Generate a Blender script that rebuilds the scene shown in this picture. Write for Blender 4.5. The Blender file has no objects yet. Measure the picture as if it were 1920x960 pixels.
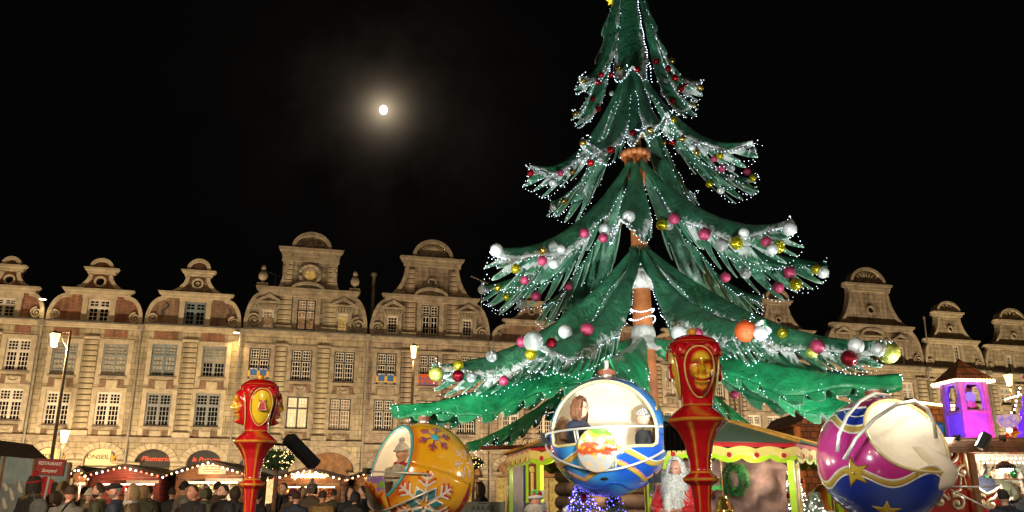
import bpy, bmesh, math, random
from mathutils import Vector, Matrix, noise, Euler
random.seed(11)
sc = bpy.context.scene
PI = math.pi
R = math.radians
# ------------------------------------------------------------------ camera
CAMZ = 1.35; TILT = R(16.5); F = 1590.0
cam_d = bpy.data.cameras.new('camera'); cam = bpy.data.objects.new('camera', cam_d)
sc.collection.objects.link(cam); sc.camera = cam
cam.location = (0, 0, CAMZ); cam.rotation_euler = (PI/2 + TILT, 0, 0)
cam_d.sensor_width = 36.0; cam_d.lens = 36.0*F/1920.0; cam_d.clip_end = 20000; cam_d.clip_start = 0.1
# ------------------------------------------------------------------ exposure
vs = sc.view_settings
vs.view_transform = 'Standard'; vs.look = 'None'; vs.exposure = 0.0; vs.gamma = 1.0; vs.use_curve_mapping = False
CT, ST = math.cos(TILT), math.sin(TILT)
def ray(px, py):
    x = px - 960.0; u = 480.0 - py
    return Vector((x, F*CT - u*ST, F*ST + u*CT))
def P(px, py, Y):
    d = ray(px, py); return Vector((0, 0, CAMZ)) + d*(Y/d.y)
# ------------------------------------------------------------------ world: night sky with moonlit cloud
def moon_dir(): return ray(719, 206).normalized()
w = bpy.data.worlds.new('World'); sc.world = w; w.use_nodes = True
nt = w.node_tree; nt.nodes.clear()
def N(nt, t, **kw):
    n = nt.nodes.new(t)
    for k, v in kw.items():
        if k.startswith('i_'):
            key = k[2:]
            n.inputs[int(key) if key.isdigit() else key.replace('_', ' ')].default_value = v
        else: setattr(n, k, v)
    return n
def build_world():
    L = nt.links.new
    tc = N(nt, 'ShaderNodeTexCoord')
    dot = N(nt, 'ShaderNodeVectorMath', operation='DOT_PRODUCT'); dot.inputs[1].default_value = moon_dir()
    L(tc.outputs['Generated'], dot.inputs[0])
    ac = N(nt, 'ShaderNodeMath', operation='ARCCOSINE'); L(dot.outputs['Value'], ac.inputs[0])
    ns = N(nt, 'ShaderNodeTexNoise', i_Scale=7.0, i_Detail=5.0, i_Roughness=0.6); L(tc.outputs['Generated'], ns.inputs['Vector'])
    # corona: exp(-a*k) terms seen through thin drifting cloud
    def ex(k, s):
        m = N(nt, 'ShaderNodeMath', operation='MULTIPLY'); m.inputs[1].default_value = -k; L(ac.outputs[0], m.inputs[0])
        e = N(nt, 'ShaderNodeMath', operation='EXPONENT'); L(m.outputs[0], e.inputs[0])
        q = N(nt, 'ShaderNodeMath', operation='MULTIPLY'); q.inputs[1].default_value = s; L(e.outputs[0], q.inputs[0])
        return q
    a = ex(85, 0.85); b = ex(23, 0.045)
    rmp = N(nt, 'ShaderNodeMapRange'); rmp.inputs['From Min'].default_value = 0.36; rmp.inputs['From Max'].default_value = 0.62
    rmp.inputs['To Min'].default_value = 0.12; rmp.inputs['To Max'].default_value = 1.15
    L(ns.outputs['Fac'], rmp.inputs['Value'])
    mb = N(nt, 'ShaderNodeMath', operation='MULTIPLY'); L(b.outputs[0], mb.inputs[0]); L(rmp.outputs[0], mb.inputs[1])
    ad = N(nt, 'ShaderNodeMath', operation='ADD'); L(a.outputs[0], ad.inputs[0]); L(mb.outputs[0], ad.inputs[1])
    b1 = N(nt, 'ShaderNodeBackground'); b1.inputs['Color'].default_value = (1.0, 0.77, 0.52, 1); L(ad.outputs[0], b1.inputs['Strength'])
    sky = N(nt, 'ShaderNodeTexSky', sky_type='NISHITA', sun_disc=False, sun_elevation=R(-12), sun_rotation=R(0))
    b2 = N(nt, 'ShaderNodeBackground', i_Strength=0.05); L(sky.outputs[0], b2.inputs['Color'])
    b3 = N(nt, 'ShaderNodeBackground', i_Strength=0.0016); b3.inputs['Color'].default_value = (0.9, 0.8, 0.75, 1)
    s1 = N(nt, 'ShaderNodeAddShader'); s2 = N(nt, 'ShaderNodeAddShader'); o = N(nt, 'ShaderNodeOutputWorld')
    L(b1.outputs[0], s1.inputs[0]); L(b2.outputs[0], s1.inputs[1]); L(s1.outputs[0], s2.inputs[0]); L(b3.outputs[0], s2.inputs[1]); L(s2.outputs[0], o.inputs[0])
build_world()
# the moon's own light (a weak, far sun)
sd = bpy.data.lights.new('moonlight', 'SUN'); sd.energy = 0.01; sd.angle = R(0.5); sd.color = (1, 0.9, 0.75)
so = bpy.data.objects.new('moonlight', sd); sc.collection.objects.link(so)
so.rotation_euler = (-moon_dir()).to_track_quat('-Z', 'Y').to_euler()
LK = 1.0
def lamp(name, kind, loc, power, color, parent=None, target=None, radius=0.12, spot=None, blend=0.5):
    d = bpy.data.lights.new(name, kind); d.energy = power*LK; d.color = color
    if kind in ('POINT', 'SPOT'): d.shadow_soft_size = radius
    if kind == 'SPOT': d.spot_size = R(spot or 80); d.spot_blend = blend
    o = bpy.data.objects.new(name, d); sc.collection.objects.link(o)
    M = Matrix.Translation(Vector(loc))
    if target is not None: M = M @ (Vector(target)-Vector(loc)).to_track_quat('-Z', 'Y').to_matrix().to_4x4()
    if parent is not None: o.parent = parent; M = W2L(parent) @ M
    o.matrix_local = M if parent is not None else M
    return o
# ------------------------------------------------------------------ materials
MAT = {}
def nodes(name):
    m = bpy.data.materials.new(name); m.use_nodes = True; t = m.node_tree; t.nodes.clear()
    o = N(t, 'ShaderNodeOutputMaterial'); b = N(t, 'ShaderNodeBsdfPrincipled'); t.links.new(b.outputs[0], o.inputs[0])
    MAT[name] = m
    return m, t, b, o
def mat(name, col, rough=0.6, metal=0.0, var=0.15, scale=6.0, bump=0.0, bscale=None, emit=0.0, ecol=None, coat=0.0, col2=None, trans=0.0, spec=None, detail=5):
    """procedural: colour varied by two noises, optional bump"""
    if name in MAT: return MAT[name]
    m, t, b, o = nodes(name); L = t.links.new
    tc = N(t, 'ShaderNodeTexCoord'); ns = N(t, 'ShaderNodeTexNoise', i_Scale=scale, i_Detail=float(detail), i_Roughness=0.65)
    L(tc.outputs['Object'], ns.inputs['Vector'])
    mx = N(t, 'ShaderNodeMix', data_type='RGBA')
    c2 = col2 if col2 else tuple(max(0, c*(1-var*2)) for c in col)
    c1 = tuple(min(1, c*(1+var)) for c in col)
    rp = N(t, 'ShaderNodeMapRange'); rp.inputs['From Min'].default_value = 0.32; rp.inputs['From Max'].default_value = 0.68
    L(ns.outputs['Fac'], rp.inputs['Value']); L(rp.outputs[0], mx.inputs['Factor'])
    mx.inputs['A'].default_value = (*c2, 1); mx.inputs['B'].default_value = (*c1, 1)
    L(mx.outputs['Result'], b.inputs['Base Color'])
    b.inputs['Roughness'].default_value = rough; b.inputs['Metallic'].default_value = metal
    if coat: b.inputs['Coat Weight'].default_value = coat; b.inputs['Coat Roughness'].default_value = 0.06
    if trans: b.inputs['Transmission Weight'].default_value = trans
    if spec is not None: b.inputs['Specular IOR Level'].default_value = spec
    if emit:
        b.inputs['Emission Strength'].default_value = emit; b.inputs['Emission Color'].default_value = (*(ecol or col), 1)
    if bump:
        n2 = N(t, 'ShaderNodeTexNoise', i_Scale=bscale or scale*5, i_Detail=6.0); L(tc.outputs['Object'], n2.inputs['Vector'])
        bp = N(t, 'ShaderNodeBump', i_Strength=bump, i_Distance=0.02); L(n2.outputs['Fac'], bp.inputs['Height']); L(bp.outputs[0], b.inputs['Normal'])
    return m
def glow(name, col, strength, sample=False, base=(0.8, 0.8, 0.8)):
    if name in MAT: return MAT[name]
    m, t, b, o = nodes(name)
    b.inputs['Base Color'].default_value = (*base, 1); b.inputs['Roughness'].default_value = 0.4
    b.inputs['Emission Color'].default_value = (*col, 1); b.inputs['Emission Strength'].default_value = strength
    if not sample:
        try: m.cycles.emission_sampling = 'NONE'
        except Exception: pass
    return m
def paint(name, rough=0.35, coat=0.3, metal=0.0, bump=0.0, bscale=30, noisev=0.12, attr='paint', emitmix=0.0, spec=0.5):
    """colour comes from a per-vertex paint attribute, broken up by noise"""
    if name in MAT: return MAT[name]
    m, t, b, o = nodes(name); L = t.links.new
    at = N(t, 'ShaderNodeAttribute', attribute_name=attr)
    tc = N(t, 'ShaderNodeTexCoord'); ns = N(t, 'ShaderNodeTexNoise', i_Scale=9.0, i_Detail=6.0); L(tc.outputs['Object'], ns.inputs['Vector'])
    hs = N(t, 'ShaderNodeHueSaturation'); mr = N(t, 'ShaderNodeMapRange'); mr.inputs['To Min'].default_value = 1-noisev*2; mr.inputs['To Max'].default_value = 1+noisev*2
    L(ns.outputs['Fac'], mr.inputs['Value']); L(mr.outputs[0], hs.inputs['Value']); L(at.outputs['Color'], hs.inputs['Color']); L(hs.outputs[0], b.inputs['Base Color'])
    b.inputs['Roughness'].default_value = rough; b.inputs['Metallic'].default_value = metal
    b.inputs['Coat Weight'].default_value = coat; b.inputs['Coat Roughness'].default_value = 0.08
    if bump:
        n2 = N(t, 'ShaderNodeTexNoise', i_Scale=float(bscale), i_Detail=4.0); L(tc.outputs['Object'], n2.inputs['Vector'])
        bp = N(t, 'ShaderNodeBump', i_Strength=bump, i_Distance=0.02); L(n2.outputs['Fac'], bp.inputs['Height']); L(bp.outputs[0], b.inputs['Normal'])
    return m
# ------------------------------------------------------------------ objects
def W2L(root):
    M = Matrix.Identity(4); o = root; ch = []
    while o is not None: ch.append(o); o = o.parent
    for o in reversed(ch):
        M = M @ (Matrix.Translation(o.location) @ o.rotation_euler.to_matrix().to_4x4() @ Matrix.Diagonal((*o.scale, 1)))
    return M.inverted()
def thing(name, label, cat, loc=(0, 0, 0), rz=0.0, group=None):
    o = bpy.data.objects.new(name, None); sc.collection.objects.link(o); o.empty_display_size = 0.2
    o.location = loc; o.rotation_euler = (0, 0, rz); tag(o, label, cat, group); return o
def tag(o, label=None, cat=None, group=None, kind=None):
    if label: o['label'] = label
    if cat: o['category'] = cat
    if group: o['group'] = group
    if kind: o['kind'] = kind
    return o
class MB:
    def __init__(s, M=None): s.v = []; s.f = []; s.mi = []; s.c = []; s.M = M; s.m = 0; s.col = None
    def add(s, vs, fs, cols=None):
        n = len(s.v)
        if s.M is not None: vs = [s.M @ Vector(q) for q in vs]
        s.v += [tuple(q) for q in vs]; s.f += [tuple(i+n for i in f) for f in fs]; s.mi += [s.m]*len(fs)
        if cols: s.c += cols
        elif s.col: s.c += [s.col]*len(vs)
        return s
    def box(s, x0, x1, y0, y1, z0, z1):
        return s.add([(x0,y0,z0),(x1,y0,z0),(x1,y1,z0),(x0,y1,z0),(x0,y0,z1),(x1,y0,z1),(x1,y1,z1),(x0,y1,z1)],
                     [(0,3,2,1),(4,5,6,7),(0,1,5,4),(1,2,6,5),(2,3,7,6),(3,0,4,7)])
    def prism(s, pts, y0, y1):
        """polygon in x,z extruded along y (y0 front .. y1 back)"""
        n = len(pts)
        vs = [(x, y0, z) for x, z in pts]+[(x, y1, z) for x, z in pts]
        a = sum(pts[i][0]*pts[(i+1)%n][1]-pts[(i+1)%n][0]*pts[i][1] for i in range(n))
        fs = [tuple(range(n)), tuple(range(2*n-1, n-1, -1))]+[(i, i+n, (i+1)%n+n, (i+1)%n) for i in range(n)]
        if a < 0: fs = [tuple(reversed(f)) for f in fs]
        return s.add(vs, fs)
    def strip(s, a, b, y0, y1, closed=False):
        """band between two polylines a,b (x,z) extruded y0..y1"""
        n = len(a); vs = [(x, y0, z) for x, z in a]+[(x, y0, z) for x, z in b]+[(x, y1, z) for x, z in a]+[(x, y1, z) for x, z in b]
        fs = []
        for i in range(n if closed else n-1):
            j = (i+1) % n
            fs += [(i, j, j+n, i+n), (i+2*n, i+3*n, j+3*n, j+2*n), (i, i+2*n, j+2*n, j), (i+n, j+n, j+3*n, i+3*n)]
        if not closed: fs += [(0, n, 3*n, 2*n), (n-1, 3*n-1, 4*n-1, 2*n-1)]
        return s.add(vs, fs)
    def tube(s, pts, r, n=8, closed=False, cap=True, cols=None):
        pts = [Vector(p) for p in pts]; m = len(pts); rr = r if isinstance(r, (list, tuple)) else [r]*m
        vs = []; fs = []; prev = None
        for i, p in enumerate(pts):
            if closed: t = pts[(i+1) % m]-pts[i-1]
            else: t = pts[min(i+1, m-1)]-pts[max(i-1, 0)]
            if t.length < 1e-9: t = Vector((0, 0, 1))
            t.normalize()
            if prev is None:
                a = Vector((0, 0, 1)) if abs(t.z) < 0.9 else Vector((1, 0, 0)); prev = t.cross(a).normalized()
            u = (prev-t*prev.dot(t))
            u = u.normalized() if u.length > 1e-6 else t.orthogonal().normalized()
            prev = u; v2 = t.cross(u)
            for k in range(n):
                an = 2*PI*k/n; vs.append(p+u*(math.cos(an)*rr[i])+v2*(math.sin(an)*rr[i]))
        for i in range(m if closed else m-1):
            j = (i+1) % m
            for k in range(n): fs.append((i*n+k, i*n+(k+1) % n, j*n+(k+1) % n, j*n+k))
        if cap and not closed: fs += [tuple(reversed(range(n))), tuple(range((m-1)*n, m*n))]
        return s.add(vs, fs, cols)
    def lathe(s, prof, n=24, c=(0, 0, 0), cap=True, sq=1.0):
        vs = []; fs = []; m = len(prof)
        for r, z in prof:
            for k in range(n):
                an = 2*PI*k/n; vs.append((c[0]+r*math.cos(an), c[1]+r*math.sin(an)*sq, c[2]+z))
        for i in range(m-1):
            for k in range(n): fs.append((i*n+k, i*n+(k+1) % n, (i+1)*n+(k+1) % n, (i+1)*n+k))
        if cap: fs += [tuple(reversed(range(n))), tuple(range((m-1)*n, m*n))]
        return s.add(vs, fs)
    def ball(s, c, r, n=12, m=8):
        rx, ry, rz = r if isinstance(r, (tuple, list)) else (r, r, r)
        vs = [(c[0], c[1], c[2]-rz)]; fs = []
        for i in range(1, m):
            a = -PI/2+PI*i/m
            for k in range(n): vs.append((c[0]+rx*math.cos(a)*math.cos(2*PI*k/n), c[1]+ry*math.cos(a)*math.sin(2*PI*k/n), c[2]+rz*math.sin(a)))
        vs.append((c[0], c[1], c[2]+rz)); t = len(vs)-1
        for k in range(n):
            fs.append((0, 1+(k+1) % n, 1+k)); fs.append((t, 1+(m-2)*n+k, 1+(m-2)*n+(k+1) % n))
            for i in range(m-2): fs.append((1+i*n+k, 1+i*n+(k+1) % n, 1+(i+1)*n+(k+1) % n, 1+(i+1)*n+k))
        return s.add(vs, fs)
    def octa(s, c, r):
        x, y, z = c
        return s.add([(x+r,y,z),(x-r,y,z),(x,y+r,z),(x,y-r,z),(x,y,z+r),(x,y,z-r)],
                     [(0,2,4),(2,1,4),(1,3,4),(3,0,4),(2,0,5),(1,2,5),(3,1,5),(0,3,5)])
    def grid(s, fn, nu, nv, cfn=None, wrapu=False):
        vs = []; cols = [] if cfn else None
        for i in range(nu+1):
            for j in range(nv+1):
                a, b = i/nu, j/nv; vs.append(fn(a, b))
                if cfn: cols.append(cfn(a, b))
        fs = [(i*(nv+1)+j, (i+1)*(nv+1)+j, (i+1)*(nv+1)+j+1, i*(nv+1)+j+1) for i in range(nu) for j in range(nv)]
        return s.add(vs, fs, cols)
    def mesh(s, name, mats, smooth=False, attr='paint'):
        me = bpy.data.meshes.new(name); me.from_pydata(s.v, [], s.f)
        for m in (mats if isinstance(mats, (list, tuple)) else [mats]): me.materials.append(MAT[m] if isinstance(m, str) else m)
        if any(s.mi): me.polygons.foreach_set('material_index', s.mi)
        if s.c and len(s.c) == len(s.v):
            a = me.color_attributes.new(attr, 'FLOAT_COLOR', 'POINT')
            a.data.foreach_set('color', [q for c in s.c for q in (c[0], c[1], c[2], 1.0)])
        if smooth: me.polygons.foreach_set('use_smooth', [True]*len(me.polygons))
        me.update(); return me
    def build(s, name, mats, parent=None, smooth=False, world=False, kind=None, bevel=0.0, auto=None):
        me = s.mesh(name, mats, smooth)
        if world and parent is not None: me.transform(W2L(parent))
        o = bpy.data.objects.new(name, me); sc.collection.objects.link(o)
        if parent is not None: o.parent = parent
        if kind: o['kind'] = kind
        if bevel:
            b = o.modifiers.new('bevel', 'BEVEL'); b.width = bevel; b.segments = 1; b.limit_method = 'ANGLE'
        if auto: me.set_sharp_from_angle(angle=R(auto))
        return o
def link_copy(src, parent=None, loc=None, rot=None, name=None, scale=None):
    c = src.copy(); sc.collection.objects.link(c); c.parent = parent
    if loc is not None: c.location = loc
    if rot is not None: c.rotation_euler = rot
    if scale is not None: c.scale = scale
    if name: c.name = name
    return c
def place(me, name, parent, loc=(0, 0, 0), rot=(0, 0, 0), scale=(1, 1, 1)):
    o = bpy.data.objects.new(name, me); sc.collection.objects.link(o); o.parent = parent
    o.location = loc; o.rotation_euler = rot; o.scale = scale; return o
def kids(o): return [c for c in o.children]
def copy_tree(o, parent=None):
    c = o.copy(); sc.collection.objects.link(c); c.parent = parent
    for ch in list(o.children): copy_tree(ch, c)
    return c
def text_mesh(txt, size, depth=0.0, align='CENTER', shear=0.0, bold=0.0, xs=1.0, spacing=1.0):
    cu = bpy.data.curves.new('t', 'FONT'); cu.body = txt; cu.size = size; cu.extrude = depth; cu.align_x = align; cu.align_y = 'CENTER'
    cu.shear = shear; cu.offset = bold; cu.resolution_u = 2; cu.space_character = spacing
    o = bpy.data.objects.new('t', cu); sc.collection.objects.link(o)
    dg = bpy.context.evaluated_depsgraph_get(); me = bpy.data.meshes.new_from_object(o.evaluated_get(dg))
    bpy.data.objects.remove(o); bpy.data.curves.remove(cu)
    me.transform(Matrix.Diagonal((xs, 1, 1, 1)) )
    me.transform(Matrix.Rotation(PI/2, 4, 'X'))   # stands up: x right, z up, faces -y
    return me
def text(txt, size, m, parent, loc, rot=(0, 0, 0), depth=0.004, shear=0.0, bold=0.0, xs=1.0, name='lettering', spacing=1.0):
    me = text_mesh(txt, size, depth, shear=shear, bold=bold, xs=xs, spacing=spacing)
    me.materials.clear(); me.materials.append(MAT[m]); me.name = name
    return place(me, name, parent, loc, rot)
def baked(o, name):
    dg = bpy.context.evaluated_depsgraph_get(); me = bpy.data.meshes.new_from_object(o.evaluated_get(dg)); me.name = name
    return me
def arc(cx, cz, r, a0, a1, n, rz=None):
    return [(cx+r*math.cos(R(a0+(a1-a0)*i/n)), cz+(rz or r)*math.sin(R(a0+(a1-a0)*i/n))) for i in range(n+1)]
def lerp(a, b, t): return a+(b-a)*t
def mixc(a, b, t): return tuple(a[i]+(b[i]-a[i])*t for i in range(3))
def sstep(a, b, x):
    t = max(0, min(1, (x-a)/(b-a))) if b != a else (x > a)*1.0
    return t*t*(3-2*t)
def rndseed(*a): return random.Random(hash(a) & 0xffffffff)
# ------------------------------------------------------------------ the row of gabled houses
from mathutils.geometry import tessellate_polygon
YAW = R(15.1); FO = Vector((-16.4, 52.0, 0)); FD = Vector((math.cos(YAW), math.sin(YAW), 0)); FN = Vector((math.sin(YAW), -math.cos(YAW), 0))
def U(px, py, off=0.0):
    d = ray(px, py); o = Vector((0, 0, CAMZ)); t = ((FO+FN*off)-o).dot(FN)/d.dot(FN); p = o+d*t
    return (p-FO).dot(FD), p.z
def facade_pt(u, z, out=0.0): return FO+FD*u+FN*out+Vector((0, 0, z))
def brickmat(name, c1, c2, mortar, bw, bh, ms, bump=0.4, rough=0.85, dirt=0.35, squash=1.0):
    m, t, b, o = nodes(name); L = t.links.new
    tc = N(t, 'ShaderNodeTexCoord'); sp = N(t, 'ShaderNodeSeparateXYZ'); cb = N(t, 'ShaderNodeCombineXYZ')
    ad = N(t, 'ShaderNodeMath', operation='ADD'); L(tc.outputs['Object'], sp.inputs[0]); L(sp.outputs['X'], ad.inputs[0]); L(sp.outputs['Y'], ad.inputs[1])
    L(ad.outputs[0], cb.inputs['X']); L(sp.outputs['Z'], cb.inputs['Y'])
    br = N(t, 'ShaderNodeTexBrick', i_Scale=1.0, i_Mortar_Size=ms, i_Brick_Width=bw, i_Row_Height=bh, i_Mortar_Smooth=0.2)
    L(cb.outputs[0], br.inputs['Vector']); br.inputs['Color1'].default_value = (*c1, 1); br.inputs['Color2'].default_value = (*c2, 1); br.inputs['Mortar'].default_value = (*mortar, 1)
    ns = N(t, 'ShaderNodeTexNoise', i_Scale=0.8, i_Detail=8.0, i_Roughness=0.7); L(tc.outputs['Object'], ns.inputs['Vector'])
    mp = N(t, 'ShaderNodeMapping'); mp.inputs['Scale'].default_value = (3.5, 3.5, 0.45); L(tc.outputs['Object'], mp.inputs['Vector'])
    n3 = N(t, 'ShaderNodeTexNoise', i_Scale=1.0, i_Detail=6.0, i_Roughness=0.65); L(mp.outputs[0], n3.inputs['Vector'])
    ml = N(t, 'ShaderNodeMath', operation='MULTIPLY'); L(ns.outputs['Fac'], ml.inputs[0]); L(n3.outputs['Fac'], ml.inputs[1])
    mr = N(t, 'ShaderNodeMapRange'); mr.inputs['From Min'].default_value = 0.14; mr.inputs['From Max'].default_value = 0.34; mr.inputs['To Min'].default_value = 1-dirt*1.6; mr.inputs['To Max'].default_value = 1.12
    L(ml.outputs[0], mr.inputs['Value'])
    hs = N(t, 'ShaderNodeHueSaturation'); L(mr.outputs[0], hs.inputs['Value']); L(br.outputs['Color'], hs.inputs['Color']); L(hs.outputs[0], b.inputs['Base Color'])
    n2 = N(t, 'ShaderNodeTexNoise', i_Scale=22.0, i_Detail=5.0); L(tc.outputs['Object'], n2.inputs['Vector'])
    iv = N(t, 'ShaderNodeMath', operation='MULTIPLY_ADD'); iv.inputs[1].default_value = -1.2; L(br.outputs['Fac'], iv.inputs[0]); L(n2.outputs['Fac'], iv.inputs[2])
    bp = N(t, 'ShaderNodeBump', i_Strength=bump, i_Distance=0.03); L(iv.outputs[0], bp.inputs['Height']); L(bp.outputs[0], b.inputs['Normal'])
    b.inputs['Roughness'].default_value = rough; return m
brickmat('limestone', (0.44,0.37,0.25), (0.35,0.295,0.195), (0.17,0.14,0.095), 0.75, 0.33, 0.018, 0.35)
brickmat('grey_limestone', (0.37,0.32,0.24), (0.29,0.25,0.185), (0.15,0.125,0.09), 0.8, 0.34, 0.018, 0.4, dirt=0.45)
brickmat('rosy_limestone', (0.40,0.315,0.235), (0.31,0.245,0.18), (0.15,0.12,0.09), 0.7, 0.33, 0.018, 0.4, dirt=0.45)
brickmat('red_brick', (0.30,0.085,0.045), (0.19,0.055,0.035), (0.28,0.20,0.13), 0.24, 0.085, 0.016, 0.4, dirt=0.4)
brickmat('brown_brick', (0.22,0.12,0.075), (0.17,0.09,0.06), (0.28,0.21,0.15), 0.24, 0.085, 0.016, 0.4, dirt=0.4)
mat('stone_trim', (0.46,0.39,0.28), 0.85, var=0.16, scale=2.2, bump=0.35, bscale=14)
mat('stone_trim_dark', (0.33,0.275,0.205), 0.88, var=0.25, scale=2.0, bump=0.4, bscale=14)
mat('slate', (0.035,0.035,0.04), 0.7, var=0.3, scale=3, bump=0.3)
mat('white_frame', (0.62,0.58,0.52), 0.5, var=0.06, scale=4)
mat('grey_frame', (0.22,0.24,0.25), 0.5, var=0.1, scale=4)
mat('blue_frame', (0.16,0.21,0.25), 0.5, var=0.1, scale=4)
mat('dark_frame', (0.045,0.04,0.035), 0.5, var=0.1, scale=4)
mat('lead', (0.10,0.095,0.085), 0.55, var=0.2, scale=3)
mat('zinc', (0.33,0.30,0.26), 0.5, metal=0.3, var=0.15, scale=3)
mat('dark_glass', (0.012,0.012,0.014), 0.08, var=0.3, scale=2, spec=0.6)
mat('curtain', (0.42,0.38,0.30), 0.9, var=0.2, scale=9, bump=0.3)
def litpane(name, ca, cb, st, scale=3.0):
    m, t, b, o = nodes(name); L = t.links.new
    tc = N(t, 'ShaderNodeTexCoord'); ns = N(t, 'ShaderNodeTexNoise', i_Scale=scale, i_Detail=6.0, i_Roughness=0.75); L(tc.outputs['Object'], ns.inputs['Vector'])
    cr = N(t, 'ShaderNodeValToRGB'); cr.color_ramp.elements[0].position = 0.36; cr.color_ramp.elements[1].position = 0.62
    cr.color_ramp.elements[0].color = (*ca, 1); cr.color_ramp.elements[1].color = (*cb, 1); L(ns.outputs['Fac'], cr.inputs[0])
    b.inputs['Base Color'].default_value = (0.05, 0.04, 0.03, 1); b.inputs['Roughness'].default_value = 0.1
    L(cr.outputs[0], b.inputs['Emission Color']); b.inputs['Emission Strength'].default_value = st
    try: m.cycles.emission_sampling = 'NONE'
    except Exception: pass
litpane('lit_glass', (0.8,0.42,0.10), (1.0,0.80,0.42), 1.25)
litpane('dim_lit_glass', (0.10,0.04,0.012), (0.50,0.26,0.10), 0.75, 5.0)
litpane('amber_glass', (0.42,0.20,0.03), (0.95,0.62,0.16), 0.6, 4.0)
def tess(outer, holes):
    """front faces at y=0 of a polygon with holes; returns verts(2D), tris"""
    polys = [[Vector((x, z, 0)) for x, z in p] for p in [outer]+holes]
    flat = [q for p in polys for q in p]; tr = tessellate_polygon(polys)
    out = []
    for a, b, c in tr:
        ar = (flat[b].x-flat[a].x)*(flat[c].y-flat[a].y)-(flat[c].x-flat[a].x)*(flat[b].y-flat[a].y)
        if abs(ar) < 1e-9: continue
        out.append((a, b, c) if ar > 0 else (a, c, b))
    return [(q.x, q.y) for q in flat], out
def slab(mb, outer, holes, y=0.0, depth=0.35):
    """wall slab: front face with holes, reveals, outer edge"""
    v, tr = tess(outer, holes); mb.add([(a, y, b) for a, b in v], tr)
    for p, hole in [(outer, 0)]+[(h, 1) for h in holes]:
        n = len(p); ar = sum(p[i][0]*p[(i+1) % n][1]-p[(i+1) % n][0]*p[i][1] for i in range(n))
        vs = [(a, y, b) for a, b in p]+[(a, y+depth, b) for a, b in p]
        fs = [(i, i+n, (i+1) % n+n, (i+1) % n) for i in range(n)]
        if (ar < 0) != bool(hole): fs = [tuple(reversed(f)) for f in fs]
        mb.add(vs, fs)
def rect(x0, x1, z0, z1): return [(x0, z0), (x1, z0), (x1, z1), (x0, z1)]
def window(root, cx, z0, z1, wd, frame='white_frame', pane='dark_glass', cols=3, ru=3, rl=4, trans=0.36, mull=0.09, curtain=None, y=0.16, leaves=2, label=None, sill=True, mt=0.034):
    x0, x1 = cx-wd/2, cx+wd/2; m = MB(); e = 0.075
    m.box(x0, x0+e, y-0.04, y+0.06, z0, z1); m.box(x1-e, x1, y-0.04, y+0.06, z0, z1)
    m.box(x0+e, x1-e, y-0.04, y+0.06, z0, z0+e); m.box(x0+e, x1-e, y-0.04, y+0.06, z1-e, z1)
    f = m.build('window', frame, root)
    if label: f['label'] = label
    g = MB(); zt = z1-(z1-z0)*trans
    if leaves == 2: g.box(cx-mull/2, cx+mull/2, y-0.05, y+0.05, z0+e, z1-e)
    if trans: g.box(x0+e, x1-e, y-0.045, y+0.045, zt-mull/2, zt+mull/2)
    g.m = 1
    lv = [(x0+e, cx-mull/2), (cx+mull/2, x1-e)] if leaves == 2 else [(x0+e, x1-e)]
    for a, b in lv:
        for za, zb, nr in ([(zt+mull/2, z1-e, ru), (z0+e, zt-mull/2, rl)] if trans else [(z0+e, z1-e, rl)]):
            for k in range(1, cols): xx = lerp(a, b, k/cols); g.box(xx-mt/2, xx+mt/2, y-0.03, y+0.02, za, zb)
            for k in range(1, nr): zz = lerp(za, zb, k/nr); g.box(a, b, y-0.028, y+0.018, zz-mt/2, zz+mt/2)
            # the sash frame round each leaf
            s = 0.04
            g.box(a, a+s, y-0.034, y+0.024, za, zb); g.box(b-s, b, y-0.034, y+0.024, za, zb)
            g.box(a+s, b-s, y-0.034, y+0.024, za, za+s); g.box(a+s, b-s, y-0.034, y+0.024, zb-s, zb)
    g.build('glazing_bars', ['dark_frame' if frame == 'dark_frame' else frame, 'white_frame' if frame == 'dark_frame' else frame], f)
    p = MB(); p.add([(x0+e, y+0.03, z0+e), (x1-e, y+0.03, z0+e), (x1-e, y+0.03, z1-e), (x0+e, y+0.03, z1-e)], [(0, 1, 2, 3)])
    p.build('pane', pane, f)
    if curtain:
        c = MB(); n = 26; lo = z0+e+(z1-z0)*curtain
        c.grid(lambda a, b: (lerp(x0+e+0.01, x1-e-0.01, a), y+0.022+0.006*math.sin(a*70), lerp(lo, z1-e-0.01, b)), n*2, 1)
        c.build('curtain', 'curtain', f, smooth=True)
    if sill:
        s = MB(); s.box(x0-0.12, x1+0.12, -0.10, y-0.02, z0-0.13, z0-0.003); s.build('sill', 'stone_trim_dark', f)
    return f
def volute(mb, cx, cz, r, y, hand=1, turns=1.9, th=0.07):
    pts = []; n = 34; rr = []
    for i in range(n+1):
        t = i/n; a = PI*0.5*hand+hand*2*PI*turns*t; q = r*(1-0.83*t)
        pts.append((cx+q*math.cos(a), y, cz+q*math.sin(a))); rr.append(th*(1-0.5*t))
    mb.tube(pts, rr, 6); mb.ball((cx, y, cz), (r*0.17, 0.07, r*0.17), 10, 6)
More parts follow.
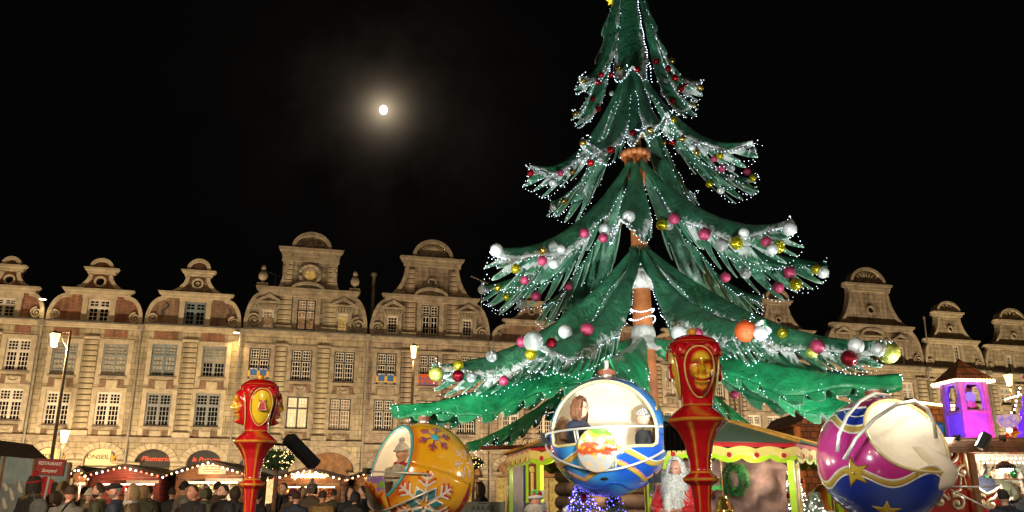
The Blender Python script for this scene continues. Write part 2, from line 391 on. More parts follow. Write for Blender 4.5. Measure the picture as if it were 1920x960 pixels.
def gable_profile(W, mh, mhalf, ch, chalf, neck_b, neck_t, rr, apex, lobe_top=None):
    """half outline (x>=0 from centre) bottom to top in units of metres from eave"""
    h = W/2; pts = [(h*0.985, 0)]
    lt = lobe_top or mhalf-0.28
    for i in range(0, 11):
        a = i/10*PI/2
        pts.append((lt+(h*0.985-lt)*math.cos(a)**0.9 if a < PI/2 else lt, 0.28+(mh-0.5)*math.sin(a)))
    pts += [(lt, mh-0.18)]
    lobes = list(pts)
    pts += [(mhalf, mh-0.10), (mhalf, mh+0.06), (neck_b, mh+0.10)]
    n0 = len(pts)
    for i in range(1, 11):
        t = i/10; pts.append((neck_t+(neck_b-neck_t)*(1-math.sin(t*PI/2))**1.0, mh+0.10+(ch-mh-0.4)*(1-math.cos(t*PI/2))**0.85))
    neck = pts[n0-1:]
    pts += [(neck_t, ch-0.2), (chalf, ch-0.1), (chalf, ch+0.08), (rr+0.1, ch+0.10)]
    for i in range(0, 13): a = i/12*PI/2; pts.append((rr*math.cos(a), ch+0.12+(apex-ch-0.12)*math.sin(a)))
    return pts, lobes, neck
def mirror(pts, c, e, W): return [(c+x, e+z) for x, z in pts]+[(c-x, e+z) for x, z in reversed(pts[:-1])]
BLK = {}
def block_mesh(w_, h_, m):
    k = (round(w_, 2), round(h_, 2), m)
    if k not in BLK:
        b = MB(); e = 0.035; w2 = k[0]/2; hh = k[1]
        v = [(-w2, 0, 0), (w2, 0, 0), (w2, 0, hh), (-w2, 0, hh), (-w2+e, -0.085, e), (w2-e, -0.085, e), (w2-e, -0.085, hh-e), (-w2+e, -0.085, hh-e)]
        b.add(v, [(0, 1, 5, 4), (1, 2, 6, 5), (2, 3, 7, 6), (3, 0, 4, 7), (4, 5, 6, 7)])
        BLK[k] = b.mesh('stone_block', m)
    return BLK[k]
def polyring(cx, cz, r, n=20): return [(cx+r*math.cos(2*PI*i/n), cz+r*math.sin(2*PI*i/n)) for i in range(n)]
def ring_trim(mb, cx, cz, ra, rb, y0, y1, n=20): mb.strip(polyring(cx, cz, rb, n), polyring(cx, cz, ra, n), y0, y1, closed=True)
def house(spec):
    u0, _ = U(spec['x'][0], spec['eave'][1]); u1, _ = U(spec['x'][1], spec['eave'][1])
    W = u1-u0; ez = U(*spec['eave'])[1]; sz = U(*spec['string'])[1]
    root = thing('townhouse', spec['label'], 'house', facade_pt(u0, 0), YAW, 'gabled townhouses around the square')
    G = spec['gable']; stone = spec.get('stone', 'limestone'); gm = spec.get('gmat', 'red_brick'); tr = spec.get('trim', 'stone_trim')
    ecx = spec['eave'][0]; zz = lambda y: U(ecx, y)[1]-ez; c = W/2
    mh, ch, ap = zz(G['mid']), zz(G['cap']), zz(G['apex']); hw = W/2
    prof, lobes, neck = gable_profile(W, mh, hw*G['mhalf'], ch, hw*G['chalf'], hw*G['nb'], hw*G['nt'], hw*G['r'], ap)
    # openings
    rows = []; gwin = []
    for wn in spec['wins']:
        (ax, ay), (bx, by), wpx = wn[0], wn[1], wn[2]
        ua, za = U(ax, ay); ub, zb = U(bx, by); ux = (ua+ub)/2-u0; wd = wpx*(FO+FD*(ua)).y/F*1.02
        (gwin if wn[3] == 'g' else rows).append((ux, zb, za, wd, wn[4] if len(wn) > 4 else {}))
    # facade wall between string course and eave
    m = MB(); slab(m, rect(0, W, sz, ez), [rect(q[0]-q[3]/2, q[0]+q[3]/2, q[1], q[2]) for q in rows])
    m.build('facade_wall', stone, root)
    # gable
    circ = spec.get('circle'); holes = [rect(q[0]-q[3]/2, q[0]+q[3]/2, max(q[1], ez+0.12), q[2]) for q in gwin]
    if circ: cu, cz = c, U(circ[0], circ[1])[1]; cr = circ[2]*0.034; holes.append(polyring(cu, cz, cr, 18))
    m = MB(); slab(m, mirror(prof, c, ez+0.001, W), holes, 0.06, 0.5); gb = m.build('gable', gm, root)
    # coping that follows the outline
    m = MB(); t = G.get('cop', 0.26)
    def offs(pl, d):
        out = []
        for i, (x, z) in enumerate(pl):
            a = Vector(pl[min(i+1, len(pl)-1)])-Vector(pl[max(i-1, 0)]); a = a.normalized() if a.length > 0 else Vector((0, 1))
            out.append((x-a.y*d, z+a.x*d))
        return out
    for sgn in (1, -1):
        for pl in (lobes, neck):
            o = offs(pl, t); A = [(c+sgn*x, ez+z) for x, z in pl]; B = [(c+sgn*x, ez+z) for x, z in o]
            B2 = [(c+sgn*(x+0.05*0), ez+z) for x, z in pl]
            if sgn < 0: A, B = B, A
            m.strip(A, B, -0.06, 0.1)
    n = 20; m.strip(arc(c, ez+ch+0.12, hw*G['r'], 180, 0, n, ap-ch-0.12), arc(c, ez+ch+0.12, hw*G['r']-t, 180, 0, n, ap-ch-0.12-t), -0.16, 0.1)
    m.build('gable_coping', tr, gb, auto=40)
    # ledges
    for half, hz in ((hw*G['mhalf'], mh), (hw*G['chalf'], ch)):
        m = MB(); a = G.get('led', 1.0)
        m.prism([(c-half-0.06, ez+hz-0.06*a), (c+half+0.06, ez+hz-0.06*a), (c+half+0.16, ez+hz+0.10*a), (c-half-0.16, ez+hz+0.10*a)], -0.24, 0.3)
        m.prism([(c-half+0.08, ez+hz-0.26*a), (c+half-0.08, ez+hz-0.26*a), (c+half, ez+hz-0.063*a), (c-half, ez+hz-0.063*a)], -0.14, 0.28)
        if half < hw*0.6 and G.get('frieze'): m.box(c-half+0.1, c+half-0.1, -0.09, 0.2, ez+hz-G['frieze'], ez+hz-0.263*a)
        m.build('ledge', tr, gb)
    m = MB(); vr = G.get('vr', 0.36)
    volute(m, hw*2-vr-0.16, ez+vr+0.12, vr, 0.0, 1); volute(m, vr+0.16, ez+vr+0.12, vr, 0.0, -1); m.build('volute', tr, gb, smooth=True)
    # oculus
    if circ:
        m = MB(); ring_trim(m, cu, cz, cr, cr*1.45, -0.06, 0.1); oc = m.build('oculus', tr, gb, auto=40)
        m = MB(); v = polyring(cu, cz, cr, 18); m.add([(x, 0.2, z) for x, z in v], [tuple(range(18))]); m.build('pane', spec.get('cpane', 'dark_glass'), oc)
        k = spec.get('cdeco')
        if k == 'star':
            m = MB(); m.prism([(cu+cr*(0.86 if i % 2 == 0 else 0.36)*math.sin(PI*i/5), cz+cr*(0.86 if i % 2 == 0 else 0.36)*math.cos(PI*i/5)) for i in range(10)], 0.05, 0.14); m.build('star', tr, oc)
        elif k == 'cross':
            m = MB(); m.box(cu-0.02, cu+0.02, 0.08, 0.14, cz-cr, cz+cr); m.box(cu-cr, cu+cr, 0.082, 0.138, cz-0.02, cz+0.02); m.build('glazing_bars', 'white_frame', oc)
        elif k == 'garland':
            m = MB(); rg = random.Random(3)
            for i in range(26):
                a = R(-70+i*320/25-0); x = cu+cr*1.85*math.sin(a); z2 = cz+cr*1.75*math.cos(a)+0.03
                m.ball((x, -0.05, z2), (0.11+rg.random()*0.05, 0.11, 0.10+rg.random()*0.05), 7, 5)
            m.build('garland', tr, gb, smooth=True)
    # shell fan in the top half-round
    if spec.get('fan'):
        m = MB(); R0 = hw*G['r']-t-0.08; cc = ez+ch+0.16; nf = spec['fan']
        for i in range(nf):
            a = R(14+152*i/(nf-1)); d = Vector((math.cos(a), math.sin(a))); r1 = R0*spec.get('fr', 0.85)
            p0 = (c+d.x*r1*0.36, 0.04, cc+d.y*r1*0.36); p1 = (c+d.x*r1, 0.02, cc+d.y*r1); m.tube([p0, p1], [0.035, min(0.11, r1*1.1/nf)], 7)
        m.ball((c, 0.02, cc), (R0*0.2, 0.09, R0*0.2), 12, 6); m.build('shell_fan', tr, gb, smooth=True)
    # gable windows
    for q in gwin:
        kw = dict(q[4]); ped = kw.pop('ped', None)
        wd_ = window(root, q[0], max(q[1], ez+0.12), q[2], q[3], y=0.22, sill=False, **kw)
        m = MB(); x0, x1 = q[0]-q[3]/2, q[0]+q[3]/2; j = 0.3 if q[3] > 0.9 else 0.2; zb = max(q[1], ez+0.12)
        m.box(x0-j, x0-0.003, -0.02, 0.12, zb, q[2]); m.box(x1+0.003, x1+j, -0.02, 0.12, zb, q[2])
        if spec.get('brickg'): m.box(x0-j-0.05, x1+j+0.05, -0.03, 0.12, q[2]+0.003, ez+mh-0.27)
        else:
            nv = 7
            for i in range(nv):      # voussoirs of the flat arch
                a0, a1 = lerp(x0-j, x1+j, i/nv)+0.012, lerp(x0-j, x1+j, (i+1)/nv)-0.012; sk = (i-(nv-1)/2)*0.05
                m.prism([(a0, q[2]+0.003), (a1, q[2]+0.003), (a1+sk, q[2]+0.36), (a0+sk, q[2]+0.36)], -0.03, 0.1)
        m.build('window_surround', tr, root)
        if ped:
            m = MB(); hw2 = q[3]/2+j+0.12; pz = q[2]+0.42
            m.box(q[0]-hw2-0.08, q[0]+hw2+0.08, -0.2, 0.1, pz, pz+0.1)
            if ped == 'tri':
                m.strip([(q[0]-hw2-0.14, pz+0.103), (q[0], pz+0.103+hw2*0.72), (q[0]+hw2+0.14, pz+0.103)], [(q[0]-hw2+0.16, pz+0.103), (q[0], pz+hw2*0.5), (q[0]+hw2-0.16, pz+0.103)], -0.2, 0.1)
            else:
                m.strip(arc(q[0], pz+0.103, hw2+0.14, 180, 0, 16, hw2*0.62), arc(q[0], pz+0.103, hw2-0.06, 180, 0, 16, hw2*0.42), -0.22, 0.1)
            m.build('pediment', tr, root)
    # stone gable pilasters
    if spec.get('gpil'):
        for sx in (-1, 1):
            hb = 0.33; px_ = c+sx*hw*spec['gpil']; z = 0.42
            m = MB(); m.box(px_-0.5, px_+0.5, -0.18, 0.1, ez+0.05, ez+0.38); m.build('pilaster_base', tr, root, bevel=0.03)
            i = 0
            while z < ch-0.75:
                if not (mh-0.34 < z < mh+0.1):
                    bm_ = block_mesh(0.82 if z < mh else 0.66, hb-0.02, stone); place(bm_, 'stone_block', gb, (px_, 0.045, ez+z))
                z += hb; i += 1
    # window surrounds, windows, aprons
    for i, q in enumerate(rows):
        kw = dict(q[4]); ban = kw.pop('banner', None); apron = kw.pop('apron', spec.get('apron'))
        window(root, q[0], q[1], q[2], q[3], **kw)
        m = MB(); x0, x1 = q[0]-q[3]/2, q[0]+q[3]/2; j = 0.26
        m.box(x0-j, x0-0.003, -0.045, 0.02, q[1]-0.5, q[2]+0.25); m.box(x1+0.003, x1+j, -0.045, 0.02, q[1]-0.5, q[2]+0.25)
        m.box(x0-0.002, x1+0.002, -0.045, 0.02, q[2]+0.003, q[2]+0.25)
        m.build('window_surround', tr, root)
        if apron:
            m = MB(); az1 = q[1]-0.2; az0 = q[1]-0.78
            if apron == 'brick':
                m.box(x0-0.02, x0+q[3]*0.25, -0.03, 0.02, az0, az1); m.box(x1-q[3]*0.25, x1+0.02, -0.03, 0.02, az0, az1); m.build('apron_panel', 'brown_brick', root)
                m = MB(); m.box(x0+q[3]*0.27, x1-q[3]*0.27, -0.06, 0.02, az0+0.06, az1-0.04); m.build('carved_panel', tr, root, bevel=0.02)
            elif apron == 'stone':
                m.box(x0-0.02, x1+0.02, -0.06, 0.02, az1-0.06, az1+0.02); m.box(x0+0.1, x1-0.1, -0.03, 0.02, az0+0.1, az1-0.1); m.build('apron_panel', tr, root)
            else:
                m.box(x0-0.05, x1+0.05, -0.03, 0.02, az0, az1); m.build('apron_panel', 'brown_brick', root)
                m = MB(); m.box(x0+q[3]*0.2, x1-q[3]*0.2, -0.06, 0.02, az0+0.08, az1-0.06)
                m.tube([(q[0]+q[3]*0.24*math.cos(R(a)), -0.07, az1-0.12+0.24*math.sin(R(a))) for a in range(180, 361, 15)], 0.05, 6)
                for a in (-1, 0, 1): m.ball((q[0]+a*q[3]*0.22, -0.07, az1-0.14), (0.09, 0.05, 0.09), 8, 5)
                m.build('carved_panel', tr, root)
        if ban:
            bw = q[3]*1.0; bz0 = q[1]-0.02; bz1 = q[1]+(q[2]-q[1])*0.34
            m = MB(); m.box(x0+0.0, x1, -0.03, -0.01, bz0+0.16, bz1-0.14) if ban == 'yellow' else m.box(x0-0.05, x1+0.05, -0.03, -0.01, bz0-0.05, bz1+0.08)
            bn = m.build('banner', 'banner_'+ban, root)
            if ban == 'yellow':
                m = MB(); m.box(x0, x1, -0.03, -0.01, bz0, bz0+0.157); m.box(x0, x1, -0.03, -0.01, bz1-0.137, bz1+0.02); m.build('banner_band', 'banner_navy', bn)
                for k in (0.27, 0.73):
                    xx = lerp(x0, x1, k); m = MB(); m.box(xx-0.2, xx+0.2, -0.036, -0.031, bz0+0.22, bz0+0.52); m.prism([(xx-0.26, bz0+0.50), (xx+0.26, bz0+0.50), (xx, bz0+0.66)], -0.04, -0.0365); m.build('house_emblem', 'banner_blue', bn)
                    text('VENDU', 0.13, 'white_print', bn, (xx, -0.032, bz1-0.06), bold=0.004, depth=0.002); text('VENDU', 0.13, 'white_print', bn, (xx, -0.032, bz0+0.08), bold=0.004, depth=0.002)
            else:
                text('A LOUER', 0.3, 'banner_blue', bn, (q[0], -0.033, (bz0+bz1)/2+0.12), bold=0.01, depth=0.002); text('BUREAUX', 0.26, 'banner_blue', bn, (q[0], -0.033, (bz0+bz1)/2-0.18), bold=0.008, depth=0.002)
    # rusticated pilasters between the windows, stone by stone, on each floor
    fl = {}
    for q in rows: fl.setdefault(0 if q[1] > (ez+sz)/2 else 1, []).append(q)
    floors = [(min(q[1] for q in v)-0.62, max(q[2] for q in v)+0.25, sorted(v, key=lambda q: q[0])) for v in fl.values()]
    zl, zh = sz+0.55, ez-0.95; hb = (zh-zl)/round((zh-zl)/0.315)
    for f in floors[:1]:
        xs = [0.0]+[q[0] for q in f[2]]+[W]; edges = []
        for i in range(len(xs)-1):
            a = xs[i]+(f[2][i-1][3]/2+0.30 if i > 0 else 0.16); b = xs[i+1]-(f[2][i][3]/2+0.30 if i < len(xs)-2 else -0.0)-(0.16 if i == len(xs)-2 else 0)
            if b-a < 0.35: continue
            cx_ = (a+b)/2; wb = min(b-a, 1.15)
            if 0 < i < len(xs)-2: wb = min(b-a-0.02, 1.0)
            k = 0; z = zl
            while z < zh-0.05:
                place(block_mesh(wb, hb-0.035, stone), 'stone_block', root, (cx_, 0.0, z)); z += hb; k += 1
            m = MB(); m.box(cx_-wb/2-0.08, cx_+wb/2+0.08, -0.2, 0.02, sz+0.12, sz+0.42); m.box(cx_-wb/2-0.05, cx_+wb/2+0.05, -0.15, 0.02, zh+0.01, zh+0.16); m.build('pilaster_base', tr, root, bevel=0.02, kind='stuff')
    # eave cornice and frieze
    m = MB(); m.box(0.02, W-0.02, -0.24, 0.05, ez-0.13, ez-0.003); m.box(0.02, W-0.02, -0.16, 0.04, ez-0.28, ez-0.133); m.build('eave_cornice', tr, root)
    m = MB(); m.box(0, W, -0.31, -0.21, ez-0.02, ez+0.07); m.build('gutter', 'lead', root)
    if spec.get('bpan'):
        for a, b in spec['bpan']:
            m = MB(); m.box(W*a, W*b, -0.03, 0.02, ez-0.80, ez-0.38); m.build('brick_panel', 'red_brick', root)
    m = MB(); m.box(0, W, -0.2, 0.05, sz-0.06, sz+0.1); m.box(0, W, -0.13, 0.04, sz-0.18, sz-0.063); m.build('string_course', 'stone_trim_dark', root)
    # arcade
    na = spec.get('arches', 2); aw = W/na; holes = []; ah = sz-0.55
    for i in range(na):
        cx_ = aw*(i+0.5); hw3 = aw/2-0.45; zs = ah-hw3*0.80
        holes.append([(cx_-hw3, -0.3), (cx_+hw3, -0.3), (cx_+hw3, zs)]+arc(cx_, zs, hw3, 8, 172, 14, ah-zs)+[(cx_-hw3, zs)])
    m = MB(); slab(m, [(0, -0.6), (W, -0.6), (W, sz-0.003), (0, sz-0.003)], holes, 0.0, 0.7); ar_ = m.build('arcade_wall', stone, root)
    for i in range(na):
        cx_ = aw*(i+0.5); hw3 = aw/2-0.45; zs = ah-hw3*0.80; nv = 11
        for k in range(nv):      # voussoirs round the arch
            a0, a1 = R(6+168*k/nv+0.7), R(6+168*(k+1)/nv-0.7); r0, r1 = 1.002, 1.002+0.42/hw3
            q = lambda r_, a: (cx_+hw3*r_*math.cos(a), zs+(ah-zs)*(r_)*math.sin(a))
            m = MB(); m.prism([q(r0, a0), q(r1, a0), q(r1, a1), q(r0, a1)], -0.05, 0.02); m.build('voussoir', tr, ar_, bevel=0.012)
    for i in range(na+1):
        x = min(max(aw*i, 0.35), W-0.35)
        m = MB(); m.box(x-0.42, x+0.42, -0.08, 0.72, zs-0.16, zs-0.0); m.build('capital', tr, ar_, bevel=0.03)
    # shop front set back in the arcade
    m = MB(); m.box(0, W, 1.6, 1.9, -0.6, sz); m.build('shop_wall', spec.get('shopmat', 'limestone'), root)
    for i, sh in enumerate(spec.get('shops', [])):
        if not sh: continue
        cx_ = aw*(i+0.5); hw3 = aw/2-0.45; zs = ah-hw3*0.80
        m = MB(); pts = [(cx_-hw3+0.01, zs-0.25), (cx_+hw3-0.01, zs-0.25)]+arc(cx_, zs, hw3-0.01, 8, 172, 14, ah-zs-0.01); m.prism(pts, 0.38, 0.46)
        bd = m.build('shop_sign_board', sh[0], root)
        if sh[1]:
            text(sh[1], sh[2], sh[3], bd, (cx_+sh[4], 0.372, zs+0.3*(ah-zs)), shear=0.3 if sh[0] == 'sign_black' else 0, xs=1.1, bold=0.006)
        if sh[0] == 'sign_cream':
            m = MB(); m.box(cx_+hw3*0.5, cx_+hw3*0.85, 0.365, 0.377, zs-0.05, zs+0.55); lg = m.build('shop_logo', 'logo_navy', bd)
            m = MB(); m.prism([(cx_+hw3*0.54, zs+0.0), (cx_+hw3*0.81, zs+0.0), (cx_+hw3*0.81, zs+0.45), (cx_+hw3*0.7, zs+0.2), (cx_+hw3*0.54, zs+0.5)], 0.355, 0.363); m.build('emblem', 'banner_yellow', lg)
        # shop window and door below the board
        m = MB(); m.box(cx_-hw3+0.1, cx_+0.1, 1.5, 1.58, 0.2, zs-0.3); m.box(cx_+0.2, cx_+hw3-0.1, 1.5, 1.58, -0.5, zs-0.3); m.build('shop_window', sh[5], root)
    # roof
    m = MB(); rz = ez+ch*0.86; m.add([(0.02, 0.5, ez), (W-0.02, 0.5, ez), (c, 0.5, rz), (0.02, 11, ez), (W-0.02, 11, ez), (c, 11, rz)], [(0, 1, 2), (4, 3, 5), (0, 2, 5, 3), (2, 1, 4, 5), (0, 3, 4, 1)])
    rf = m.build('roof', 'slate', root)
    m = MB(); m.box(0, W, 0.36, 11.0, -0.6, ez-0.15) if False else m.box(0.05, W-0.05, 2.0, 11.0, -0.6, ez-0.15); m.build('house_body', stone, root)
    if spec.get('chimney'):
        x, h2 = spec['chimney']; m = MB(); m.box(x*W-0.4, x*W+0.4, 2.2, 3.1, ez+0.1, ez+h2); m.box(x*W-0.46, x*W+0.46, 2.14, 3.16, ez+h2, ez+h2+0.14)
        m.build('chimney', 'red_brick', rf)
    # downpipe at the right-hand boundary
    m = MB(); xd = W-0.02; m.box(xd-0.17, xd+0.15, -0.5, -0.2, ez-0.35, ez-0.02); m.tube([(xd, -0.34, ez-0.3), (xd, -0.2, ez-0.9), (xd, -0.2, 0)], 0.065, 8)
    for z in (ez-3, ez-6): m.lathe([(0.085, 0), (0.085, 0.07)], 8, (xd, -0.2, z))
    m.build('downpipe', 'zinc', root)
    if spec.get('urns'):
        for sx in (-1, 1):
            x = c+sx*hw*G['mhalf']*0.93; z = ez+mh+0.12; m = MB()
            m.box(x-0.34, x+0.34, -0.15, 0.3, z, z+0.24); m.lathe([(0.14, 0.24), (0.08, 0.34), (0.25, 0.55), (0.30, 0.75), (0.2, 1.0), (0.1, 1.08), (0.13, 1.15), (0.16, 1.25), (0.08, 1.42), (0.02, 1.48)], 12, (x, 0.07, z)); m.build('urn', tr, gb, smooth=True, auto=50)
    for ua, ub in spec.get('tie', []):      # wrought iron wall anchors in the brick gable
        m = MB(); x = W*ua; z = ez+ub*mh; m.tube([(x+0.16*math.sin(t*1.0), 0.03, z+t*0.14) for t in [-3, -2.2, -1.4, -0.6, 0.2, 1, 1.8, 2.6, 3.2]], 0.035, 5); m.build('wall_anchor', 'dark_frame', gb)
    return root, u0, W, ez, sz
glow('white_print', (0.9, 0.9, 0.85), 0.0, base=(0.75, 0.75, 0.7))
mat('banner_yellow', (0.62,0.36,0.03), 0.6, var=0.05); mat('banner_navy', (0.03,0.04,0.10), 0.6, var=0.05); mat('banner_blue', (0.03,0.12,0.36), 0.6, var=0.05)
mat('banner_orange', (0.52,0.10,0.03), 0.6, var=0.06)
mat('logo_navy', (0.06,0.05,0.09), 0.5, var=0.05)
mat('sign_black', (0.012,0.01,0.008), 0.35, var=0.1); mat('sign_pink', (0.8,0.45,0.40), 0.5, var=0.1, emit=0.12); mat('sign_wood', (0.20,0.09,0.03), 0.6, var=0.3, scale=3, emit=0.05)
glow('sign_cream', (1.0, 0.62, 0.22), 0.2, base=(0.7, 0.55, 0.3)); mat('dark_letters', (0.05,0.035,0.02), 0.6, var=0.05)
glow('red_neon', (1.0, 0.10, 0.03), 0.35, base=(0.5, 0.05, 0.02)); mat('sign_awning', (0.22,0.02,0.02), 0.7, var=0.2)
mat('pale_sign', (0.42,0.45,0.40), 0.6, var=0.08); mat('grey_letters', (0.16,0.13,0.10), 0.6, var=0.05); mat('bronze_letters', (0.45,0.32,0.22), 0.5, var=0.05)
LOW = dict(frame='white_frame', curtain=0.0)
GB = dict(mid=545, cap=505, apex=484, mhalf=0.69, chalf=0.31, nb=0.62, nt=0.25, r=0.25, cop=0.22, vr=0.33)
def D_(**k): a = dict(GB); a.update(k); return a
dark = dict(frame='dark_frame'); AT = dict(cols=2, ru=2, rl=3)
def sw(pane='dark_glass', **k): return dict(leaves=1, cols=3, rl=5, trans=0, pane=pane, ped='tri', mt=0.03, **k)
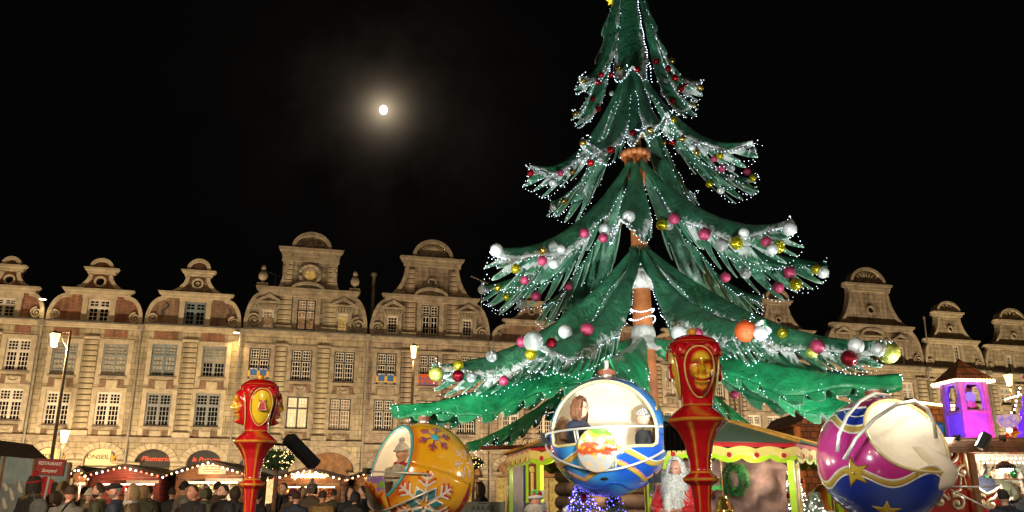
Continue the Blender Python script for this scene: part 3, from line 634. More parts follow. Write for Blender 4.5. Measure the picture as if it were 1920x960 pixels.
houses = [
 dict(x=(-75, 83), eave=(4, 597), string=(4, 817), label='brick-gabled stone house cut off by the left edge of the photo', gable=D_(mid=538, cap=499, apex=480, mhalf=0.72),
   wins=[((36, 635), (28.5, 696), 42, 'r'), ((20, 728), (14.5, 789), 42, 'r'), ((-48, 632), (-57, 692), 42, 'r'), ((-64, 724), (-72, 785), 42, 'r'), ((6, 557), (4, 594), 42, 'g', AT)],
   circle=(18, 524, 6.5), bpan=((0.1, 0.3), (0.66, 0.86)), apron='carved', brickg=1, shops=[None, ('sign_pink', 'GA', 0.5, 'dark_letters', 0, 'dim_lit_glass')]),
 dict(x=(83, 268), eave=(175, 606), string=(175, 821), label='stone house with red brick gable, round hole in gable, cream CONSEIL sign in its arcade', gable=D_(),
   wins=[((124, 642), (116, 703), 42, 'r', dict(frame='grey_frame', curtain=0.02)), ((219, 644), (211.5, 705), 42, 'r', dict(frame='grey_frame', curtain=0.02)),
         ((111, 734), (101, 798), 42, 'r', LOW), ((206, 735), (196, 800), 42, 'r', LOW), ((187, 560), (181.5, 605), 39, 'g', AT)],
   circle=(189, 528, 7), bpan=((0.1, 0.36), (0.62, 0.86)), apron='brick', brickg=1, shops=[('sign_cream', 'IMMO', 0.36, 'dark_letters', -0.55, 'dim_lit_glass'), ('sign_cream', 'CONSEIL', 0.34, 'dark_letters', -0.35, 'lit_glass')]),
 dict(x=(268, 453), eave=(360, 613), string=(350, 825), label='stone house with brown brick gable, star in its roundel, blue-grey windows, black shop boards', gable=D_(mid=552, cap=510, apex=485, mhalf=0.73), gmat='brown_brick',
   wins=[((310.5, 645), (303, 706), 43, 'r', dict(frame='blue_frame', curtain=0.08)), ((403, 649), (399, 708), 42, 'r', dict(frame='grey_frame', curtain=0.42)),
         ((299.5, 737), (292.5, 800), 43, 'r', dict(frame='grey_frame')), ((391, 738), (385, 801), 43, 'r', dict(frame='grey_frame')), ((367.5, 566), (363, 611), 38, 'g', dict(frame='blue_frame', **AT))],
   circle=(371, 532, 7), cdeco='star', bpan=((0.12, 0.36), (0.6, 0.84)), apron='brick', brickg=1, tie=[(0.2, 0.5), (0.85, 0.4)],
   shops=[('sign_black', 'Plomerie', 0.40, 'red_neon', 0.1, 'dim_lit_glass'), ('sign_black', 'la Poterne', 0.36, 'red_neon', 0.1, 'amber_glass')]),
 dict(x=(453, 690), eave=(571, 623), string=(560, 829.5), label='tallest grey stone house with shell fan gable, two urns and a glowing round window', stone='limestone', gmat='grey_limestone', trim='stone_trim_dark',
   gable=dict(mid=546, cap=470, apex=435, mhalf=0.80, chalf=0.49, nb=0.52, nt=0.40, r=0.33, cop=0.24, vr=0.52, led=1.5, frieze=0.75),
   wins=[((488, 652), (483.5, 710.5), 37, 'r', dict(banner='yellow', **dark)), ((567, 655.5), (563, 715), 37, 'r', dark), ((647, 659), (643.5, 718), 37, 'r', dark),
         ((480, 740), (474, 800), 37, 'r', dict(pane='dim_lit_glass', **dark)), ((559, 743.5), (555, 804), 38, 'r', dict(pane='lit_glass', label='brightly lit window', **dark)), ((639, 747), (635, 807), 38, 'r', dict(pane='dim_lit_glass', **dark)),
         ((575.5, 561.5), (572.5, 618), 33, 'g', dict(ped='seg', pane='dim_lit_glass', cols=2, ru=3, rl=3, frame='dark_frame')), ((503, 580), (501, 615), 21, 'g', sw('dim_lit_glass')), ((643, 587), (641, 621), 21, 'g', sw('amber_glass', label='attic window glowing amber'))],
   circle=(580.5, 515, 10), cpane='amber_glass', cdeco='garland', fan=9, fr=0.62, gpil=0.36, urns=1, apron='carved', arches=2, shops=[('sign_black', '', 0, 'red_neon', 0, 'lit_glass'), ('sign_wood', '', 0, 'red_neon', 0, 'amber_glass')]),
 dict(x=(690, 920), eave=(805, 636), string=(800, 839), label='rosy grey stone house with ribbed half-round gable top and orange window banner beside the tree', stone='rosy_limestone', gmat='rosy_limestone', trim='stone_trim_dark',
   gable=dict(mid=559, cap=487, apex=450, mhalf=0.77, chalf=0.50, nb=0.72, nt=0.44, r=0.34, cop=0.24, vr=0.45, led=1.2, frieze=0.5),
   wins=[((725.5, 662), (723, 721), 36, 'r', dict(banner='yellow', **dark)), ((804.5, 665.5), (801.5, 724), 36, 'r', dict(banner='orange', **dark)), ((884.5, 668), (880, 728), 36, 'r', dict(banner='yellow', **dark)),
         ((720, 749), (717.5, 808), 36, 'r', dark), ((800, 751), (797, 812), 36, 'r', dark), ((875, 753), (872, 815), 36, 'r', dark),
         ((808, 571.5), (806, 628), 33, 'g', dict(ped='seg', cols=2, ru=3, rl=3, frame='dark_frame')), ((737, 591.5), (735.5, 625), 21, 'g', sw()), ((877.5, 598.5), (876, 631), 21, 'g', sw())],
   circle=(810, 530, 6), cdeco='cross', fan=17, fr=1.0, gpil=0.36, apron='stone', chimney=(0.93, 1.6), shopmat='sign_wood', arches=2, shops=[('sign_awning', '', 0, 'red_neon', 0, 'dim_lit_glass'), ('sign_wood', '', 0, 'red_neon', 0, 'amber_glass')]),
 dict(x=(920, 1072), eave=(996, 646), string=(996, 846), label='narrow rosy stone house with small star gable above the RESTAURANT lettering', stone='rosy_limestone', gmat='brown_brick', trim='stone_trim_dark', gable=D_(mid=604, cap=568, apex=552, mhalf=0.66, chalf=0.26, r=0.2),
   wins=[((958, 674), (957, 732), 32, 'r'), ((1033, 677), (1033, 735), 32, 'r'), ((958, 757), (957, 817), 32, 'r'), ((1020, 760), (1020, 816), 32, 'r')],
   circle=(995.5, 585, 5), cdeco='star', apron='stone', shopmat='sign_wood', shops=[('sign_wood', '', 0, 'red_neon', 0, 'amber_glass'), ('sign_wood', '', 0, 'red_neon', 0, 'amber_glass')]),
 dict(x=(1072, 1222), eave=(1147, 655), string=(1147, 850), label='stone house hidden behind the blue bauble cabin and the tree trunk', stone='rosy_limestone', gmat='brown_brick', trim='stone_trim_dark', gable=D_(mid=614, cap=578, apex=562),
   wins=[((1110, 683), (1110, 738), 32, 'r'), ((1185, 687), (1186, 742), 32, 'r'), ((1110, 765), (1110, 820), 32, 'r'), ((1185, 767), (1186, 822), 32, 'r')], circle=(1147, 596, 5), shops=[None, None]),
 dict(x=(1222, 1380), eave=(1301, 664), string=(1301, 856), label='brick-gabled stone house behind the red face lamp and the lowest tree branch', stone='rosy_limestone', gmat='brown_brick', gable=D_(mid=622, cap=588, apex=570),
   wins=[((1262, 692), (1263, 744), 32, 'r', dict(pane='dim_lit_glass')), ((1342, 697), (1344, 750), 32, 'r'), ((1262, 771), (1263, 824), 32, 'r'), ((1342, 775), (1344, 828), 32, 'r')], circle=(1301, 604, 5), shops=[None, None]),
 dict(x=(1380, 1550), eave=(1465, 674), string=(1465, 862), label='stone house right of the tree with a half-hidden tall round-topped gable', stone='rosy_limestone', gmat='rosy_limestone', trim='stone_trim_dark', gable=D_(mid=620, cap=566, apex=541, mhalf=0.75, chalf=0.3, r=0.27),
   wins=[((1415, 700), (1418, 752), 28, 'r'), ((1462, 703), (1465, 755), 28, 'r'), ((1510, 706), (1514, 758), 28, 'r'), ((1415, 778), (1418, 828), 28, 'r'), ((1452, 780), (1455, 830), 28, 'r')], circle=(1460, 600, 5), apron='stone', shops=[None, None]),
 dict(x=(1552, 1735), eave=(1646, 685), string=(1646, 868), label='tall carved stone house right of the tree with ribbed dome gable and triangular attic pediments', stone='limestone', gmat='rosy_limestone', trim='stone_trim_dark',
   gable=dict(mid=613, cap=537, apex=504, mhalf=0.82, chalf=0.46, nb=0.78, nt=0.40, r=0.37, cop=0.22, vr=0.42, led=1.2, frieze=0.5),
   wins=[((1590, 709), (1594, 745), 25, 'r'), ((1646, 713), (1650, 749), 25, 'r'), ((1702, 717), (1706, 752), 25, 'r'), ((1590, 780), (1596, 822), 25, 'r'), ((1646, 784), (1651, 826), 25, 'r'), ((1702, 788), (1708, 830), 25, 'r'),
         ((1636, 642), (1640, 680), 24, 'g', dict(ped='seg', cols=2, ru=2, rl=3)), ((1690, 650), (1693, 683), 15, 'g', sw(sill=False) if False else dict(leaves=1, cols=2, rl=5, trans=0, ped='tri')), ((1582, 636), (1586, 668), 15, 'g', dict(leaves=1, cols=2, rl=5, trans=0, ped='tri'))],
   circle=(1628, 581, 7), fan=9, fr=0.8, apron='stone', shops=[None, None]),
 dict(x=(1737, 1848), eave=(1796, 693.5), string=(1796, 873), label='narrow stone house with slim bell gable and single open attic casement', stone='limestone', gmat='limestone', gable=dict(mid=640, cap=589, apex=567, mhalf=0.86, chalf=0.46, nb=0.82, nt=0.38, r=0.40, cop=0.18, vr=0.36),
   wins=[((1770, 720), (1774, 752), 25, 'r'), ((1826, 724), (1830, 757), 25, 'r'), ((1773, 790), (1778, 830), 25, 'r'), ((1830, 795), (1836, 834), 25, 'r'), ((1795, 648), (1800, 690), 14, 'g', dict(leaves=1, cols=2, rl=6, trans=0))],
   circle=(1789, 617, 5), fan=5, fr=0.8, shops=[None, None]),
 dict(x=(1850, 1975), eave=(1913, 702), string=(1913, 878), label='stone house at the right edge of the photo with floodlit gable scroll', stone='limestone', gmat='limestone', gable=dict(mid=652, cap=604, apex=580, mhalf=0.86, chalf=0.44, nb=0.82, nt=0.38, r=0.38, cop=0.18, vr=0.36),
   wins=[((1885, 727), (1889, 760), 26, 'r'), ((1945, 731), (1950, 765), 26, 'r'), ((1890, 798), (1896, 836), 26, 'r'), ((1893, 667), (1897, 699), 14, 'g', dict(leaves=1, cols=2, rl=5, trans=0))],
   circle=(1905, 630, 5), fan=5, fr=0.8, shops=[None, None]),
]
HS = [house(s) for s in houses]
# lettering fixed on the facades
def wall_sign(h, a, b, txt, board, letters, size, label=None, off=0.3):
    root = HS[h][0]; u0 = HS[h][1]; (ua, za), (ub, zb) = U(*a), U(*b)
    if board:
        m = MB(); m.box(ua-u0, ub-u0, -0.12, -0.06, zb, za); bd = m.build('sign_board', board, root)
    else: bd = root
    text(txt, size, letters, bd, ((ua+ub)/2-u0, -0.14, (za+zb)/2), bold=0.01, name='lettering', xs=1.15)
wall_sign(3, (452, 833), (572, 850), 'IMMOVIE', 'pale_sign', 'grey_letters', 0.62)
wall_sign(5, (927, 826), (1060, 840), 'RESTAURANT', None, 'bronze_letters', 0.62)
# eave spotlights that are lit in the photo
for px, py, lb in ((290*0+84.5, 565, 'small bright eave spotlight between the two leftmost gables'), (444, 627, 'bright eave spotlight on the downpipe shining down the pale wall')):
    u, z = U(px, py); p = facade_pt(u, z, 0.55); t = thing('eave_spotlight', lb, 'spotlight', p, YAW, 'spotlights under the eaves')
    m = MB(); m.tube([(0, 0.32, 0), (0, 0.05, 0.02)], 0.03, 6); m.lathe([(0.05, 0.13), (0.13, 0.05), (0.2, 0.0)], 10); m.build('housing', 'dark_frame', t)
    m = MB(); m.lathe([(0.18, -0.015), (0.19, 0.005)], 10); m.build('lens', glow('spot_lens', (1, 0.75, 0.4), 14), t)
    if px > 400: lamp('spot_beam', 'SPOT', p+Vector((0, 0, -0.03)), 420, (1.0, 0.62, 0.22), t, target=facade_pt(u+0.15, 4.0, 0.25), radius=0.05, spot=120, blend=0.8)
    else: lamp('spot_beam', 'SPOT', p+Vector((0, 0, -0.03)), 60, (1.0, 0.7, 0.35), t, target=facade_pt(u-0.3, 9.0, 0.2), radius=0.05, spot=120, blend=0.8)
# ------------------------------------------------------------------ ground
brickmat('cobbles', (0.10,0.095,0.09), (0.075,0.07,0.065), (0.03,0.028,0.026), 0.22, 0.14, 0.02, 0.6, rough=0.55)
m, t, b, o = MAT['cobbles'], MAT['cobbles'].node_tree, None, None
def cobble_vec():
    t = MAT['cobbles'].node_tree; tc = N(t, 'ShaderNodeTexCoord')
    br = [n for n in t.nodes if n.type == 'TEX_BRICK'][0]; t.links.new(tc.outputs['Object'], br.inputs['Vector'])
cobble_vec()
m = MB(); m.grid(lambda a, b: (lerp(-300, 300, a), lerp(-200, 400, b), 0.0), 12, 12); g = m.build('ground', 'cobbles'); g['kind'] = 'structure'
mat('pavement_stone', (0.18,0.17,0.155), 0.8, var=0.2, scale=2, bump=0.3)
m = MB()
v = [facade_pt(-45, 0.0, 3.2), facade_pt(75, 0.0, 3.2), facade_pt(75, 0.0, -1.55), facade_pt(-45, 0.0, -1.55)]
m.add([tuple(p) for p in v]+[(p.x, p.y, 0.13) for p in v], [(4, 5, 6, 7), (0, 1, 5, 4), (1, 2, 6, 5), (3, 0, 4, 7)]); g = m.build('pavement', 'pavement_stone'); g['kind'] = 'structure'
# ------------------------------------------------------------------ moon
md = moon_dir(); mp = Vector((0, 0, CAMZ))+md*3000
m = MB(); m.ball((0, 0, 0), (14.0, 14.0, 17.0), 32, 20); mo = m.build('moon', glow('moon_surface', (1.0, 0.97, 0.9), 3.0), smooth=True); mo.location = mp; mo['kind'] = 'structure'
# ------------------------------------------------------------------ street lamps with tapered lanterns
mat('lamp_iron', (0.26,0.22,0.17), 0.5, metal=0.1, var=0.2); glow('lantern_glass', (1.0, 0.62, 0.24), 3.2); glow('lantern_core', (1.0, 0.85, 0.55), 9)
def lantern(root, c, s=1.0):
    x, y, z = c; m = MB()
    r0, r1, h = 0.13*s, 0.25*s, 0.62*s; n = 4
    def rg(r, zz): return [(x+r*math.cos(PI/4+PI/2*k), y+r*math.sin(PI/4+PI/2*k), z+zz) for k in range(4)]
    lt = MB(); m.tube([(x, y, z+h+0.02), (x, y, z+h+0.22*s)], 0.03*s, 6)
    m.lathe([(r1*1.08, h), (r1*0.95, h+0.06*s), (r1*0.3, h+0.13*s), (0.02, h+0.17*s)], 12, c)
    for k in range(4): m.tube([rg(r0*1.02, 0)[k], rg(r1*1.02, h)[k]], 0.012*s, 4)
    ln = m.build('lantern', 'lamp_iron', root, world=True)
    a, b = rg(r0, 0), rg(r1, h)
    g = MB(); g.add(a+b, [(0, 1, 5, 4), (1, 2, 6, 5), (2, 3, 7, 6), (3, 0, 4, 7), (0, 3, 2, 1)]); g.build('lantern_glass', 'lantern_glass', ln, world=True)
def street_lamp(base, top, arm, label, power=900, light=True, s=1.0, group='street lamps on the square'):
    """base (x,y), post top z, lantern offset (dx,dy,dz from top)"""
    root = thing('street_lamp', label, 'street lamp', (base[0], base[1], 0), 0, group)
    m = MB(); m.tube([(0, 0, 0), (0, 0, 0.9), (0, 0, 1.0), (0, 0, top)], [0.13, 0.12, 0.09, 0.055], 10); m.lathe([(0.2, 0), (0.2, 0.3), (0.14, 0.42)], 10); post = m.build('post', 'lamp_iron', root, smooth=True, auto=45)
    lx, ly, lz = arm; P0 = Vector((base[0]+lx, base[1]+ly, top+lz))
    if abs(lx)+abs(ly) > 0.05:
        m = MB(); m.tube([(0, 0, top-0.1), (lx, ly, top-0.1)], 0.03, 6); m.tube([(0, 0, top-0.9), (lx*0.7, ly*0.7, top-0.12)], 0.022, 6); m.tube([(lx, ly, top-0.1), (lx, ly, top+lz+0.8*s)], 0.02, 6); m.build('bracket_arm', 'lamp_iron', root)
    lantern(root, P0, s)
    if light: lamp('lantern_light', 'POINT', P0+Vector((0, 0, -0.12)), power, (1.0, 0.60, 0.27), root, radius=0.12)
    return root
def px_lamp(px, py, Y, label, arm=0.0, power=900, s=1.0):
    p = P(px, py, Y); dz = -0.4 if arm else 0.0
    return street_lamp((p.x+arm, p.y), p.z-dz*0 + (0.55 if arm else -0.22*s), (-arm, 0, (-0.75 if arm else 0.0)), label, power, s=s)
p = P(100, 650, 38); street_lamp((p.x+0.68, p.y), p.z+0.75, (-0.68, 0, -0.75), 'tall street lamp at the left with bracket lantern hung left of its slim grey post', 1500, s=0.95)
p = P(775, 670, 40); street_lamp((p.x, p.y), p.z, (0, 0, 0), 'street lamp with single lantern on top of its slim post left of the tree', 1100, s=0.85)
p = P(1893, 722, 40); street_lamp((p.x, p.y), p.z, (0, 0, 0), 'street lamp whose lantern glows beside the roof of the purple wooden turret', 900, s=0.8)
p = P(1375, 720, 44); street_lamp((p.x, p.y), p.z, (0, 0, 0), 'street lamp hidden behind the tree branches right of the trunk', 1100, s=0.8)
p = P(119, 830, 47); street_lamp((p.x, p.y), p.z, (0, 0, 0), 'lower street lamp lantern glowing in front of the arcade wall', 500, s=1.05)
# unseen street lamps added outside the frame to light facade and crowd
for i, (x, y, h, pw, lb) in enumerate([(-42, 40, 7.0, 1500, 'added street lamp on the square beyond the left edge of the view'), (36, 44, 7.0, 1500, 'added street lamp on the square beyond the right edge of the view'),
        (-12, -6, 7.5, 1500, 'added street lamp behind the viewer, on the left'), (9, -7, 7.5, 1500, 'added street lamp behind the viewer, on the right'), (-17, 12, 7.2, 1000, 'added street lamp left of the crowd, outside the view')]):
    street_lamp((x, y), h, (0, 0, 0), lb, pw)
# facade uplights standing on the pavement (the warm wash on the stone)
mat('black_metal', (0.015,0.015,0.017), 0.4, metal=0.5, var=0.1)
def flood(loc, tgt, power, color, label, size=(0.34, 0.24), spot=95, cat='floodlight', group='floodlights', stand=None, radius=0.15, on=True, name='floodlight', lcol=None, glass=None):
    root = thing(name, label, cat, loc, 0, group); loc = Vector(loc); d = (Vector(tgt)-loc).normalized(); M = Matrix.Translation(loc) @ d.to_track_quat('-Z', 'Y').to_matrix().to_4x4()
    m = MB(M); w_, h_ = size; dp = 0.12
    m.box(-w_/2, w_/2, -h_/2, h_/2, 0.01, dp); m.build('housing', 'black_metal', root, world=True, bevel=0.01)
    m = MB(M)
    for k in range(7): xx = lerp(-w_/2+0.02, w_/2-0.02, k/6); m.box(xx-0.006, xx+0.006, -h_/2+0.01, h_/2-0.01, dp, dp+0.045)
    m.build('cooling_fins', 'black_metal', root, world=True)
    m = MB(M); m.box(-w_/2+0.035, w_/2-0.035, -h_/2+0.035, h_/2-0.035, 0.004, 0.0095); m.build('glass', glass or glow('flood_glass_'+str(int(color[2]*10)), color, 6 if on else 0), root, world=True)
    if stand: m = MB(); m.tube([(0, 0, 0), tuple(Vector(stand)-loc)], 0.02, 6); m.build('bracket', 'black_metal', root)
    if on: lamp('beam', 'SPOT', loc+d*0.02, power, color, root, target=tgt, radius=radius, spot=spot, blend=0.7)
    return root
for i in range(12):
    u = -33+i*8.4; p = facade_pt(u, 0.35, 7.5)
    flood(p, facade_pt(u+0.3, 11.5, 0), [5200, 4700, 5000, 5200, 4800, 4700, 4800, 5100, 5600, 6300, 6300, 6300][i], (1.0, 0.755, 0.45), 'low floodlight washing the house row, number %s from the left' % ['one', 'two', 'three', 'four', 'five', 'six', 'seven', 'eight', 'nine', 'ten', 'eleven', 'twelve'][i], group='facade floodlights at ground level', spot=120, radius=0.3)
# tall flue pipe and antennas above the roofs
mat('rust_pipe', (0.25,0.22,0.19), 0.6, metal=0.3, var=0.3)
def rooftop(px0, py0, px1, py1, Y, r, name, cat, label, m_='rust_pipe'):
    a = P(px0, py0, Y); b = P(px1, py1, Y); mb = MB(); mb.tube([a, b], r, 8); mb.tube([a+Vector((0, 0, -0.02)), a+Vector((0, 0, 0.16))], r*1.6, 8); o = mb.build(name, m_); tag(o, label, cat); return o
rooftop(701, 517, 698, 600, 55, 0.13, 'flue_pipe', 'pipe', 'tall slim metal flue rising behind the roofs between the two stone gables')
def antenna(px, py, Y, lb, h=1.6, w_=0.9):
    p = P(px, py, Y); t = thing('antenna', lb, 'antenna', p, 0.3, 'rooftop antennas'); m = MB(); m.tube([(0, 0, -h), (0, 0, 0)], 0.02, 5); m.build('mast', 'zinc', t)
    m = MB(); m.tube([(-w_, 0, 0.3), (w_*0.6, 0, -0.1)], 0.013, 5)
    for k in range(6): x = lerp(-w_, w_*0.6, k/5); z = lerp(0.3, -0.1, k/5); m.tube([(x, -0.22, z), (x, 0.22, z)], 0.009, 4)
    m.build('elements', 'zinc', t)
antenna(517, 517, 54, 'television antenna behind the left urn of the tallest gable'); antenna(903, 528, 54, 'television antenna standing left of the tree on the rosy house roof', 1.8, 0.7)
rooftop(1733, 598, 1738, 640, 62, 0.05, 'antenna_mast', 'antenna', 'thin mast between the ribbed dome gable and the slim bell gable', 'zinc')
# ------------------------------------------------------------------ the giant artificial tree (the ride's centre)
TX, TY = P(1205, 600, 18.0).x, 18.0
TREE = thing('giant_christmas_tree', 'giant green artificial fir tree with snow-tipped fronds, orange trunk and fairy lights', 'christmas tree', (TX, TY, 0))
def tree_material(name, bright):
    m, t, b, o = nodes(name); L = t.links.new
    at = N(t, 'ShaderNodeAttribute', attribute_name='paint'); sp = N(t, 'ShaderNodeSeparateColor'); L(at.outputs['Color'], sp.inputs[0])
    tc = N(t, 'ShaderNodeTexCoord'); n1 = N(t, 'ShaderNodeTexNoise', i_Scale=2.6, i_Detail=8.0, i_Roughness=0.7); L(tc.outputs['Object'], n1.inputs['Vector'])
    mpn = N(t, 'ShaderNodeMapping'); mpn.inputs['Scale'].default_value = (7, 7, 3.2); L(tc.outputs['Object'], mpn.inputs['Vector'])
    n2 = N(t, 'ShaderNodeTexNoise', i_Scale=1.6, i_Detail=8.0, i_Roughness=0.62, i_Distortion=0.8); L(mpn.outputs[0], n2.inputs['Vector'])
    cr = N(t, 'ShaderNodeValToRGB'); e = cr.color_ramp.elements; e[0].position = 0.3; e[1].position = 0.72
    if bright:
        e[0].color = (0.004, 0.10, 0.035, 1); e[1].color = (0.02, 0.36, 0.13, 1)
    else:
        e[0].color = (0.009, 0.070, 0.036, 1); e[1].color = (0.040, 0.20, 0.10, 1)
    L(n1.outputs['Fac'], cr.inputs[0])
    # snow: painted where the attribute says, ragged with noise
    ad = N(t, 'ShaderNodeMath', operation='ADD'); L(sp.outputs['Red'], ad.inputs[0]); sb = N(t, 'ShaderNodeMath', operation='MULTIPLY_ADD'); sb.inputs[1].default_value = 2.4; sb.inputs[2].default_value = -1.2
    L(n2.outputs['Fac'], sb.inputs[0]); L(sb.outputs[0], ad.inputs[1])
    sr = N(t, 'ShaderNodeMapRange'); sr.inputs['From Min'].default_value = 0.50; sr.inputs['From Max'].default_value = 0.68; L(ad.outputs[0], sr.inputs['Value'])
    mx = N(t, 'ShaderNodeMix', data_type='RGBA'); L(sr.outputs[0], mx.inputs['Factor']); L(cr.outputs[0], mx.inputs['A']); mx.inputs['B'].default_value = (0.44, 0.48, 0.47, 1)
    # pale edge lines along the fingers
    mx2 = N(t, 'ShaderNodeMix', data_type='RGBA'); L(sp.outputs['Green'], mx2.inputs['Factor']); L(mx.outputs['Result'], mx2.inputs['A']); mx2.inputs['B'].default_value = (0.50, 0.60, 0.53, 1)
    L(mx2.outputs['Result'], b.inputs['Base Color'])
    b.inputs['Roughness'].default_value = 0.42 if not bright else 0.35; b.inputs['Coat Weight'].default_value = 0.25; b.inputs['Coat Roughness'].default_value = 0.25
    n3 = N(t, 'ShaderNodeTexNoise', i_Scale=5.0 if not bright else 3.0, i_Detail=6.0, i_Roughness=0.6, i_Distortion=1.0); L(tc.outputs['Object'], n3.inputs['Vector'])
    bp = N(t, 'ShaderNodeBump', i_Strength=0.55, i_Distance=0.12); L(n3.outputs['Fac'], bp.inputs['Height']); L(bp.outputs[0], b.inputs['Normal'])
    if bright:
        b.inputs['Subsurface Weight'].default_value = 0.0
tree_material('fir_paint', False); tree_material('fir_fabric', True)
mat('trunk_paint', (0.42,0.13,0.035), 0.5, var=0.22, scale=3, bump=0.25, bscale=12); mat('trunk_snow', (0.55,0.54,0.50), 0.7, var=0.15, scale=10, bump=0.8, bscale=30)
glow('fairy_bulb', (0.70, 0.84, 1.0), 6.5); glow('fairy_bulb_warm', (1.0, 0.82, 0.55), 11)
mat('brown_arm', (0.22,0.06,0.03), 0.5, var=0.2)
def cyl_hit(px, py, rad, front):
    """point where the view ray of a pixel meets the cylinder of that radius round the trunk"""
    d = ray(px, py); dx, dy = d.x, d.y; a = dx*dx+dy*dy; b = -(dx*TX+dy*TY); c = TX*TX+TY*TY-rad*rad; D = b*b-a*c
    t = (-b/a) if D < 0 else (-b-(1 if front else -1)*math.sqrt(D))/a
    return Vector((0, 0, CAMZ))+d*t
BULBS = {}
TIPS = {}
SLIM = {1010, 1410, 1175, 1100, 1264}
def branch(tier, tip, z0, width, drop, flen, nf, snow, sag=2.1, r0=0.12, fabric=False, up=0.0, name='branch', garland=0.0, lowz=0.0, dens=26, seed=0, startt=0.2, soff=0.0, ftilt=0.24):
    """a moulded bough: ridge from the trunk to the tip, draped sides that end in fingers"""
    if seed-tier+1 in SLIM: startt = 0.42 if tier == 4 else 0.3; width *= (0.78 if seed-tier+1 != 1175 else 2.1)
    if seed == 1199: width *= 1.8
    if fabric is False and tier in (2, 3) and lowz == 0 and abs(tip[0]-TX) < 1.0 and tip[1] < TY: flen *= 0.75; width *= 0.8
    rg = random.Random(seed*31+tier*7+5); tip = Vector(tip); h = Vector((tip.x-TX, tip.y-TY, 0)); Rr = h.length; h.normalize(); s_ = Vector((-h.y, h.x, 0)); z1 = tip.z; O = Vector((TX, TY, 0))
    def ridge(t):
        z = z1+(z0-z1)*(1-t)**sag + up*max(0, t-0.85)*4*Rr*0.12
        return O+h*(r0+(Rr-r0)*t)+Vector((0, 0, z))+s_*(0.05*Rr*math.sin(t*2.6+seed)*t)
    def wd(t): return width*Rr*(0.10+0.90*math.sin(min(1, t*1.4)*PI/2)**1.6)*(1-t**1.5)**0.85+0.008*Rr
    def fold(t, s, sg):
        q = Vector((t*9+seed*0.7, s*2.2*sg, tier*3.1)); k = 0.013*Rr*(0.35+s)*sstep(0.05, 0.3, t)
        return (s_*sg*noise.noise(q)+Vector((0, 0, noise.noise(q*1.7)))*0.8+h*0.4*noise.noise(q*2.9))*k
    def side(t, s, sg):     # s 0..1 from ridge to lower edge
        w_ = wd(t); wob = 0.018*Rr*math.sin(t*17+seed*2+sg)*s
        return ridge(t)+s_*(sg*(w_*s))+Vector((0, 0, -drop*w_*(s**1.5)-0.02*Rr*s+wob))+fold(t, s, sg)
    nt_ = 40; ns_ = 6; m = MB(); thr = 0.42
    def snowv(t, s): return max(0.0, min(1.2, snow*(0.04+0.85*sstep(0.5+soff, 1.0, s)*sstep(0.2, 0.55, t)+0.6*sstep(0.82, 0.99, t))))
    m.grid(lambda a, b: side(a, abs(b*2-1), 1 if b > 0.5 else -1), nt_, ns_*2, lambda a, b: (snowv(a, abs(b*2-1)), 0.0, 0.0))
    # fingers
    bl = []; ftips = {-1: [], 1: []}
    for sg in (-1, 1):
        for k in range(nf):
            tc_ = startt+(0.93-startt)*((k+0.5)/nf); ht = (0.93-startt)/nf*(0.42 if not fabric else 0.47)
            L_ = flen*Rr*(0.42+0.80*math.sin(PI*min(1, (0.12+tc_)*0.92))**0.8)*(0.85+0.3*rg.random())
            a = side(tc_-ht, 1, sg); b_ = side(tc_+ht, 1, sg); mid = (a+b_)/2; half = (b_-a)/2
            dn = (Vector((0, 0, -1))*(1.0-lowz)+h*(ftilt+(1.5*tc_**3 if not fabric else 0.2*tc_)+0.08*rg.uniform(-1, 1))+s_*sg*(0.04+0.05*rg.random() if not fabric else 0.2)).normalized(); cur = h*(0.22*L_)
            prevw = 1.0; seg = 7; rows = []
            nrm = half.normalized().cross(dn)*sg
            for i in range(seg+1):
                q = i/seg; wq = (1-0.58*q**0.8)*(1.0 if q < 0.8 else math.sqrt(max(0.02, 1-((q-0.8)/0.2)**2*0.94)))
                c_ = mid+dn*(L_*q)+cur*(q*q)
                row = []
                for j in range(5):
                    u = (-1, -0.90, 0, 0.90, 1)[j]; row.append(c_+half*(wq*u)+nrm*(0.10*half.length*(1-u*u)))
                rows.append(row)
            vs = [p for r in rows for p in r]; fs = [(i*5+j, i*5+j+1, (i+1)*5+j+1, (i+1)*5+j) for i in range(seg) for j in range(4)]
            cs = []
            fsn = snow*(0.35+0.9*rg.random())
            for i in range(seg+1):
                for j in range(5):
                    q = i/seg; edge = 0.9 if (j in (0, 4) or i == seg) and i > 0 else 0.0
                    cs.append((max(0, min(1.2, fsn*(1.0-0.9*q)*sstep(0.1, 0.35, tc_))) , edge*0.42, 0.0))
            m.add(vs, fs, cs)
            # bulbs along the finger roots and down some fingers
            ftips[sg].append(mid+dn*L_*1.02+cur)
            if fabric: bl.append(mid+half*rg.uniform(-1, 1)+dn*(L_*rg.random()*0.5)+nrm*0.02)
            elif tier < 3 or rg.random() < 0.5: bl += [mid+half*0.5+dn*(L_*q) for q in (0.3, 0.6, 0.85)]
    o = m.build(name, 'fir_fabric' if fabric else 'fir_paint', TREE, smooth=True, world=True)
    sd_ = o.modifiers.new('solid', 'SOLIDIFY'); sd_.thickness = 0.03 if not fabric else 0.02; sd_.offset = 0
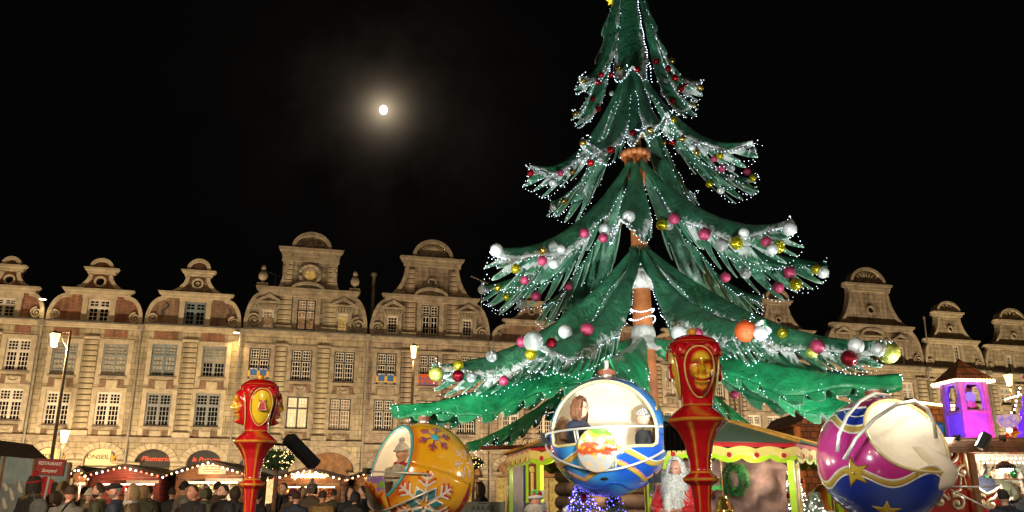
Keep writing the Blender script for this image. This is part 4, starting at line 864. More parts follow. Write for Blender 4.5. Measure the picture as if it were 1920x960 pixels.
    # fairy lights: zigzag along both lower edges, tight at the tip
    if not fabric:
        for sg in (-1, 1):
            n_ = int(Rr*0.9/0.085)
            for i in range(n_): t = 0.16+0.83*i/n_; bl.append(side(t, 1.0, sg)+Vector((0, 0, -0.02+0.035*math.sin(i*0.9)))+s_*sg*0.03)
            fl_ = ftips[sg]+[ridge(1.0)]
            if garland:
                for k in range(len(fl_)//3, len(fl_)-1):
                    A, B_ = fl_[k], fl_[k+1]; n_ = max(2, int((B_-A).length/0.085))
                    for i in range(n_): q = i/n_; bl.append(A.lerp(B_, q)+Vector((0, 0, -0.10*q*(1-q)*4*(B_-A).length*1.2+rg.gauss(0, .006))))
    for i in range(dens*2 if fabric else 0):
        t = 0.12+0.86*(i/(dens*2)); t = t**0.8
        for sg in (-1, 1):
            s = 0.9+0.12*math.sin(i*1.7)+rg.uniform(-0.12, 0.12)
            bl.append(side(min(t, 0.995), s, sg)+Vector((rg.uniform(-.02, .02)*Rr*0.4, rg.uniform(-.02, .02)*Rr*0.4, -0.015+rg.uniform(-0.02, 0.012)*Rr*0.6)))
    for i in range(7): bl.append(tip+Vector((rg.gauss(0, .05), rg.gauss(0, .05), rg.gauss(0, .04)))*1.0)
    if garland > 9:
        # a slack string slung below the fingers from the tip back towards the trunk
        for sg in ((-1, 1) if garland > 0.5 else (1,)):
            A = ridge(1.0); B = side(0.45, 1, sg)+Vector((0, 0, -flen*Rr*1.3)); n_ = 26
            for i in range(n_):
                q = i/n_; p = A.lerp(B, q); sag_ = 0.16*Rr*4*q*(1-q)*0.6; bl.append(p+Vector((rg.gauss(0, .012), rg.gauss(0, .012), -sag_+0.025*Rr*math.sin(q*PI*5)+rg.gauss(0, .012))))
    bm_ = MB()
    for p in bl: bm_.octa(p, rg.uniform(0.005, 0.009)*(1.0 if tier < 4 else 0.95))
    ls = bm_.build('fairy_lights', 'fairy_bulb', o, world=True, kind='stuff')
    TIPS.setdefault(tier, []).append(tip)
    return o
def zp(py, Y=TY): return P(1205, py, Y).z
# (px, py, front) of every bough tip; radius per tier
T1 = dict(r=1.45, z0=zp(-115), tips=[(1089, 141, 1), (1076, 210, 0), (1180, 124, 1), (1314, 152, 1), (1302, 193, 0), (1192, 232, 0)])
T2 = dict(r=2.72, z0=zp(120), tips=[(990, 313, 1), (1033, 378, 0), (1100, 258, 1), (1264, 210, 1), (1198, 246, 1), (1415, 268, 1), (1418, 330, 0), (1306, 362, 0)])
T3 = dict(r=3.95, z0=zp(300), tips=[(925, 460, 1), (905, 533, 0), (1028, 575, 0), (1175, 408, 1), (1481, 410, 1), (1547, 493, 0), (1425, 556, 0)])
T4 = dict(r=4.9, z0=zp(468), tips=[(822, 680, 1), (908, 722, 0), (1010, 640, 1), (1410, 598, 1), (1663, 639, 1), (1575, 698, 0)])
for q in T1['tips']: branch(1, cyl_hit(q[0], q[1], T1['r'], q[2]), T1['z0'], 0.40, 1.0, 0.20, 6, 1.5 if q[2] else 0.8, sag=2.3, r0=0.10, seed=q[0], dens=16, garland=0.3)
for q in T2['tips']: branch(2, cyl_hit(q[0], q[1], T2['r'] if q[0] != 1198 else 1.6, q[2]), T2['z0'], 0.145, 1.0, 0.20, 6, 1.15 if q[2] else 0.5, sag=2.2, r0=0.12, seed=q[0]+1, dens=17, garland=0.4)
for q in T3['tips']: branch(3, cyl_hit(q[0], q[1], T3['r'] if q[0] != 1175 else 2.4, q[2]), T3['z0'], 0.15, 0.95, 0.155, 8, 1.1 if q[2] else 0.35, sag=2.0, r0=0.16, seed=q[0]+2, dens=20, garland=0.4)
for q in T4['tips']: branch(4, cyl_hit(q[0], q[1], T4['r'], q[2]), T4['z0'], 0.135, 0.9, 0.10, 11, 0.85 if q[2] else 0.3, sag=1.75, r0=0.2, seed=q[0]+3, dens=26, garland=0.3)
# lowest, moving boughs of bright green fabric that carry the cabins
T5 = dict(r=5.6, z0=zp(628), tips=[(740, 766, 1), (1137, 672, 1), (1690, 712, 1), (1497, 842, 0), (866, 832, 0), (1795, 806, 0)])
for i, q in enumerate(T5['tips']):
    rr = [5.5, 5.2, 5.3, 5.0, 5.0, 6.6][i]
    tp = cyl_hit(q[0], q[1], rr, q[2])
    branch(5, tp, T5['z0']-0.1, (0.085, 0.14, 0.085, 0.045, 0.045, 0.05)[i], 1.2, 0.034, 9, 0.10, sag=1.25, r0=0.3, fabric=True, up=0.25 if i in (0, 2) else 0.1, seed=q[0]+4, dens=30, soff=0.2, ftilt=0.2)
    h = Vector((tp.x-TX, tp.y-TY, 0)).normalized(); m = MB()
    if i in (3, 4): m.tube([Vector((TX, TY, 2.6))+h*0.5, tp+Vector((0, 0, -0.12))-h*0.6], 0.05, 8); m.build('support_arm', 'brown_arm', TREE, world=True, smooth=True, auto=50)
# trunk with its collar, ring of bark tongues and snowy foot
zt = [zp(y) for y in (-140, 130, 290, 420, 560, 640)]
m = MB(); m.lathe([(0.05, zt[0]), (0.09, zt[1]), (0.15, zt[2]), (0.175, zt[3]), (0.20, zt[4]), (0.23, zt[5]), (0.30, 2.4), (0.34, 0)], 18); m.build('trunk', 'trunk_paint', TREE, smooth=True)
m = MB()
for k in range(14): a = 2*PI*k/14; m.ball((0.27*math.cos(a), 0.27*math.sin(a), zp(291)), (0.085, 0.085, 0.09), 8, 6)
m.lathe([(0.18, zp(291)-0.05), (0.30, zp(291)-0.01), (0.30, zp(291)+0.05), (0.16, zp(291)+0.09)], 20)
for k in range(6): a = 2*PI*k/6+0.3; m.tube([(0.26*math.cos(a), 0.26*math.sin(a), zp(297)), (0.2*math.cos(a), 0.2*math.sin(a), zp(330)), (0.16*math.cos(a+.3), 0.16*math.sin(a+.3), zp(360))], [0.05, 0.035, 0.01], 6)
m.build('trunk_collar', 'trunk_paint', TREE, smooth=True)
m = MB(); rg = random.Random(5)
for k in range(18):
    a = 2*PI*k/18; r = 0.21; z = zp(466); dz = 0.5+0.25*rg.random()
    m.tube([(r*math.cos(a), r*math.sin(a), z+0.02), ((r+.03)*math.cos(a), (r+.03)*math.sin(a), z-dz*0.5), (r*1.05*math.cos(a+.1), r*1.05*math.sin(a+.1), z-dz)], [0.02, 0.035, 0.006], 5)
m.build('green_fringe', 'fir_paint', TREE, smooth=True)
m = MB(); z = zp(515)
m.lathe([(0.2, z-0.35), (0.33, z-0.28), (0.31, z-0.1), (0.36, z+0.02), (0.27, z+0.10), (0.2, z+0.12)], 16)
for k in range(16):
    a = 2*PI*k/16+rg.uniform(-.1, .1); m.tube([(0.26*math.cos(a), 0.26*math.sin(a), z+rg.uniform(-.1, .1)), (0.42*math.cos(a), 0.42*math.sin(a), z-0.12), (0.52*math.cos(a+.1), 0.52*math.sin(a+.1), z-0.12-rg.uniform(.1, .3))], [0.05, 0.055, 0.012], 6)
z = zp(640); m.lathe([(0.22, z+0.32), (0.26, z+0.2), (0.28, z+0.05), (0.36, z-0.08), (0.43, z-0.16), (0.3, z-0.2)], 16)
m.build('trunk_snow', 'trunk_snow', TREE, smooth=True)
for k, (py, n_) in enumerate(((423, 26), (498, 26), (585, 34), (600, 30))):
    m = MB(); z = zp(py); r = [0.2, 0.24, 0.25, 0.27][k]
    for i in range(n_): a = 2*PI*i/n_; m.octa((r*math.cos(a), r*math.sin(a), z+0.05*math.sin(a*2+k)), 0.014)
    m.build('fairy_lights', 'fairy_bulb', TREE, kind='stuff')
# strings running down the trunk of the top tier
for k in range(5):
    m = MB(); a0 = 2*PI*k/5+0.4
    for i in range(60): q = i/60; z = lerp(zt[0]+0.2, zp(150), q); r = 0.16+0.42*q**2; m.octa((r*math.cos(a0+0.05*math.sin(i)), r*math.sin(a0+0.05*math.sin(i)), z), 0.0095)
    m.build('fairy_lights', 'fairy_bulb', TREE, kind='stuff')
# yellow star point that shows at the very top of the photograph
p = P(1146, 2, 18); m = MB(); m.M = Matrix.Translation(p)
m.prism([(0.13*(1 if i % 2 == 0 else 0.45)*math.sin(PI*i/5), 0.13*(1 if i % 2 == 0 else 0.45)*math.cos(PI*i/5)) for i in range(10)], -0.02, 0.02)
m.build('star_ornament', glow('star_yellow', (1, 0.75, 0.05), 0.9, base=(0.8, 0.6, 0.02)), TREE, world=True)
# ------------------------------------------------------------------ baubles
mat('bauble_red', (0.50,0.01,0.015), 0.12, metal=0.85, var=0.1, scale=20); mat('bauble_gold', (0.70,0.48,0.10), 0.13, metal=0.95, var=0.1, scale=20)
mat('bauble_silver', (0.62,0.66,0.66), 0.30, metal=0.35, var=0.06, scale=9, bump=0.1, bscale=40); mat('bauble_pink', (0.36,0.035,0.10), 0.38, metal=0.3, var=0.2, scale=26, bump=0.3, bscale=70)
mat('bauble_glitter', (0.55,0.60,0.60), 0.3, metal=0.8, var=0.35, scale=60, bump=0.9, bscale=110); mat('bauble_lime', (0.55,0.60,0.12), 0.25, metal=0.7, var=0.2, scale=30, bump=0.4, bscale=90)
mat('bauble_orange', (0.62,0.10,0.02), 0.4, metal=0.2, var=0.25, scale=30, bump=0.4, bscale=60); mat('bauble_darkred', (0.22,0.003,0.015), 0.2, metal=0.8, var=0.5, scale=30, bump=0.4, bscale=60)
mat('bauble_cap', (0.5,0.42,0.25), 0.3, metal=1.0, var=0.1); mat('bauble_yellow', (0.72,0.62,0.03), 0.14, metal=0.85, var=0.1, scale=20)
BN = dict(r=('bauble_red', 'shiny red'), g=('bauble_gold', 'shiny gold'), s=('bauble_silver', 'matt silver'), p=('bauble_pink', 'frosted raspberry pink'), t=('bauble_glitter', 'glittering silver'), l=('bauble_lime', 'pale lime'), o=('bauble_orange', 'orange'), d=('bauble_darkred', 'dark glittery red'), y=('bauble_yellow', 'shiny yellow'))
BB = [  # tier, px, py, r px, kind, depth
 (1,1093,151,6,'g',17.2),(1,1127,140,6,'r',17.0),(1,1146,140,6,'r',17.0),(1,1160,128,6.5,'g',16.9),(1,1122,155,6,'r',17.0),(1,1136,152,5,'t',17.2),(1,1195,130,6.5,'r',16.7),(1,1230,115,7,'r',16.9),(1,1212,113,5.5,'t',16.8),(1,1260,114,7,'g',17.1),
 (1,1253,128,6.5,'r',17.0),(1,1265,146,7,'r',17.0),(1,1249,151,5.5,'t',17.2),(1,1277,167,6.5,'r',17.0),(1,1284,160,4.5,'r',17.4),(1,1313,164,7,'g',17.0),(1,1261,189,6,'r',17.6),(1,1301,197,6.5,'g',18.0),(1,1244,176,6,'t',17.4),(1,1111,186,5.5,'r',18.3),(1,1122,204,6,'r',18.5),(1,1080,213,6.5,'g',18.6),(1,1147,175,5.5,'t',17.6),
 (2,1262,225,8,'y',15.6),(2,1219,244,8,'g',15.4),(2,1206,253,7,'g',15.5),(2,1186,249,6.5,'r',15.4),(2,1093,267,7.5,'g',16.2),(2,1145,281,7.5,'r',15.9),(2,1107,305,7.5,'r',16.6),(2,1126,300,7,'t',16.3),(2,995,324,7,'r',17.2),(2,1051,325,6.5,'p',17.0),(2,1036,343,8,'s',17.1),(2,1073,322,6.5,'g',16.9),(2,1037,389,7,'t',19.4),(2,1058,377,7,'g',19.2),
 (2,1246,267,6,'g',16.0),(2,1261,266,7,'r',16.0),(2,1280,260,7,'g',16.2),(2,1298,277,7.5,'s',16.3),(2,1306,286,6.5,'g',16.3),(2,1339,298,6.5,'p',16.8),(2,1350,292,7.5,'y',16.7),(2,1353,316,8,'p',17.2),(2,1371,316,7.5,'t',17.3),(2,1371,333,7,'t',17.3),(2,1330,345,7.5,'y',18.9),(2,1352,357,7.5,'s',19.0),(2,1412,281,7.5,'t',17.3),(2,1401,322,7.5,'p',18.7),(2,1411,334,7.5,'y',18.6),
 (3,931,468,12.5,'s',16.7),(3,1017,470,8.5,'g',16.4),(3,1037,462,11,'t',16.0),(3,1051,468,10,'s',16.1),(3,1017,489,10,'p',16.4),(3,1038,495,10,'s',16.5),(3,967,504,10,'y',18.6),(3,984,525,9.5,'p',18.9),(3,933,540,7.5,'y',18.8),(3,905,543,9.5,'t',18.9),(3,949,557,7,'y',19.2),(3,1005,556,10,'p',19.3),(3,978,570,10,'t',19.3),(3,1065,538,8.5,'p',19.6),
 (3,1095,437,10.5,'p',15.6),(3,1134,430,12.5,'s',15.0),(3,1131,446,10,'p',15.1),(3,1179,406,13,'s',14.3),(3,1241,421,12,'y',14.4),(3,1264,410,11.5,'p',14.5),(3,1254,422,10.5,'s',14.7),(3,1321,439,12.5,'p',15.1),(3,1353,460,13,'t',15.3),(3,1395,437,10.5,'s',15.8),(3,1381,456,13,'y',15.5),(3,1436,453,10.5,'p',16.2),(3,1448,468,11,'s',16.4),(3,1460,463,12.5,'y',16.3),(3,1481,429,13.5,'s',16.6),
 (3,1360,520,10,'p',16.9),(3,1398,512,11,'t',17.0),(3,1480,511,11.5,'p',18.5),(3,1459,539,11,'p',18.8),(3,1492,533,11.5,'y',18.7),(3,1531,505,10,'y',18.9),(3,1543,511,11,'s',19.1),
 (4,818,701,14.5,'l',16.5),(4,860,685,10.5,'y',16.0),(4,859,705,12,'d',16.0),(4,884,707,10.5,'t',15.9),(4,922,668,11.5,'t',15.2),(4,1000,640,20,'t',13.9),(4,979,641,11,'p',14.3),(4,996,664,12,'y',14.2),(4,1034,643,11,'d',13.8),(4,1060,622,14,'s',13.6),(4,1101,618,13,'p',13.6),(4,945,714,10,'p',19.6),
 (4,1398,621,21,'o',13.4),(4,1426,625,14,'s',13.8),(4,1272,624,15,'s',13.2),(4,1467,625,10,'y',15.0),(4,1532,650,13.5,'p',15.4),(4,1522,661,11,'l',15.7),(4,1605,648,14.5,'s',15.9),(4,1592,672,15,'d',15.7),(4,1665,660,20.5,'l',16.2),(4,1646,656,12,'s',16.8),(4,1377,740,8,'p',16.5),(4,1308,625,10,'p',13.5)]
from mathutils.bvhtree import BVHTree
_v = []; _f = []
for ch in TREE.children:
    if ch.name.startswith('branch'):
        n0 = len(_v); _v += [v.co+TREE.location for v in ch.data.vertices]; _f += [tuple(i+n0 for i in p.vertices) for p in ch.data.polygons]
TBVH = BVHTree.FromPolygons(_v, _f)
def hang_depth(px, py, Y, r):
    o = Vector((0, 0, CAMZ)); d = ray(px, py).normalized(); best = None
    for ox, oy in ((0, 0), (0.6, 0), (-0.6, 0), (0, 0.7), (0, -0.9)):
        dd = ray(px+ox*r, py+oy*r).normalized(); hit = TBVH.ray_cast(o, dd, 60)
        if hit[0] is not None: best = hit[0].y if best is None else min(best, hit[0].y)
    if best is None:
        near = TBVH.find_nearest(P(px, py-r, Y)); return near[0].y if near[0] is not None and abs(near[0].y-Y) < 2 else Y
    return best-r*best/F-0.03
ORD = ['leftmost', 'second', 'third', 'fourth', 'fifth', 'sixth', 'seventh', 'eighth', 'ninth', 'tenth', 'eleventh', 'twelfth', 'thirteenth']
TIER = {1: 'top tier', 2: 'second tier', 3: 'third tier', 4: 'big lower tier'}
bm0 = {}
for k, (mn, _) in BN.items():
    m = MB(); m.ball((0, 0, 0), 1.0, 26, 16); bm0[k] = m.mesh('ball', mn, True)
m = MB(); m.lathe([(0.2, 0.95), (0.2, 1.14), (0.06, 1.16), (0.05, 1.3)], 10); capm = m.mesh('cap', 'bauble_cap', True)
for tr_ in (1, 2, 3, 4):
    for k in BN:
        L_ = sorted([b for b in BB if b[0] == tr_ and b[4] == k], key=lambda b: b[1])
        for i, b in enumerate(L_):
            sz_ = 'big ' if b[3] > 17 else ''
            if len(L_) == 1: lb = 'the only %s%s bauble hanging on the tree\'s %s' % (sz_, BN[k][1], TIER[tr_])
            else:
                pos = 'leftmost' if i == 0 else 'rightmost' if i == len(L_)-1 else ORD[i]+' from left'
                lb = '%s%s bauble, %s of its colour on the tree\'s %s' % (sz_, BN[k][1], pos, TIER[tr_])
            Yb = hang_depth(b[1], b[2], b[5], b[3]); p = P(b[1], b[2], Yb); r = b[3]*Yb/F*1.0/math.cos(math.atan2(abs(b[1]-960), F))*0.97
            t = thing('bauble', lb, 'bauble', p, 0, 'baubles hanging on the giant tree')
            place(bm0[k], 'ball', t, (0, 0, 0), (0, 0, i*1.3), (r, r, r)); place(capm, 'cap', t, (0, 0, 0), (0, 0, 0), (r, r, r))
# ------------------------------------------------------------------ people
mat('skin', (0.62,0.36,0.25), 0.5, var=0.06, scale=12); mat('skin_ruddy', (0.62,0.29,0.20), 0.5, var=0.08, scale=12); mat('eye_dark', (0.015,0.01,0.01), 0.2)
for nm, c in dict(coat_black=(0.012,0.012,0.014), coat_navy=(0.018,0.025,0.05), coat_grey=(0.10,0.10,0.10), coat_olive=(0.06,0.06,0.03), coat_tan=(0.22,0.15,0.085), coat_mustard=(0.26,0.15,0.045), coat_brown=(0.07,0.04,0.025), coat_burgundy=(0.10,0.012,0.03), coat_cream=(0.5,0.45,0.36), coat_taupe=(0.13,0.115,0.10), coat_pattern=(0.2,0.18,0.16)).items():
    mat(nm, c, 0.75, var=0.2, scale=14, bump=0.5, bscale=9)
for nm, c in dict(hair_dark=(0.02,0.013,0.01), hair_brown=(0.045,0.022,0.012), hair_blond=(0.35,0.23,0.10), hair_grey=(0.28,0.27,0.25), hair_auburn=(0.20,0.075,0.03), hair_white=(0.62,0.60,0.54)).items():
    mat(nm, c, 0.55, var=0.3, scale=60, bump=0.8, bscale=90)
mat('trousers_dark', (0.02,0.022,0.03), 0.8); mat('shoe_black', (0.015,0.015,0.015), 0.4)
mat('knit_red', (0.42,0.015,0.02), 0.85, var=0.2, scale=40, bump=0.8, bscale=60); mat('knit_grey', (0.2,0.19,0.2), 0.85, var=0.2, scale=40, bump=0.8, bscale=60); mat('knit_cream', (0.6,0.56,0.48), 0.85, var=0.2, scale=40, bump=0.8, bscale=60)
mat('wool_black', (0.015,0.014,0.015), 0.85, var=0.2, scale=30, bump=0.5); mat('fur_tan', (0.33,0.24,0.13), 0.95, var=0.35, scale=50, bump=1.0, bscale=80); mat('felt_red', (0.50,0.012,0.012), 0.7, var=0.15, scale=9, bump=0.3, bscale=30)
mat('scarf_red', (0.4,0.02,0.02), 0.8, var=0.2, scale=30); mat('steel', (0.62,0.60,0.54), 0.3, metal=0.35, var=0.05); mat('white_plastic', (0.7,0.68,0.64), 0.5)
def head_fn(a, b, k=1.0):
    """a around (0..1, 0.5 = face forward, -y), b bottom->top"""
    th = (a-0.5)*2*PI; ph = (b-0.5)*PI; z = math.sin(ph); c = math.cos(ph); fr = math.cos(th)       # fr 1 at the front
    x = 0.078*c*math.sin(th); y = -0.098*c*math.cos(th); zz = 0.122*z
    if z < 0: x *= 1+0.22*z; y *= (1+0.06*z)              # jaw narrows
    if fr < 0 and z < -0.2: y *= 1-0.35*(-z-0.2)
    d = 0.0; u = math.sin(th); fm = sstep(0.2, 0.9, fr)
    def g(u0, z0, su, sz): return math.exp(-((u-u0)/su)**2-((z-z0)/sz)**2)
    d += 0.026*g(0, -0.16, 0.13, 0.12)+0.014*g(0, 0.05, 0.10, 0.18)          # nose
    d -= 0.013*(g(0.36, 0.08, 0.17, 0.10)+g(-0.36, 0.08, 0.17, 0.10))        # eye sockets
    d += 0.007*(g(0.34, 0.24, 0.26, 0.07)+g(-0.34, 0.24, 0.26, 0.07))        # brows
    d += 0.008*(g(0.5, -0.18, 0.22, 0.16)+g(-0.5, -0.18, 0.22, 0.16))        # cheeks
    d += 0.009*g(0, -0.42, 0.22, 0.05)+0.008*g(0, -0.53, 0.19, 0.05)-0.006*g(0, -0.475, 0.25, 0.025)   # lips
    d += 0.013*g(0, -0.80, 0.30, 0.13)                                      # chin
    d *= fm*k
    return Vector((x+0.15*d*u, y-d, zz))
def skin_mesh(name, chain, edges, root, sub=2):
    """chain: list of (x,y,z,rx,ry)"""
    me = bpy.data.meshes.new(name); me.from_pydata([c[:3] for c in chain], edges, []); o = bpy.data.objects.new(name, me); sc.collection.objects.link(o)
    o.modifiers.new('s', 'SKIN'); 
    if not me.skin_vertices: me.skin_vertices.new()
    for i, c in enumerate(chain): sv = me.skin_vertices[0].data[i]; sv.radius = (c[3], c[4] if len(c) > 4 else c[3]); sv.use_root = (i == root)
    sb = o.modifiers.new('d', 'SUBSURF'); sb.levels = sub; sb.render_levels = sub
    out = baked(o, name); bpy.data.objects.remove(o); bpy.data.meshes.remove(me)
    out.polygons.foreach_set('use_smooth', [True]*len(out.polygons)); return out
# poses: right/left arm joints (shoulder, elbow, wrist, hand direction)
POSE = dict(
 stand=dict(arms=[[(0.20,0.0,1.42),(0.27,0.03,1.14),(0.26,-0.06,0.90)], [(-0.20,0.0,1.42),(-0.27,0.03,1.14),(-0.26,-0.06,0.90)]]),
 hold=dict(arms=[[(0.20,0.0,1.42),(0.29,-0.02,1.16),(0.12,-0.27,1.16)], [(-0.20,0.0,1.42),(-0.29,-0.02,1.16),(-0.12,-0.27,1.16)]]),
 drink=dict(arms=[[(0.20,0.0,1.42),(0.30,-0.08,1.18),(0.08,-0.22,1.42)], [(-0.20,0.0,1.42),(-0.27,0.03,1.14),(-0.22,-0.12,0.92)]]),
 cross=dict(arms=[[(0.20,0.0,1.42),(0.27,-0.06,1.16),(-0.06,-0.22,1.20)], [(-0.20,0.0,1.42),(-0.27,-0.06,1.16),(0.06,-0.25,1.14)]]))
def hand_parts(ch, ed, wi, w_, d, side):
    """palm and five bent fingers added to the skin chain"""
    w_ = Vector(w_); d = Vector(d).normalized(); s = d.cross(Vector((0, -0.3, 1))).normalized(); n_ = s.cross(d)
    pm = w_+d*0.07; ch.append((*pm, 0.030, 0.018)); pi = len(ch)-1; ed.append((wi, pi))
    for k, ln in enumerate((0.070, 0.080, 0.074, 0.058)):
        b0 = pm+s*((k-1.5)*0.020)+d*0.022; b1 = b0+d*(ln*0.5)-n_*0.008; b2 = b1+d*(ln*0.4)-n_*0.028; i0 = len(ch)
        ch += [(*b0, 0.0095, 0.0095), (*b1, 0.009, 0.009), (*b2, 0.0075, 0.0075)]; ed += [(pi, i0), (i0, i0+1), (i0+1, i0+2)]
    t0 = w_+d*0.03-s*0.028*side; t1 = t0+d*0.028-s*0.022*side-n_*0.008; t2 = t1+d*0.026-n_*0.012; i0 = len(ch)
    ch += [(*t0, 0.012, 0.012), (*t1, 0.0105, 0.0105), (*t2, 0.008, 0.008)]; ed += [(wi, i0), (i0, i0+1), (i0+1, i0+2)]
PM = {}
def person_meshes(pose):
    if pose in PM: return PM[pose]
    A = POSE[pose]['arms']
    # one continuous skin: legs, trunk, neck, arms, hands
    ch = [(0,0.01,0.95,0.15,0.11),(0,0.0,1.15,0.13,0.10),(0,0.0,1.35,0.16,0.10),(0,0.0,1.47,0.07,0.06),(0,-0.005,1.555,0.052,0.055),(0,-0.01,1.61,0.05,0.055)]
    ed = [(0,1),(1,2),(2,3),(3,4),(4,5)]
    for sx in (1,-1):
        i = len(ch); ch += [(sx*0.10,0.01,0.88,0.09,0.09),(sx*0.11,-0.01,0.48,0.06,0.06),(sx*0.11,0.02,0.10,0.04,0.045),(sx*0.12,-0.11,0.04,0.04,0.03)]; ed += [(0,i),(i,i+1),(i+1,i+2),(i+2,i+3)]
    for a, sd in zip(A, (1, -1)):
        i = len(ch); ch += [(*a[0],0.055,0.055),(*a[1],0.042,0.042),(*a[2],0.027,0.022)]; ed += [(2,i),(i,i+1),(i+1,i+2)]
        dd = Vector(a[2])-Vector(a[1]); hand_parts(ch, ed, i+2, a[2], dd, sd)
    body = skin_mesh('body', ch, ed, 0, 1)
    bm_ = bmesh.new(); bm_.from_mesh(body)
    h = MB(); h.grid(lambda a, b: head_fn(a, b)+Vector((0, -0.03, 1.665)), 36, 30)
    for sx in (1, -1):
        h.grid(lambda a, b: Vector((sx*(0.076+0.014*math.sin(b*PI)), -0.022+0.020*math.cos(a*2*PI)*math.sin(b*PI)+0.008*sx*0, 1.655+0.032*math.cos(b*PI)+0.004*math.sin(a*2*PI))), 8, 6)
    hm = h.mesh('h', 'skin', True); bm_.from_mesh(hm); bmesh.ops.remove_doubles(bm_, verts=bm_.verts, dist=0.0004); bm_.to_mesh(body); bm_.free()
    body.materials.clear(); body.materials.append(MAT['skin']); body.polygons.foreach_set('use_smooth', [True]*len(body.polygons))
    # coat: trunk and sleeves
    ch = [(0,0.0,0.74,0.225,0.165),(0,0.0,0.95,0.20,0.15),(0,0.0,1.18,0.185,0.145),(0,0.0,1.38,0.20,0.145),(0,0.005,1.485,0.12,0.10),(0,0.012,1.555,0.085,0.085)]; ed = [(0,1),(1,2),(2,3),(3,4),(4,5)]
    for a in A:
        i = len(ch); s0 = Vector(a[0]); wv = Vector(a[2]); e_ = Vector(a[1])
        ch += [(*(s0+Vector((0,0.0,0.0))),0.095,0.09),(*e_,0.072,0.072),(*(wv+(e_-wv)*0.06),0.050,0.050)]; ed += [(3,i),(i,i+1),(i+1,i+2)]
    coat = skin_mesh('coat', ch, ed, 0, 2); coat.materials.append(MAT['coat_black'])
    for v in coat.vertices:
        q = noise.noise(v.co*9.0)*0.012+noise.noise(Vector((v.co.x*6, v.co.y*6, v.co.z*28)))*0.008; v.co += v.normal*q
    ch = [(0,0.01,0.93,0.165,0.13),(0.10,0.01,0.85,0.10,0.10),(0.11,-0.01,0.48,0.075,0.075),(0.11,0.02,0.12,0.06,0.06),(-0.10,0.01,0.85,0.10,0.10),(-0.11,-0.01,0.48,0.075,0.075),(-0.11,0.02,0.12,0.06,0.06)]
    tr = skin_mesh('trousers', ch, [(0,1),(1,2),(2,3),(0,4),(4,5),(5,6)], 0, 1); tr.materials.append(MAT['trousers_dark'])
    m = MB()
    for sx in (1, -1): m.ball((sx*0.115, -0.06, 0.045), (0.055, 0.14, 0.05), 12, 8)
    sh = m.mesh('shoes', 'shoe_black', True)
    PM[pose] = (body, coat, tr, sh); return PM[pose]
HM = {}
